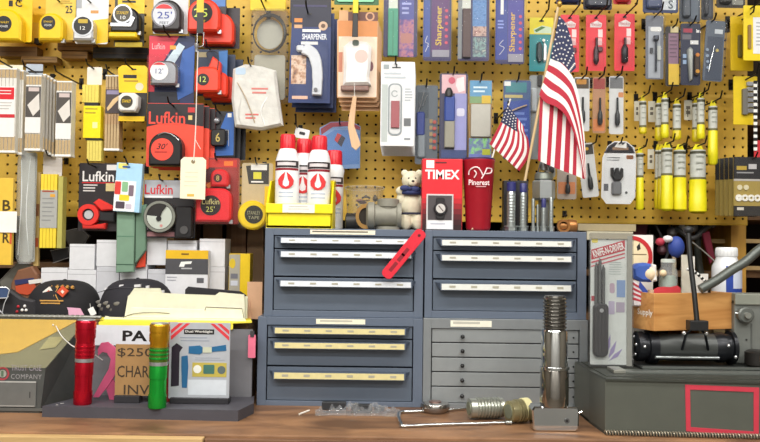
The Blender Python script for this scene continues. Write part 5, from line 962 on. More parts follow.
for k, (cx, r, y0, Y, lab) in enumerate(((533, 1.7, 199, .045, 'thin zinc bolt left of the hex fitting'), (537.5, 1.3, 205, .05, 'thinnest short zinc bolt before the hex fitting'), (543.5, 2.1, 199, .04, 'blue-topped greenish bolt before the hex fitting'), (551, 2.2, 198, .045, 'plain zinc bolt right of the hex fitting'))):
    anchor_bolt(lab, cx, r, y0, 232, Y, k == 2)
t = T('brass_pipe', 'short bronze pipe elbow lying on the cabinet end', 'pipe fitting', 566, 233, .09, z=ZUR); br = C('#a5713f', .35, .6)
t.hlathe('barrel', 227, [(558, 5.4), (560, 6.2), (567, 6), (567.5, 7), (572, 7), (576, 6.2)], 0, br, 22); t.ring('mouth', 562, 227, 6.6, 4.4, .012, .020, br); t.disc('bore', 562, 227, 4.5, .010, .013, C('#2a1c12', .8)); 

# ------------------------------------------------------------------ left end of the counter
tin = C('#6f7372', .4, .5, .12, 30); tind = C('#5a5d5c', .45, .45, .15, 30)
def wedge():
    Yf, Yb = Yon(40, 413, ZC), 0.0
    o = bpy.data.objects.new('slant_top_case', None); COL.objects.link(o)
    o['label'] = 'grey metal slant-top case with a clear lid and a stencilled front'; o['category'] = 'display case'
    fr = P(40, 413, Yf); fr.z = ZC; o.location = fr
    xl = P(-60, 413, Yf).x-fr.x; ztf = P(46, 368, Yf).z-ZC; ztb = P(90, 319, Yb).z-ZC; dp = Yb-Yf; x1 = 0.016; xb = P(88, 319, Yb).x-fr.x
    V = [(xl, 0, 0), (0, 0, 0), (xb, dp, 0), (xl, dp, 0), (xl, 0, ztf), (.010, 0, ztf), (xb, dp, ztb), (xl, dp, ztb)]
    mesh_obj('case_body', V, [(0, 1, 2, 3), (0, 1, 5, 4), (1, 2, 6, 5), (2, 3, 7, 6), (3, 0, 4, 7)], tind, o)
    up = .004; Q = [Vector(V[4])+Vector((0, -.006, up)), Vector(V[5])+Vector((.006, -.006, up)), Vector(V[6])+Vector((.004, 0, up)), Vector(V[7])+Vector((0, 0, up))]
    Q += [q-Vector((0, 0, .0025)) for q in Q]
    mesh_obj('clear_lid', Q, [(0, 1, 2, 3), (4, 5, 6, 7), (0, 1, 5, 4), (1, 2, 6, 5), (2, 3, 7, 6), (3, 0, 4, 7)], CLEAR('#f4f4ee', .02, .15, .12, 0.02), o)
    # paper tray under the lid
    def lerp(u, v): return (Vector(V[4]).lerp(Vector(V[5]), u)).lerp(Vector(V[7]).lerp(Vector(V[6]), u), v)
    A = [lerp(0, .12), lerp(.62, .30), lerp(.93, .97), lerp(0, .97)]
    mesh_obj('yellow_paper', [a+Vector((0, 0, -.0005)) for a in A]+[a+Vector((0, 0, .0008)) for a in A], [(0, 1, 2, 3), (4, 5, 6, 7), (0, 1, 5, 4), (1, 2, 6, 5), (2, 3, 7, 6), (3, 0, 4, 7)], C('#e6bc5a', .55), o)
    A = [lerp(0, .0), lerp(1, 0), lerp(1, .98), lerp(0, .98)]
    mesh_obj('case_lining', [a+Vector((0, 0, -.002)) for a in A], [(0, 1, 2, 3)], C('#8e8a72', .6, 0, .2, 25), o)
    A = [lerp(.80, .35), lerp(.93, .40), lerp(.93, .62), lerp(.80, .60)]
    mesh_obj('pale_slip', [a+Vector((0, 0, .0)) for a in A]+[a+Vector((0, 0, .0008)) for a in A], [(0, 1, 2, 3), (4, 5, 6, 7)], C('#b5ad84', .6), o)
    v, f = tube_vf([Vector(V[7])+Vector((0, .004, .004)), Vector(V[6])+Vector((.03, .004, .004))], .004, 8); mesh_obj('hinge_bar', v, f, C('#8a8a84', .4, .5), o, smooth=True)
    n = int((V[6][0]-V[7][0])/.012)
    for k in range(n):
        x = V[7][0]+k*.012; v, f = tube_vf([Vector((x, V[7][1]+.004, ztb+.004)), Vector((x+.007, V[7][1]+.004, ztb+.004))], .005, 8); mesh_obj('hinge_knuckle', v, f, C('#77776f', .4, .5), o, smooth=True)
    return o
wc = wedge()
t = T('_tmp', 'x', 'x', 40, 413, Yon(40, 413, ZC)); 
def to_parent(t, par, before):
    for ob in list(COL.objects):
        if ob not in before and ob.parent == t.o: ob.parent = par
bef = set(COL.objects)
t.o.location = wc.location
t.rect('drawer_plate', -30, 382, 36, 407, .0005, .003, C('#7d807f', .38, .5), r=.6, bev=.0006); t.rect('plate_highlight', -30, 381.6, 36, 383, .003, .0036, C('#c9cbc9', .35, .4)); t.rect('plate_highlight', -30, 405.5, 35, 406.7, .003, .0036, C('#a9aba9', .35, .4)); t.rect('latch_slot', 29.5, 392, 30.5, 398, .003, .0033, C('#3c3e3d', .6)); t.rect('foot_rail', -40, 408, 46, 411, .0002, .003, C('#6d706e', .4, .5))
t.ring('red_emblem_ring', 2, 374.5, 6.6, 4.9, .0005, .0012, C('#a5424a', .5)); t.disc('emblem_core', 2, 374.5, 3.8, .0005, .0010, C('#9a9c92', .5)); t.rect('emblem_leaf', 0.5, 371.5, 3, 377.5, .001, .0014, C('#58705a', .5), r=1)
TEXTS_keep = len(TEXTS)
t.text('TRUST CASE', 10.5, 365.8, 40.5, 371.2, .0014, C('#a9a3b0', .5), par=wc); t.text('COMPANY', 10.5, 374.8, 41, 379.5, .0014, C('#9c9b9c', .5), par=wc, spacing=1.1)
to_parent(t, wc, bef); 
tmp_case_empty = t.o

t = T('flashlight_stand', 'dark grey display stand carrying the flashlights', 'display stand', 145, 420, Yon(145, 420, ZC), z=ZC)
def slab(nm, pts, z0, z1, mat): 
    V = [Vector((p[0], p[1], z0))-t.o.location for p in pts]+[Vector((p[0], p[1], z1))-t.o.location for p in pts]; n = len(pts)
    return mesh_obj(nm, V, [tuple(range(n)), tuple(range(n, 2*n))]+[(k, (k+1) % n, n+(k+1) % n, n+k) for k in range(n)], mat, t.o)
zs = ZC+.0235; a = Pz(42, 417, ZC); b = Pz(238, 421.5, ZC)
dks = C('#46454c', .55, 0, .15, 25)
slab('base_slab', [(a.x, a.y), (b.x, b.y), (P(254, 400, -.09).x, -.09), (P(254, 400, -.012).x, -.012), (P(92, 319, -.012).x, -.012)], ZC, zs, dks)
bp0 = P(92, 330, -.014); bp1 = P(253, 330, -.014)
slab('back_panel', [(bp0.x, -.022), (bp1.x, -.022), (bp1.x, -.012), (bp0.x, -.012)], zs+.0002, P(150, 328, -.014).z, C('#75757a', .5, .2, .1, 25))
for (x, y, r) in ((57, 405, 1.6), (62, 403.5, 2.4), (166, 404, 1.6)):
    p = Pz(x, y, zs); v, f = box_vf(-.003*r/2, -.001, 0, .003*r/2, .0015, .0006); q = mesh_obj('paper_fleck', [Vector(c)+p-t.o.location for c in v], f, C('#b5b4ae', .6), t.o)
def flashlight(label, cx, yb, Y_, m1, m2, m3, lean=0):
    Y = Yon(cx, yb-1.5, zs); t = T('flashlight', label, 'flashlight', cx, yb-1.5, Y, group='metal flashlights on the stand', rot=lean, z=zs+.0003); yb = yb-1.5; y = yb-83
    b = t.lathe('tail_barrel', cx, [(8.6, y+41), (8.9, y+42), (8.9, y+54), (8.3, y+54.05), (8.3, y+69.95), (9, y+70), (9, y+82), (8.6, y+83)], 0, m1, 28)
    t.lathe('silver_ring', cx, [(9.2, y+37.5), (9.2, y+41)], 0, SIL, 28); t.lathe('switch_collar', cx, [(9.0, y+23), (9.2, y+24), (9.2, y+37.5)], 0, m2, 28)
    hd = t.lathe('head', cx, [(8.8, y+0), (9.8, y+1.2), (10, y+2), (10, y+8), (9.4, y+8.05), (9.4, y+9.5), (9.9, y+9.55), (9.9, y+17), (9.0, y+19), (9.0, y+23)], 0, m3, 28)
    for k in range(3): t.lathe('grip_ring', cx, [(8.7, y+24.5+k*4), (9.6, y+25.2+k*4), (9.6, y+26.6+k*4), (8.7, y+27.3+k*4)], 0, m1, 24)
    for k in range(8):
        an = 2*math.pi*k/8; v, f = tube_vf([t.L(cx, y+56)+Vector((math.cos(an)*8.4*t.s, math.sin(an)*8.4*t.s, 0)), t.L(cx, y+69)+Vector((math.cos(an)*8.3*t.s, math.sin(an)*8.3*t.s, 0))], .0006, 6); mesh_obj('grip_rib', v, f, m1, b, smooth=True)
    t.lathe('lens_bezel', cx, [(7, y-1), (8.6, y-.8), (8.8, y)], 0, SIL, 24)
    return t
rm1 = C('#c3142c', .22, .7); flashlight('bright red metal flashlight beside the slant-top case', 82.5, 405.5, -.105, rm1, rm1, rm1, 1.2)
gm = C('#1fa83a', .25, .6); gold = C('#c9951e', .25, .7); flashlight('green metal flashlight with a gold head before the cardboard sign', 157, 409, -.11, gm, C('#5b7a2e', .3, .6), gold, .8)
t = T('flashlight_box', 'dark red box edge standing behind the green flashlight', 'box', 168, 404, Yon(168, 402, zs), z=zs+.0003); t.box3('box_body', 164, 326, 173, 404, -.03, 0, C('#8e2428', .4), .001); t.rect('silver_mark', 166, 364, 170, 366.5, 0, .0006, SIL)
t = T('ribbon_magnet', 'pink awareness ribbon standing on the dark stand', 'ribbon', 104, 400, Yon(104, 399.5, zs), z=zs+.0003)
pk = C('#c9587e', .45); t.prism('ribbon_loop', [(97, 350), (100, 344), (107, 343), (114, 348), (119, 357), (119, 366), (113, 379), (107, 388), (99, 398), (93, 398), (100, 385), (108, 370), (110, 360), (106, 354), (102, 353), (97, 357)], 0, .0022, pk, .0005); t.prism('ribbon_tail', [(103, 378), (108, 372), (115, 384), (121, 400), (110, 402), (106, 390)], -.0016, .0003, C('#b84c72', .45), .0003)
t = T('white_string', 'thin white string drooping from the slant-top case toward the ribbon', 'string', 53, 328, -.02); t.tube('string', [t.at(*q) for q in ((56, 326, .004), (62, 336, .05), (74, 346, .11), (90, 351, .085), (103, 359, .055))], .0012, C('#d9d8d4', .5), 6, sm=5); t.ball('knot', *t.at(53, 325, 0)[:2], 1, C('#d9d8d4', .5), u=8, vv=6)
t = T('cardboard_sign', 'brown cardboard sign with handwritten price on a black foot', 'sign', 132, 402, Yon(132, 402, zs), z=zs+.0003)
t.rect('card', 115, 345, 163, 395.5, 0, .003, C('#a07c4e', .75, 0, .15, 40), r=.5); ink = C('#3e2f20', .7)
t.text('$250', 117, 348.5, 152, 358, .0034, ink, bold=.005); t.text('CHARGE', 117, 366, 163, 377.5, .0034, ink, bold=.005); t.text('INV.', 124, 385, 152, 394.5, .0034, ink, bold=.005); t.box3('black_foot', 116, 395, 141, 402, -.012, .014, C('#2a292d', .5), .001); t.box3('easel_back', 132, 352, 140, 396, -.006, -.001, C('#8f6f46', .8), 0)
t = T('paper_sign', 'white paper sign with bold black capitals PA', 'sign', 128, 346, -.035, z=None)
t.rect('paper', 94, 325.5, 166, 345.5, 0, .001, C('#d2d5dc', .6)); t.text('PA', 122.5, 330.5, 147, 341, .0014, BLK, bold=.03)
t = T('flashlight_card', 'silver product card with blue flashlight pictures and red corners', 'display card', 199, 402, Yon(199, 403, zs), z=zs+.0003)
fc = C('#b9bec6', .3, .25); t.box3('easel_foot', 171, 396.5, 229, 402, -.02, .012, C('#26252a', .5), .001); t.rect('card', 168.5, 322.5, 229, 398, 0, .0025, fc, r=.8, bev=.0006)
rd = C('#d23a44', .4)
for sgn, x in ((1, 172), (-1, 226)):
    for k in range(2): t.prism('red_stripe', [(x+sgn*(6+k*7), 323.3), (x+sgn*(10+k*7), 323.3), (x-sgn*2, 334+k*6), (x-sgn*2, 330+k*6)], .0025, .0029, rd)
t.rect('black_title', 183, 329, 213, 334, .0025, .0029, BLK); t.text('Dual Worklight', 184.5, 330, 211.5, 333, .0033, WHT, bold=.01); t.lines(178, 337, 216, 343, 2, .0029, C('#8f97a6', .4), fill=.3); t.lines(194, 357, 226, 361, 2, .0029, C('#9aa0ac', .4), fill=.3)
bp_ = C('#24628e', .35)
f1 = t.prism('flashlight_print', [(188, 346), (199, 345), (202, 347), (213, 346), (225, 344), (225.5, 350), (213, 351), (202, 352), (199, 354), (188, 353)], .0025, .0034, bp_); t.rect('print_body', 202, 346.5, 211, 352, .0034, .0038, C('#c2c6b0', .4)); t.prism('flashlight_print', [(181, 356), (187, 355), (188, 366), (187, 387), (182, 387), (181, 366)], .0025, .0034, bp_); t.prism('black_figure_print', [(171, 347), (176, 343), (182, 347), (179, 352), (179, 385), (171, 386)], .0025, .003, C('#2a2230', .4))
t.rect('gold_panel', 192, 362, 226, 376, .0025, .003, C('#b9a94e', .4)); t.disc('white_dial', 197, 368.5, 4, .003, .0034, C('#e2e4dc', .4)); t.disc('white_dial', 221, 369, 4, .003, .0034, C('#5b6a6a', .4)); t.rect('teal_panel', 203, 364, 214, 373, .003, .0034, C('#3f6f66', .4), r=1); t.rect('pale_panel', 188, 379, 226, 394, .0025, .0028, C('#cdd4dc', .35))
t = T('pink_marker', 'bright pink tag clipped to the stand edge beside the cabinet', 'tag', 252, 358, -.03); t.rect('tag', 248, 335, 255.5, 358, 0, .003, C('#e0708c', .45), r=1.2, bev=.0006); t.rect('clip', 250, 331, 254, 337, -.001, .0045, C('#3a393c', .4), r=.6)

# behind the displays: folders, caps, cartons on the riser
t = T('yellow_folder', 'bright yellow folder lying under the cream folders', 'folder', 172, 320, .0, z=ZR+.0002)
yf = C('#f2e24a', .5)
def lay(nm, pts, z0, z1, mat):
    V = [t.L(x, 0, 0)*1 for x, _ in pts]; W = [Vector((P(x, 318, y).x-t.o.location.x, y-t.o.location.y, 0)) for x, y in pts]; n = len(pts)
    return mesh_obj(nm, [w_+Vector((0, 0, z0)) for w_ in W]+[w_+Vector((0, 0, z1)) for w_ in W], [tuple(range(n)), tuple(range(n, 2*n))]+[(k, (k+1) % n, n+(k+1) % n, n+k) for k in range(n)], mat, t.o)
lay('cover', [(100, .0), (104, -.026), (232, -.028), (252, -.004), (250, .10), (104, .10)], .0, .003, yf); lay('sheet', [(104, .004), (246, .002), (244, .09), (106, .09)], .0032, .0055, C('#f4efc8', .6)); 
t.rect('front_flap', 103, 319.5, 235, 326, .026, .0275, yf, r=1.5)
t = T('cream_folders', 'stack of cream paper folders with raised tabs', 'folder', 175, 318, .03, z=ZR+.006)
cr = C('#dcdac6', .6)
t.prism('back_folder', [(126, 318), (128, 295), (132, 289), (158, 289), (160, 294), (246, 296), (246, 318)], -.018, -.014, C('#d6d5bc', .6)); t.prism('middle_folder', [(124, 318), (127, 297), (133, 292), (213, 296), (218, 292), (243, 294), (245, 318)], -.010, -.005, cr); t.prism('front_folder', [(127, 318), (132, 308), (203, 309), (206, 306), (243, 307), (245, 318)], .0, .004, C('#e2e0cb', .6), .001); t.tube('dark_edge', [(205, 310, .0046), (206, 306.5, .0046), (242, 307.5, .0046), (244, 317, .0046)], .0009, C('#55504a', .6), 6); t.tube('paper_curl', [(124, 318, .004), (135, 314, .006), (155, 312.5, .007), (170, 313.5, .004)], .0009, C('#6a6650', .6), 6, sm=4)
t = T('black_folder', 'black folder standing behind the cream folders', 'folder', 215, 318, .075, z=ZR+.0005); t.prism('cover', [(184, 318), (185, 289), (188, 286), (240, 290), (246, 294), (246, 318)], 0, .004, C('#222127', .5), .001); t.prism('inner_sheet', [(186, 318), (187, 292), (244, 295), (244, 318)], -.002, 0, C('#3a3a40', .6))
t = T('tan_envelope', 'tan envelope edge standing beside the drawer cabinet', 'envelope', 252, 318, .09, z=ZR+.0005); t.rect('envelope', 247, 281, 262, 318, 0, .003, C('#d2a684', .6), r=.5); t.prism('flap', [(247, 296), (250, 300), (252, 318), (246, 318)], .003, .006, C('#e0b090', .6))
t = T('pink_card', 'pale pink card propped against the black cap', 'card', 68, 318, .05, z=ZR+.0005); t.prism('card', [(50, 306.5), (80, 308), (86, 318), (56, 318)], 0, .0015, C('#dfa9c4', .55))
def cap(label, cx, yb, w_, h_, Y, crown, emb):
    t = T('baseball_cap', label, 'cap', cx, yb, Y, z=ZR+.0005); n = 30; V = []; Fc = []; rows = 9
    for j in range(rows+1):
        th = math.pi/2*j/rows
        for k in range(n):
            a = 2*math.pi*k/n; r = math.cos(th)**.62; fx = 1.0-.10*math.sin(a)
            V.append(Vector((math.cos(a)*r*w_/2*t.s, math.sin(a)*r*w_/2*t.s*.95, (h_*math.sin(th)**.9)*t.s+.0)))
    for j in range(rows):
        for k in range(n): Fc.append((j*n+k, j*n+(k+1) % n, (j+1)*n+(k+1) % n, (j+1)*n+k))
    c = mesh_obj('crown', V, Fc, crown, t.o, smooth=True)
    # brim curving toward the counter
    V = []; Fc = []
    for s_ in (0, .002):
        for i in range(15):
            a = math.pi+math.pi*i/14
            for rr, ex in ((.96, 0), (1.0, .012)):
                x = math.cos(a)*w_/2*t.s*rr; y = math.sin(a)*(w_/2*t.s*.95*rr+ex); V.append(Vector((x, y, .004+s_-.8*(x*x)/(w_*t.s)*.10)))
    N = 30
    for s_ in (0, 1):
        for i in range(14): q = s_*N+2*i; Fc.append((q, q+1, q+3, q+2))
    for i in range(14): Fc.append((2*i+1, 2*i+3, N+2*i+3, N+2*i+1))
    mesh_obj('brim', V, Fc, crown, t.o, smooth=True); t.ball('top_button', cx, yb-h_, 2, crown, ry=1, u=10, vv=6)
    emb(t); return t
def surf(t, cx, yb, w_, h_, x, y):
    zz = max(.02, min(.97, (yb-y)/h_)); th = math.asin(zz**(1/.9)); r = math.cos(th)**.62*w_/2; u = max(-.95, min(.95, (x-cx)/r)); return math.sqrt(1-u*u)*r*t.s*.95+.0012
def emb1(t):
    def s0_(x, y): return surf(t, 64, 315, 72, 35, x, y)
    ux = lambda x, y: t.at(x, y, s0_(x, y)); s_ = s0_
    def pr(nm, pts, d0, d1, m):
        cx_ = sum(p[0] for p in pts)/len(pts); cy_ = sum(p[1] for p in pts)/len(pts); d1 += .003; q = t.at(cx_, cy_, d1)
        t.prism(nm, [(x-cx_+q[0], y-cy_+q[1]) for x, y in pts], d0, d1, m)
    gd = C('#c9974a', .6)
    for k in range(5): d = s_(51+k*5, 286-(1.2 if k == 2 else 0)); star_p = [(51+k*5+(1.8 if q % 2 == 0 else .8)*math.sin(math.pi*q/5), 286.5-abs(k-2)*-.3-(1.8 if q % 2 == 0 else .8)*math.cos(math.pi*q/5)) for q in range(10)]; pr('gold_star', star_p, d-.006, d+.0006, gd)
    d = s_(48, 292); pr('white_signal_flag', [(42, 292), (48, 287), (53, 292), (47, 297)], d-.004, d+.001, C('#e6e2da', .6)); pr('red_square', [(46, 292), (48, 290), (50, 292), (48, 294)], d, d+.0015, C('#c2502c', .6))
    d = s_(61, 292); pr('red_signal_flag', [(56, 292), (61, 286), (67, 291), (62, 297)], d-.004, d+.001, C('#cf5130', .6)); pr('white_square', [(60, 291.5), (61.5, 289.5), (63.5, 291.5), (62, 293.5)], d, d+.0015, C('#ded8cc', .6))
    t.tube('flag_staff', [ux(52, 286), ux(56, 297), ux(59, 302)], .0009, gd, 6); t.tube('flag_staff', [ux(58, 286), ux(53, 296), ux(50, 302)], .0009, gd, 6)
    q = t.at(54, 302, s_(54, 302)); t.lines(q[0]-14, q[1]-2, q[0]+14, q[1]+3, 2, q[2]+.0014, gd, fill=.5)
cap('black veteran cap with crossed signal flags embroidered in gold', 64, 315, 72, 35, .125, C('#18171b', .85, 0, .15, 60), emb1)
def emb2(t):
    def s_(x, y): return surf(t, 137, 315, 74, 37, x, y)
    for (x, y, a, w_) in ((108, 289, -10, 7), (121, 285.5, -3, 4), (137, 285, 2, 6), (147, 286, 4, 3), (160, 290.5, 14, 7)):
        d = s_(x, y); x, y, _ = t.at(x, y, d); t.prism('white_patch', [(x-w_/2, y-1+a*.04), (x+w_/2, y-1.6), (x+w_/2, y+1), (x-w_/2, y+1.4)], d-.004, d+.004, C('#d6d6d8', .6))
    t.tube('band_edge', [(100+i*5.8, 292-6.5*math.sin(math.pi*i/12), s_(100+i*5.8, 292-6.5*math.sin(math.pi*i/12))) for i in range(13)], .001, C('#3a3840', .7), 6)
    for i in range(7): x = 104+i*4; t.ball('camo_patch', x, 301+(i % 3)*3, 4.2, C(('#6f6c66', '#8b8880', '#55524e')[i % 3], .8), d=s_(x, 303)-.004, ry=2.2, rd=.9, u=10, vv=6)
cap('dark cap with a white patched band and grey camouflage front', 137, 315, 74, 37, .135, C('#201f27', .85, 0, .15, 60), emb2)
t = T('price_tag', 'tiny white tag hanging from the veteran cap', 'tag', 94, 315, .06, rot=-28, z=None); t.rect('tag', 91, 307, 97, 315, 0, .001, C('#e9e9e8', .6), r=.6); t.tube('tag_thread', [(94, 308, .001), (95.5, 303, 0)], .0005, WHT, 5)
# white cartons
wb = C('#d9dade', .6); wb2 = C('#c6c7cd', .6)
YB = .235
def carton(label, x0, y0, x1, y1, Y, mat, z=None, dp=.07, parts=None, name='carton'):
    t = T(name, label, 'box', (x0+x1)/2, y1, Y, z=z); t.box3('carton_body', x0, y0, x1, y1, -dp, 0, mat, .001); t.rect('lid_seam', x0+.3, y0+(y1-y0)*.10, x1-.3, y0+(y1-y0)*.10+.5, 0, .0003, C('#a9aab0', .6))
    if parts: parts(t)
    return t
def zof(y, Y): return P(150, y, Y).z
row0 = ((40, 66, 275, 'low white carton beside the veteran cap'), (66.5, 95, 276.5, 'low white carton under the tall white one'), (95.5, 118, 273, 'low white carton under the second tall one'), (119, 146, 271, 'low white carton below the green bag'), (147, 187, 275, 'low white carton behind the black-labelled box'), (187.5, 224, 272, 'low white carton beside the yellow box'))
tops = []
for (x0, x1, y0, lab) in row0:
    h_ = 318-y0; carton(lab, x0, 318-h_, x1, 318, YB, wb2 if x0 in (95.5, 147) else wb, z=ZR+.0005, dp=.08); tops.append(ZR+.0005+h_*S(YB))
for (x0, x1, y0, y1, i, lab) in ((69, 94, 251, 276.5, 1, 'tall white carton standing on a low one'), (96, 119, 246.5, 273, 2, 'white carton on the low one beside the green bag'), (144.5, 166, 240, 271, 3, 'grey-white carton stacked below the reel card'), (167, 196, 246, 275, 4, 'white carton stacked behind the black-labelled box'), (199, 224.5, 244, 272, 5, 'white carton stacked beside the black-labelled box')):
    if i == 3: x0, x1 = 146.5, 166
    carton(lab, x0, y0, x1, y1, YB, wb, z=tops[i]+.0006, dp=.08)
def lamp_parts(t):
    t.rect('yellow_band', 164.5, 254.5, 207, 263, .0, .0006, C('#e2b51e', .4)); t.rect('black_band', 164.5, 263, 207, 278.5, 0, .0006, C('#4a4a4f', .45)); t.prism('white_script', [(178, 271), (180, 266), (191, 265.5), (190, 268), (184, 268.5), (183, 271)], .0006, .001, WHT); t.lines(180, 272, 195, 275, 1, .001, C('#b0b0b4', .5)); t.lines(166, 281, 178, 287, 2, .0009, C('#a9aab4', .5), fill=.3); t.rect('dark_stamp', 196, 282, 203, 287, 0, .0007, C('#5a5a60', .5)); t.lines(180, 257.5, 191, 260, 1, .001, C('#7a5c10', .5), fill=.7)
carton('white box with yellow and black printed bands', 164.5, 254.5, 207, 318, .203, C('#dcdde2', .5), z=ZR+.0005, dp=.028, parts=lamp_parts, name='printed_box')
def yb_parts(t):
    t.rect('yellow_front', 239.5, 256.5, 249, 318, .0, .0006, C('#eac61a', .4)); t.rect('grey_front', 228.5, 257, 239, 318, 0, .0006, C('#a7a294', .5)); t.disc('yellow_logo', 231.5, 266, 3, .0006, .001, C('#d6b82a', .4), ry=5); t.rect('dark_print', 230, 276, 237, 281, .0006, .001, C('#6f6f78', .5)); t.rect('white_print', 230, 283, 237, 288, .0006, .001, C('#c9ccd6', .5))
carton('narrow yellow and grey carton beside the cabinet', 228, 256, 249, 318, .17, C('#c9a51a', .5), z=ZR+.0005, dp=.05, parts=yb_parts, name='printed_box')
# clutter at far left
t = T('brown_pouch', 'brown leather pouch with an orange-red flap beside the cap', 'pouch', 25, 318, .22, z=ZR+.0005); t.prism('pouch_body', [(8, 318), (10, 290), (16, 277), (30, 273), (36, 281), (37, 318)], -.03, 0, C('#7a5138', .6), .004); t.prism('orange_flap', [(15, 293), (34, 289), (36, 298), (27, 302), (16, 300)], 0, .004, C('#b8492a', .5), .001); t.prism('navy_strip', [(14, 287), (33, 284.5), (33, 289), (15, 292)], 0, .003, C('#2a2f5c', .5)); t.prism('white_strip', [(28, 287), (42, 285), (42, 289), (29, 291)], .004, .005, C('#dcd8d2', .5))
t = T('eyeglasses', 'wire spectacles with blue-grey lenses at the photo edge', 'eyeglasses', 2, 314, .028, z=ZR+.001); t.rect('lens', -12, 284, 8, 294, 0, .001, C('#4b5f86', .2, .3), r=2); t.tube('frame', [(-12, 284, .001), (6, 283.5, .001), (9, 286, .001), (7, 294, .001), (-12, 295, .001)], .0014, C('#d9dde2', .3, .5), 8); t.tube('temple_arm', [(8, 292, 0), (5, 300, .006), (4, 314, .012)], .0012, SIL, 8, sm=3); t.tube('temple_arm', [(-4, 303, .004), (3, 308, .008), (8, 314, .012)], .0015, C('#c9ccd0', .3, .6), 8, sm=3)
t = T('dark_pouch', 'black case with red and white dots beside the veteran cap', 'case', 20, 318, .045, z=ZR+.0005); t.prism('case_body', [(-4, 318), (-2, 296), (8, 290), (20, 298), (34, 301), (36, 318)], -.02, 0, C('#232226', .6), .005)
for (x, y, m) in ((18, 307, '#b3202e'), (17, 312, '#a01c28'), (24.5, 306.5, '#e8e6e2'), (22, 310.5, '#e8e6e2'), (26, 310.5, '#e8e6e2')): t.ball('dot', x, y, 1.5, C(m, .5), d=.0005, u=10, vv=6)
for k, (pts, m, Y, lab, nm) in enumerate((([(0, 282), (18, 262), (34, 266), (20, 290), (4, 296)], '#6d6d66', .26, 'grey plastic wrap beside the pouch', 'plastic_wrap'), ([(51, 251), (69, 247), (71, 257), (54, 263)], '#1b1a1d', .28, 'small black leather case above the white cartons', 'leather_case'), ([(62, 232), (80, 228), (90, 236), (84, 246), (70, 247)], '#4d4b48', .36, 'grey metal bracket behind the yellow rule', 'bracket'))):
    z_ = None; t = T(nm, lab, 'case' if k == 1 else ('wrap' if k == 0 else 'bracket'), sum(p[0] for p in pts)/len(pts), max(p[1] for p in pts), Y); t.prism('body', pts, -.012, .008, C(m, .5, .2), .003); t.tube('edge_seam', [(x, y, .0085) for x, y in pts], .0008, C('#7d7b76', .5), 6)

# ------------------------------------------------------------------ right end of the counter
ZTK = ZC+(P(640, 381, -.25).z-ZC)+.0058
t = T('knife_driver_card', 'tall clear hang card with a multi-blade knife driver and red banner', 'knife card', 609, 367, -.11, z=ZTK)
YK = -.03
t.rect('card', 590, 236, 630, 364, 0, .002, C('#f2f2ee', .45), r=1); t.rect('clear_sleeve', 588, 233, 631.5, 366, .0025, .016, CLEAR('#f0f2f2', .05, .1), r=2, bev=.004); t.rect('grey_edge_strip', 626, 236, 631, 365, .0021, .006, C('#96948c', .45)); t.rect('grey_top_strip', 589, 233.5, 631, 239, .0021, .005, C('#a39a86', .45))
t.prism('red_banner', [(590.5, 250), (624, 240), (624, 250.5), (590.5, 260)], .002, .0026, C('#b5323e', .4)); t.text('KNIFE-N-DRIVER', 591.5, 246.3, 623.5, 253.6, .0031, WHT, rot=-16.6, bold=.02); t.prism('red_banner', [(590.5, 262), (624, 252.5), (624, 254), (590.5, 263.6)], .002, .0026, C('#c2505a', .4)); t.prism('red_banner', [(590.5, 266), (624, 256.5), (624, 257.8), (590.5, 267.4)], .002, .0026, C('#c2606a', .4)); t.rect('yellow_spot', 591, 237, 597, 243, .002, .0026, C('#d9c65a', .4), r=1); t.prism('hang_slot', [(602, 238.5), (605, 236.5), (609, 238), (607, 240)], .0021, .0028, BLK)
t.lines(608, 262, 622, 276, 6, .0026, C('#a8b0ae', .45), fill=.3); t.rect('picture_print', 616, 280, 624.5, 297, .002, .0026, C('#7d96c0', .4)); t.rect('picture_print', 609, 283, 614, 293, .002, .0026, C('#b9a0b0', .4), r=2); t.rect('picture_print', 608, 301, 614, 314, .002, .0026, C('#b3a8c0', .4)); t.rect('picture_print', 615.5, 302, 624, 312, .002, .0026, C('#a89cae', .4))
for k, (a, b, c, d) in enumerate(((608, 358, 616, 340), (609, 360, 622, 348), (606, 354, 610, 334))): t.prism('purple_leaf_print', [(a, b), ((a+c)/2-2, (b+d)/2), (c, d), ((a+c)/2+2, (b+d)/2+2)], .002, .0026, C('#9a8cb8', .4))
for k, (x, y) in enumerate(((593.5, 262), (597, 258), (600.5, 265))): t.prism('blade', [(x, y+6), (x+1.4, y), (x+3, y+4), (x+3, 312), (x, 312)], .004, .008+.002*k, C('#7d7f80', .25, .8), .001)
b = t.rect('knife_handle', 592, 303, 607, 356, .003, .014, C('#2d2b2c', .4), r=5, bev=.004)
for k in range(4): t.rect('handle_scale', 593.2+k*3.3, 306, 595.6+k*3.3, 352, .013, .0155, C('#444142', .3, .4), r=1.2, bev=.0006, par=b)
t.disc('pivot', 599.5, 310, 2, .0145, .0165, SIL, n=14, par=b); t.rect('red_mark', 590.8, 296, 594, 301, .002, .0026, C('#b3404a', .4))
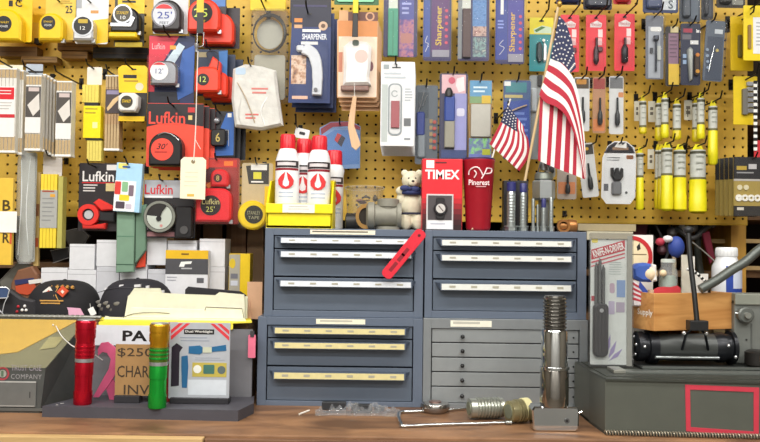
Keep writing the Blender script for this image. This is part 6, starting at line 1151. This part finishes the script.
# toolbox
tb = C('#5c5f57', .42, .25, .10, 25); tbd = C('#3f423d', .5, .25)
t = T('steel_toolbox', 'dark grey steel toolbox tray with a red outlined rectangle on its front', 'toolbox', 680, 437, -.25, z=ZC)
def zz(x, y, Y): return P(x, y, Y).z
p1 = P(605, 434, -.245); p2 = P(790, 441, -.265); p0 = P(589, 420, -.14); ht = P(640, 381, -.25).z-ZC
yb_ = .17; pts = [(p0.x, p0.y), (p1.x, p1.y), (p2.x, p2.y), (p2.x, yb_), (.503, yb_), (.503, -.008), (p0.x, -.008)]
def ext(nm, pts, z0, z1, mat, par=None):
    V = [Vector((a, b, z0))-t.o.location for a, b in pts]+[Vector((a, b, z1))-t.o.location for a, b in pts]; n = len(pts)
    return mesh_obj(nm, V, [tuple(range(n)), tuple(range(n, 2*n))]+[(k, (k+1) % n, n+(k+1) % n, n+k) for k in range(n)], mat, par or t.o)
ext('box_body', pts, ZC+.002, ZC+ht, tb); ext('top_rim', [(a, b-.004) for a, b in pts], ZC+ht, ZC+ht+.004, C('#4d504a', .35, .5)); ext('foot_flange', [(a, b-.006) for a, b in pts], ZC, ZC+.006, tbd)
ins = [(p0.x+.012, p0.y+.01), (p1.x+.008, p1.y+.020), (p2.x, p2.y+.020), (p2.x, yb_-.01), (.512, yb_-.01), (.512, -.02), (p0.x+.012, -.02)]
ext('inner_tray', ins, ZC+ht+.004, ZC+ht+.0055, tbd)
fd = (Vector((p2.x, p2.y, 0))-Vector((p1.x, p1.y, 0))).normalized(); nrm = Vector((fd.y, -fd.x, 0))
def on_front(x, y):  # photograph point on the slanted front face
    d = MROT @ Vector(((x-380)/F, (221-y)/F, -1.0)); k = (Vector((p1.x, p1.y, 0))-Vector((CAM.x, CAM.y, 0))).dot(nrm)/Vector((d.x, d.y, 0)).dot(nrm); return CAM+d*k
def strip(nm, quad, mat, off=.0012):
    q = [on_front(*a)-t.o.location for a in quad]; V = [a+nrm*.0001 for a in q]+[a+nrm*off for a in q]
    return mesh_obj(nm, V, [(0, 1, 2, 3), (4, 5, 6, 7), (0, 1, 5, 4), (1, 2, 6, 5), (2, 3, 7, 6), (3, 0, 4, 7)], mat, t.o)
rt_ = C('#c2384a', .45)
A, B_, C_, D_ = (685, 384.5), (759, 387.5), (758.5, 437), (686, 431); ai, bi, ci, di = (690, 389.5), (753.5, 392), (753.5, 431.5), (690.5, 427)
for q in ((A, B_, bi, ai), (B_, C_, ci, bi), (C_, D_, di, ci), (D_, A, ai, di)): strip('red_outline', q, rt_)
# coil spring along the foot
t = T('coil_spring', 'long thin steel coil spring lying along the toolbox foot', 'spring', 676, 438, -.275, z=ZC+.0001)
a = Pz(601, 437, ZC); b = Pz(756, 443, ZC); a = Vector((p1.x-.004, p1.y-.013, ZC+.0062)); b = Vector((p1.x, p1.y-.013, ZC+.0062))+fd*.36
n = 62; hp = []
ux = (b-a).normalized(); uy = Vector((-ux.y, ux.x, 0))
for i in range(n*10+1):
    an = 2*math.pi*i/10; hp.append(a.lerp(b, i/(n*10))+uy*math.cos(an)*.0046+Vector((0, 0, math.sin(an)*.0046))-t.o.location)
v, f = tube_vf(hp, .0013, 5); mesh_obj('coil', v, f, C('#a89f8c', .35, .6), t.o, smooth=True)
ZT = ZC+ht+.0056
t = T('flat_bar', 'pair of long flat steel bars lying on the toolbox tray', 'steel bar', 690, 376, -.19, z=ZT); sb = C('#7f8480', .35, .6)
q = P(640, 372, -.19); t.box3('bar', 622, 373.8, 800, 376, -.03, 0, sb, .0006); t.box3('bar', 648, 371.2, 800, 373.6, -.048, -.033, C('#6b706d', .35, .6), .0006); t.box3('end_fork', 614, 372.4, 626, 376, -.05, .002, C('#a9a9a0', .3, .7), .0012)
# printing press / roller machine
t = T('roller_press', 'black cast-iron roller press with bolted end hubs', 'press', 686, 369, -.08, z=ZT)
ir = C('#1f2126', .32, .45); irg = C('#4a4d4c', .4, .35)
t.box3('bed_plate', 634, 366.5, 762, 369, -.06, .06, C('#2e302f', .45, .4), .002)
t.hlathe('roller', 349.5, [(652, 13.5), (716, 13.5)], 0, irg, 28)
for (xs, nm) in (((633, 636, 642, 646, 655), 'left'), ((708, 716, 722, 728, 732), 'right')):
    c = t.hlathe('end_hub', 349.5, [(xs[0], 8), (xs[0]+.5, 12), (xs[1], 15), (xs[2], 15), (xs[2]+.4, 13.5), (xs[3], 13.5), (xs[3]+.5, 16.6), (xs[4], 16.6), (xs[4], 9)], 0, ir, 26)
    for k in range(6):
        a = 2*math.pi*k/6+.3; t.ball('hub_bolt', (xs[0]+.5 if nm == 'left' else xs[4]-1), 349.5-math.sin(a)*10, 1.8, C('#c9cccf', .25, .8), d=math.cos(a)*10*t.s, par=c, u=10, vv=6)
t.hlathe('tie_rod', 358, [(650, 1.6), (712, 1.6)], .036, C('#9aa0a0', .3, .8), 12)
for k in range(4): t.ball('hub_bolt', (640, 648, 722, 729)[k], (348, 352, 346, 357)[k], 1.8, C('#d0d2d4', .25, .8), d=.033, u=10, vv=6)
t.box3('side_frame', 736, 302, 785, 366, -.06, -.01, C('#7b7f7b', .45, .3), .003); t.disc('pivot_boss', 745, 317, 8, -.01, .008, C('#6c706c', .4, .4), bev=.003); t.disc('pivot_pin', 745, 317, 3, .008, .016, C('#a3a69f', .3, .6), n=16); t.rect('frame_edge', 752.5, 326, 753.6, 366, -.01, -.008, C('#585b58', .5)); t.disc('frame_hole', 748, 342, 1, -.01, -.0085, BLK, n=10); t.box3('ledge', 736, 296, 785, 307, -.06, -.005, C('#8c9085', .5, .2), .002); t.tube('cross_bolt', [(735, 315, .0), (743, 316, .006)], .002, C('#b9bdbd', .3, .8), 8)
t.tube('curved_arm', [t.at(x, y, .01) for x, y in ((700, 292), (716, 283), (732, 272), (745, 264), (760, 251), (778, 240))], .0105, C('#5e635f', .4, .4), 14, sm=4)
bo_ = t.lathe('copper_pulley', 751, [(9, 350), (12, 352), (12, 364), (9, 366)], .03, C('#2a2826', .4, .4), 22); t.rect('copper_face', 748, 352, 765, 364, .05, .062, C('#b98a5c', .35, .5), r=4, bev=.003)
t.tube('lever', [t.at(*q) for q in ((688, 232, .03), (690, 262, .045), (694, 296, .062), (697, 326, .074))], .0056, C('#222324', .4, .3), 10, sm=4); c0 = t.at(687.5, 323, .07); c1 = t.at(706, 333, .07); t.box3('lever_clamp', c0[0], c0[1], c1[0], c1[1], .058, .084, C('#2c2d2e', .4, .4), .002); [t.ball('clamp_screw', *t.at(x, 336, .07)[:2], 2, C('#d5d6d6', .25, .7), d=.07) for x in (684, 706)]; t.tube('clamp_strut', [t.at(*q) for q in ((692, 331, .066), (686, 337, .06), (682, 352, .03))], .003, ir, 8); t.tube('clamp_strut', [t.at(*q) for q in ((700, 331, .066), (705, 337, .06), (708, 352, .03))], .003, ir, 8); t.ball('lever_head', *t.at(688, 233, .03)[:2], 5, C('#2d2e30', .4, .3), d=.03, ry=4)
# wooden box on the press
ZW = max(P(680, 332, -.13).z, ZT+(369-349.5+16.6)*S(-.08)+.0005)
t = T('wooden_box', 'oak-coloured wooden box lettered Supply resting on the press', 'wooden box', 654, 332, -.13, z=ZW, yaw=20)
ok = WOOD('#b0763c', '#d8a262', (3, 20, 26), .45)
t.box3('front_board', 654, 294, 753, 331.5, -.012, 0, ok, .001); t.box3('back_board', 654, 294, 753, 331.5, -.11, -.098, ok, .001); lb = t.box3('end_board', 654, 294, 658, 331.5, -.098, -.012, ok, .001); t.box3('end_board', 749, 294, 753, 331.5, -.098, -.012, ok, .001); t.box3('bottom_board', 658, 328, 749, 331.5, -.098, -.012, ok, 0)
for nm_, s_, u0, u1, v0, v1 in (('side_lettering', 'Supply', .036, .088, 310.5, 318.5),):
    TEXTS.append((t, s_, 654, v0, 654+(u1-u0)/t.s, v1, 0, C('#f2ece0', .5), t.o, 0, .015, 0, nm_, 1.0))
# contents of the wooden box
def zin(): return ZW+.011
t = T('clown_doll', 'small doll with a blue and white cap leaning in the wooden box', 'doll', 653, 330, -.070, z=zin())
t.lathe('body', 652, [(4, 296), (5, 302), (5.5, 330)], 0, C('#c9a98a', .7), 16); t.ball('face', 648, 280, 9, C('#e3cfae', .6), d=0, ry=8.6); t.prism('cap_blue', [(630, 274), (636, 270), (644, 269), (649, 270), (650, 288), (640, 288), (632, 284)], -.014, .016, C('#3b5db0', .6), .006); t.prism('cap_white_band', [(649, 270), (654, 271), (655, 287), (650, 288)], -.015, .017, C('#e8e6e0', .6), .004); t.ball('button_nose', 662, 279, 3.5, C('#e6d2ac', .6), d=.006)
t.prism('flag_scarf', [(630, 286), (636, 290), (642, 300), (640, 312), (630, 312)], .004, .018, C('#dcd8dc', .7), .003)
for k in range(4): t.prism('scarf_stripe', [(630, 288+k*5), (640, 294+k*4), (640, 296+k*4), (630, 290.5+k*5)], .018, .0186, C('#b83a48', .7))
t.prism('scarf_blue', [(637, 287), (645, 297), (643, 301), (636, 293)], .018, .0192, C('#2f479c', .7))
t = T('round_plate', 'white square card printed with a red-rimmed cream circle', 'plate', 640, 363, .01, z=ZT); t.rect('white_backing', 628, 238, 653, 363, -.006, -.002, C('#e6e4e0', .5)); t.ring('red_rim', 631, 260, 21, 17, -.002, .002, C('#c02a30', .4)); t.disc('cream_face', 631, 260, 17.2, -.002, .001, C('#e6d6b0', .5)); t.prism('dark_wedge', [(636, 250), (639, 246), (640, 252), (637, 254)], .001, .0016, BLK); t.rect('mark_line', 630, 257, 646, 258, .001, .0014, C('#7a6a4c', .5))
t = T('blue_ornament', 'blue cloth bundle with a red and white knot over the box', 'cloth bundle', 674, 330, -.02, z=zin()); t.ball('blue_ball', 676, 255, 8, C('#27408e', .6), ry=11); t.ball('white_knot', 667, 247, 5, C('#dcd8da', .6), ry=3.6, d=.004); t.ball('red_knot', 660, 250, 4.5, C('#a82a40', .6), ry=4, d=.0); t.lathe('stem', 674, [(2, 264), (2.6, 330)], 0, C('#b9a98c', .6), 10)
t = T('glass_jar', 'pale glass jar holding green-grey pieces inside the wooden box', 'jar', 668, 330, -.056, z=zin()); t.lathe('jar_wall', 668, [(6, 268), (7, 269), (7, 274), (9, 278), (9, 328), (8, 330)], .0, CLEAR('#eef2ee', .2, .1), 22); t.lathe('contents', 668, [(6, 282), (8, 286), (8, 326)], 0, C('#9fb0a4', .6, 0, .25, 60), 18); t.lathe('lid', 668, [(5, 265.5), (7, 266), (7, 269)], 0, C('#c9d2cc', .4), 20)
t = T('envelope_pack', 'cream envelopes standing in the wooden box behind the lever', 'envelope', 690, 330, -.035, z=zin(), yaw=20); t.rect('front_envelope', 680, 262, 690, 330, -.003, 0, C('#d6d2c2', .6)); t.rect('rear_envelope', 684, 281, 715, 330, -.010, -.006, C('#e3e1dc', .6)); t.rect('small_note', 688, 263.5, 697, 279, -.005, -.003, C('#e9e5dc', .6))
t = T('red_ribbon', 'red paper ribbon along the wooden box edge', 'ribbon', 662, 330, -.097, z=zin(), yaw=20); t.prism('ribbon', [(652, 294), (657, 292), (664, 291.5), (672, 292), (680, 290.5), (684, 293), (684, 330), (652, 330)], 0, .002, C('#c9404a', .5))
t = T('twisted_cord', 'black and white twisted cord hanging behind the lever', 'cord', 700, 330, -.06, z=zin())
pth = smooth_path([Vector((686, 275, 0)), Vector((694, 278, 0)), Vector((702, 285, 0)), Vector((708, 294, 0)), Vector((709, 330, 0))], 5)
for i in range(len(pth)-1): a, b = pth[i], pth[i+1]; t.tube('cord_turn', [(a.x, a.y, .004), (b.x, b.y, .004)], .0035, BLK if i % 2 else WHT, 8)
# pill bottle on a shelf block behind
t = T('pill_bottle', 'white plastic vitamin bottle with a blue and red label', 'bottle', 726.5, 308, .10, z=None)
t.lathe('bottle_body', 726.5, [(9.5, 256), (10.5, 260), (13.5, 266), (14, 270), (14, 304), (13, 308)], 0, C('#e4e7ea', .35), 30); cp = t.lathe('cap', 726.5, [(9.4, 247.5), (10.2, 248.5), (10.4, 256.5), (10, 257)], 0, C('#eceeef', .4), 30)
for q in range(20): a = 2*math.pi*q/20; v, f = tube_vf([t.L(726.5, 249.5)+Vector((math.cos(a)*10.3*t.s, math.sin(a)*10.3*t.s, 0)), t.L(726.5, 256)+Vector((math.cos(a)*10.4*t.s, math.sin(a)*10.4*t.s, 0))], .0005, 5); mesh_obj('cap_rib', v, f, C('#d9dcde', .4), cp)
def lab(nm, a0, a1, y0, y1, m, e=.0006):
    V = []; Fc = []; n = 14
    for i in range(n+1):
        a = math.radians(a0+(a1-a0)*i/n); r = 14*t.s+e
        for yy in (y0, y1): V.append(t.L(726.5, yy)+Vector((math.sin(a)*r, -math.cos(a)*r, 0)))
    for i in range(n): Fc.append((2*i, 2*i+2, 2*i+3, 2*i+1))
    mesh_obj(nm, V, Fc, m, t.o)
lab('blue_label', -25, 110, 266, 300, C('#2c479e', .4)); lab('red_label_band', -8, 80, 265, 268.5, C('#b8466a', .4), .001); lab('white_label_patch', 2, 60, 270, 288, C('#cfd8ec', .4), .001)
t = T('carton', 'low tan carton under the vitamin bottle behind the press', 'box', 726, 350, .10, z=ZT); zt_ = P(726.5, 308, .10).z; hh = zt_-ZT
b = box('carton_body', (-.05, -.045, 0), (.07, .045, hh-.0003), C('#8d7a5c', .7), t.o, .001); box('carton_tape', (-.05, -.0457, hh*.5), (.07, -.0450, hh*.5+.01), C('#a9966e', .5), t.o)
# clutter below the board at right: cords and small tools hanging in the dark
def clutter(lab_, cat, nm, pts, r, m, Y):
    t = T(nm, lab_, cat, pts[0][0], max(p[1] for p in pts), Y); t.tube('strand', [(x, y, d) for x, y, d in pts], r, m, 8, sm=4); t.ball('end_knob', pts[-1][0], pts[-1][1], r/t.s*1.7, m, d=pts[-1][2], u=10, vv=7)
clutter('dark grey cable looping under the pegboard', 'cable', 'cable', [(654, 222, 0), (660, 236, .01), (668, 250, .0), (664, 262, 0)], .004, C('#2b2c2e', .5), .40)
clutter('thick grey cable arching behind the lever', 'cable', 'cable', [(676, 228, 0), (690, 238, .02), (704, 228, .01), (712, 224, 0)], .007, C('#3d3f40', .5), .40)
clutter('pale grey rod slanting behind the press lever', 'rod', 'thin_rod', [(692, 242, 0), (702, 251, .01), (713, 262, .02)], .0022, C('#8d8c84', .4, .4), .36)
clutter('dark green cord hanging beside the red sleeve', 'cord', 'cord', [(700, 226, 0), (696, 244, .01), (699, 262, 0), (702, 280, 0)], .010, C('#31342f', .6), .42)
t = T('red_sleeve', 'dark red sleeve hanging beside the vitamin bottle', 'sleeve', 708, 262, .38); t.prism('sleeve', [(702, 234), (709, 231), (715, 258), (710, 264)], -.006, .004, C('#7d2038', .6), .002)
t = T('maroon_cloth', 'maroon strip hanging behind the plate card', 'cloth', 638, 244, .42); t.prism('strip', [(632, 222), (648, 222), (645, 244), (634, 240)], -.004, .003, C('#5c1e2e', .7), .001)
t = T('white_funnel', 'small white funnel hanging in the dark under the pegboard', 'funnel', 682, 231, .42); t.lathe('funnel', 682, [(1, 221), (2, 224), (5, 230), (5, 231)], 0, C('#d9d6d2', .4), 16)
for k, (x, y, r, m, lab_) in enumerate(((672, 232, 5, '#6a6a6c', 'grey metal knob in the dark below the board'), (650, 240, 6, '#4d504c', 'dull green ball tool below the board'), (694, 228, 4, '#8d8d8c', 'silver knob beside the white funnel'), (662, 250, 5, '#55323a', 'dark maroon knob behind the blue bundle'))):
    t = T('tool_knob', lab_, 'knob', x, y+r, .41); t.lathe('knob', x, [(r*.5, y-r), (r, y-r*.4), (r, y+r*.4), (r*.4, y+r)], 0, C(m, .4, .3), 14); t.tube('shaft', [(x, y, -.002), (x+2, y-10, -.02)], .002, C('#5a5a58', .4, .5), 6)
t = T('card_stack', 'cream cartons lying behind the knife card under the board', 'box', 606, 240, .20); t.box3('carton', 578, 224, 636, 231, -.05, 0, C('#a89a7a', .6), .001); t.box3('carton', 586, 231.5, 632, 240, -.05, .01, C('#c4bda4', .6), .001)

# ------------------------------------------------------------------ loose things on the counter
chrome = C('#d4d7d8', .08, 1.0, .03)
t = T('chrome_post', 'tall chrome threaded post in a chrome clamp block', 'post', 555, 433, -.225, z=ZC)
t.lathe('lower_barrel', 555, [(13.6, 372), (14.2, 373), (14.2, 407), (13.8, 408.5)], -.01, C('#a9a6a2', .12, 1.0, .08, 30), 32); t.lathe('collar', 555, [(13.4, 369), (14.6, 369.5), (14.6, 372)], -.01, chrome, 32); t.lathe('upper_barrel', 555, [(12.2, 333), (13.2, 335), (13.2, 369)], -.01, chrome, 32)
th = []
for k in range(9): th += [(10.4, 301+k*3.5), (11.8, 302+k*3.5), (11.8, 303+k*3.5), (10.4, 304.2+k*3.5)]
t.lathe('threaded_end', 555, [(10, 299)]+th+[(11, 333)], -.01, C('#8e8c88', .2, .95), 28)
bk = t.prism('clamp_block', [(533, 431), (531.5, 412), (534, 408.5), (577, 408.5), (578.5, 412), (578, 430), (575, 433), (536, 433)], -.035, .006, chrome, .003); t.disc('set_screw', 566, 422, 2.6, .006, .0075, C('#77797a', .3, .8), par=bk, n=16); t.disc('screw_socket', 566, 422, 1.2, .0075, .008, BLK, par=bk, n=6); t.tube('side_pin', [(577, 416, -.01), (583, 414.5, -.01)], .002, chrome, 8, par=bk)
def stub(label, x0, x1, yc, r, Y, m, plug=None, yaw=0):
    t = T('threaded_fitting', label, 'fitting', (x0+x1)/2, yc+r, Y, z=ZC+.0006, yaw=yaw); n = int((x1-x0-8)/3.2); pf = [(x0, r*.5), (x0+.6, r*.92)]
    pf += [(x0+7, r*.92)]
    for k in range(n): q = x0+7+k*3.2; pf += [(q, r*.86), (q+.8, r), (q+1.8, r), (q+2.6, r*.86)]
    pf += [(x1, r*.9), (x1, r*.4)]
    b = t.hlathe('threaded_body', yc, pf, 0, m, 24); t.hlathe('end_face', yc, [(x0-.6, r*.45), (x0-.5, r*.62), (x0+.4, r*.62)], 0, C('#7d8270', .5, .4), 20, par=b)
    if plug: t.hlathe('cream_plug', yc-1, [(x0+14, r*.7), (x0+15, r*.98), (x1, r*1.0), (x1+1, r*.6)], .0, plug, 20)
stub('zinc threaded pipe stub lying beside the knobbed cabinet', 468, 503, 409, 10.6, -.115, C('#b9bcb2', .3, .8), yaw=12)
stub('short brass-tinged fitting with a cream plug next to the chrome block', 507, 529, 413, 11.5, -.15, C('#a8a07a', .35, .7), C('#e3dca6', .5), yaw=22)
t = T('wire_loop', 'chrome wire loop with two long legs lying on the counter', 'wire loop', 440, 425, -.20, z=ZC)
w0 = [Pz(x, y, ZC+.004)-t.o.location for x, y in ((470, 408), (440, 410.5), (410, 411.5), (402, 412), (398.5, 413.5), (399, 418), (401.5, 424), (404, 426), (440, 424.5), (480, 423.5), (506, 422.5))]
v, f = tube_vf(smooth_path(w0, 4), .0036, 10); wl_ = mesh_obj('wire', v, f, C('#cfd2d2', .15, 1.0), t.o, smooth=True)
e = Pz(506, 422.5, ZC+.0052)-t.o.location; v, f = tube_vf([e, e+Vector((.012, .0006, 0))], .005, 10); mesh_obj('end_nut', v, f, C('#9c9f9c', .3, .9), t.o, smooth=True)
t = T('steel_dish', 'small round steel cup lying before the knobbed cabinet', 'cup', 435, 409, -.05, z=ZC); t.lathe('dish', 435, [(9, 399), (13.5, 400), (14.5, 402), (14.5, 405), (11, 409)], 0, C('#a7a39f', .18, .95), 28); t.lathe('inner_boss', 435, [(4, 397.5), (6, 398), (6.5, 400)], 0, C('#8a6f68', .3, .7), 18)
# crumpled clear bag
t = T('crumpled_bag', 'crumpled clear plastic bag of black clips lying before the lower cabinet', 'plastic bag', 358, 415, -.075, z=ZC)
rg = random.Random(3); nx, nz = 26, 7; V = []; Fc = []
for j in range(nz):
    for i in range(nx):
        u = i/(nx-1); v_ = j/(nz-1); edge = math.sin(math.pi*min(1, max(0, u)))**.5
        h_ = (.004+.026*rg.random())*math.sin(math.pi*v_)*(.35+.65*edge)
        V.append(Vector(((u-.5)*.19+rg.uniform(-.003, .003), (v_-.5)*.06+rg.uniform(-.004, .004), .0008+h_)))
for j in range(nz-1):
    for i in range(nx-1): q = j*nx+i; Fc.append((q, q+1, q+nx+1, q+nx))
mesh_obj('bag_film', V, Fc, CLEAR('#f2f4f6', .16, .08), t.o)
for (x0, x1, y0, y1) in ((322, 346, 404, 412), (351, 372, 406, 413), (374, 384, 409, 413)): t.box3('dark_clip', x0, y0, x1, y1, -.012, .002, C('#34363a', .35, .3), .002)
t = T('white_stick', 'short white paper stick lying on the bare counter', 'stick', 304, 413, -.10, z=ZC); a = Pz(299.5, 414, ZC+.0022)-t.o.location; b = Pz(309, 410.5, ZC+.0022)-t.o.location; v, f = tube_vf([a, b], .0021, 8); mesh_obj('paper_stick', v, f, C('#ece8e0', .6), t.o, smooth=True); v, f = tube_vf([a-(b-a)*.02, a], .0024, 8); mesh_obj('stick_tip', v, f, C('#d6cfc0', .6), t.o, smooth=True)

# drop the helper frame used to letter the slant-top case
bpy.data.objects.remove(tmp_case_empty)
finish_texts()
for o_ in list(COL.objects):
    if o_.name.startswith("side_lettering"):  # turn the word onto the left end board of the wooden box
        k_ = S(-.13); o_.rotation_euler = (0, 0, -math.pi/2); o_.location = (-.0008, .056, 0)
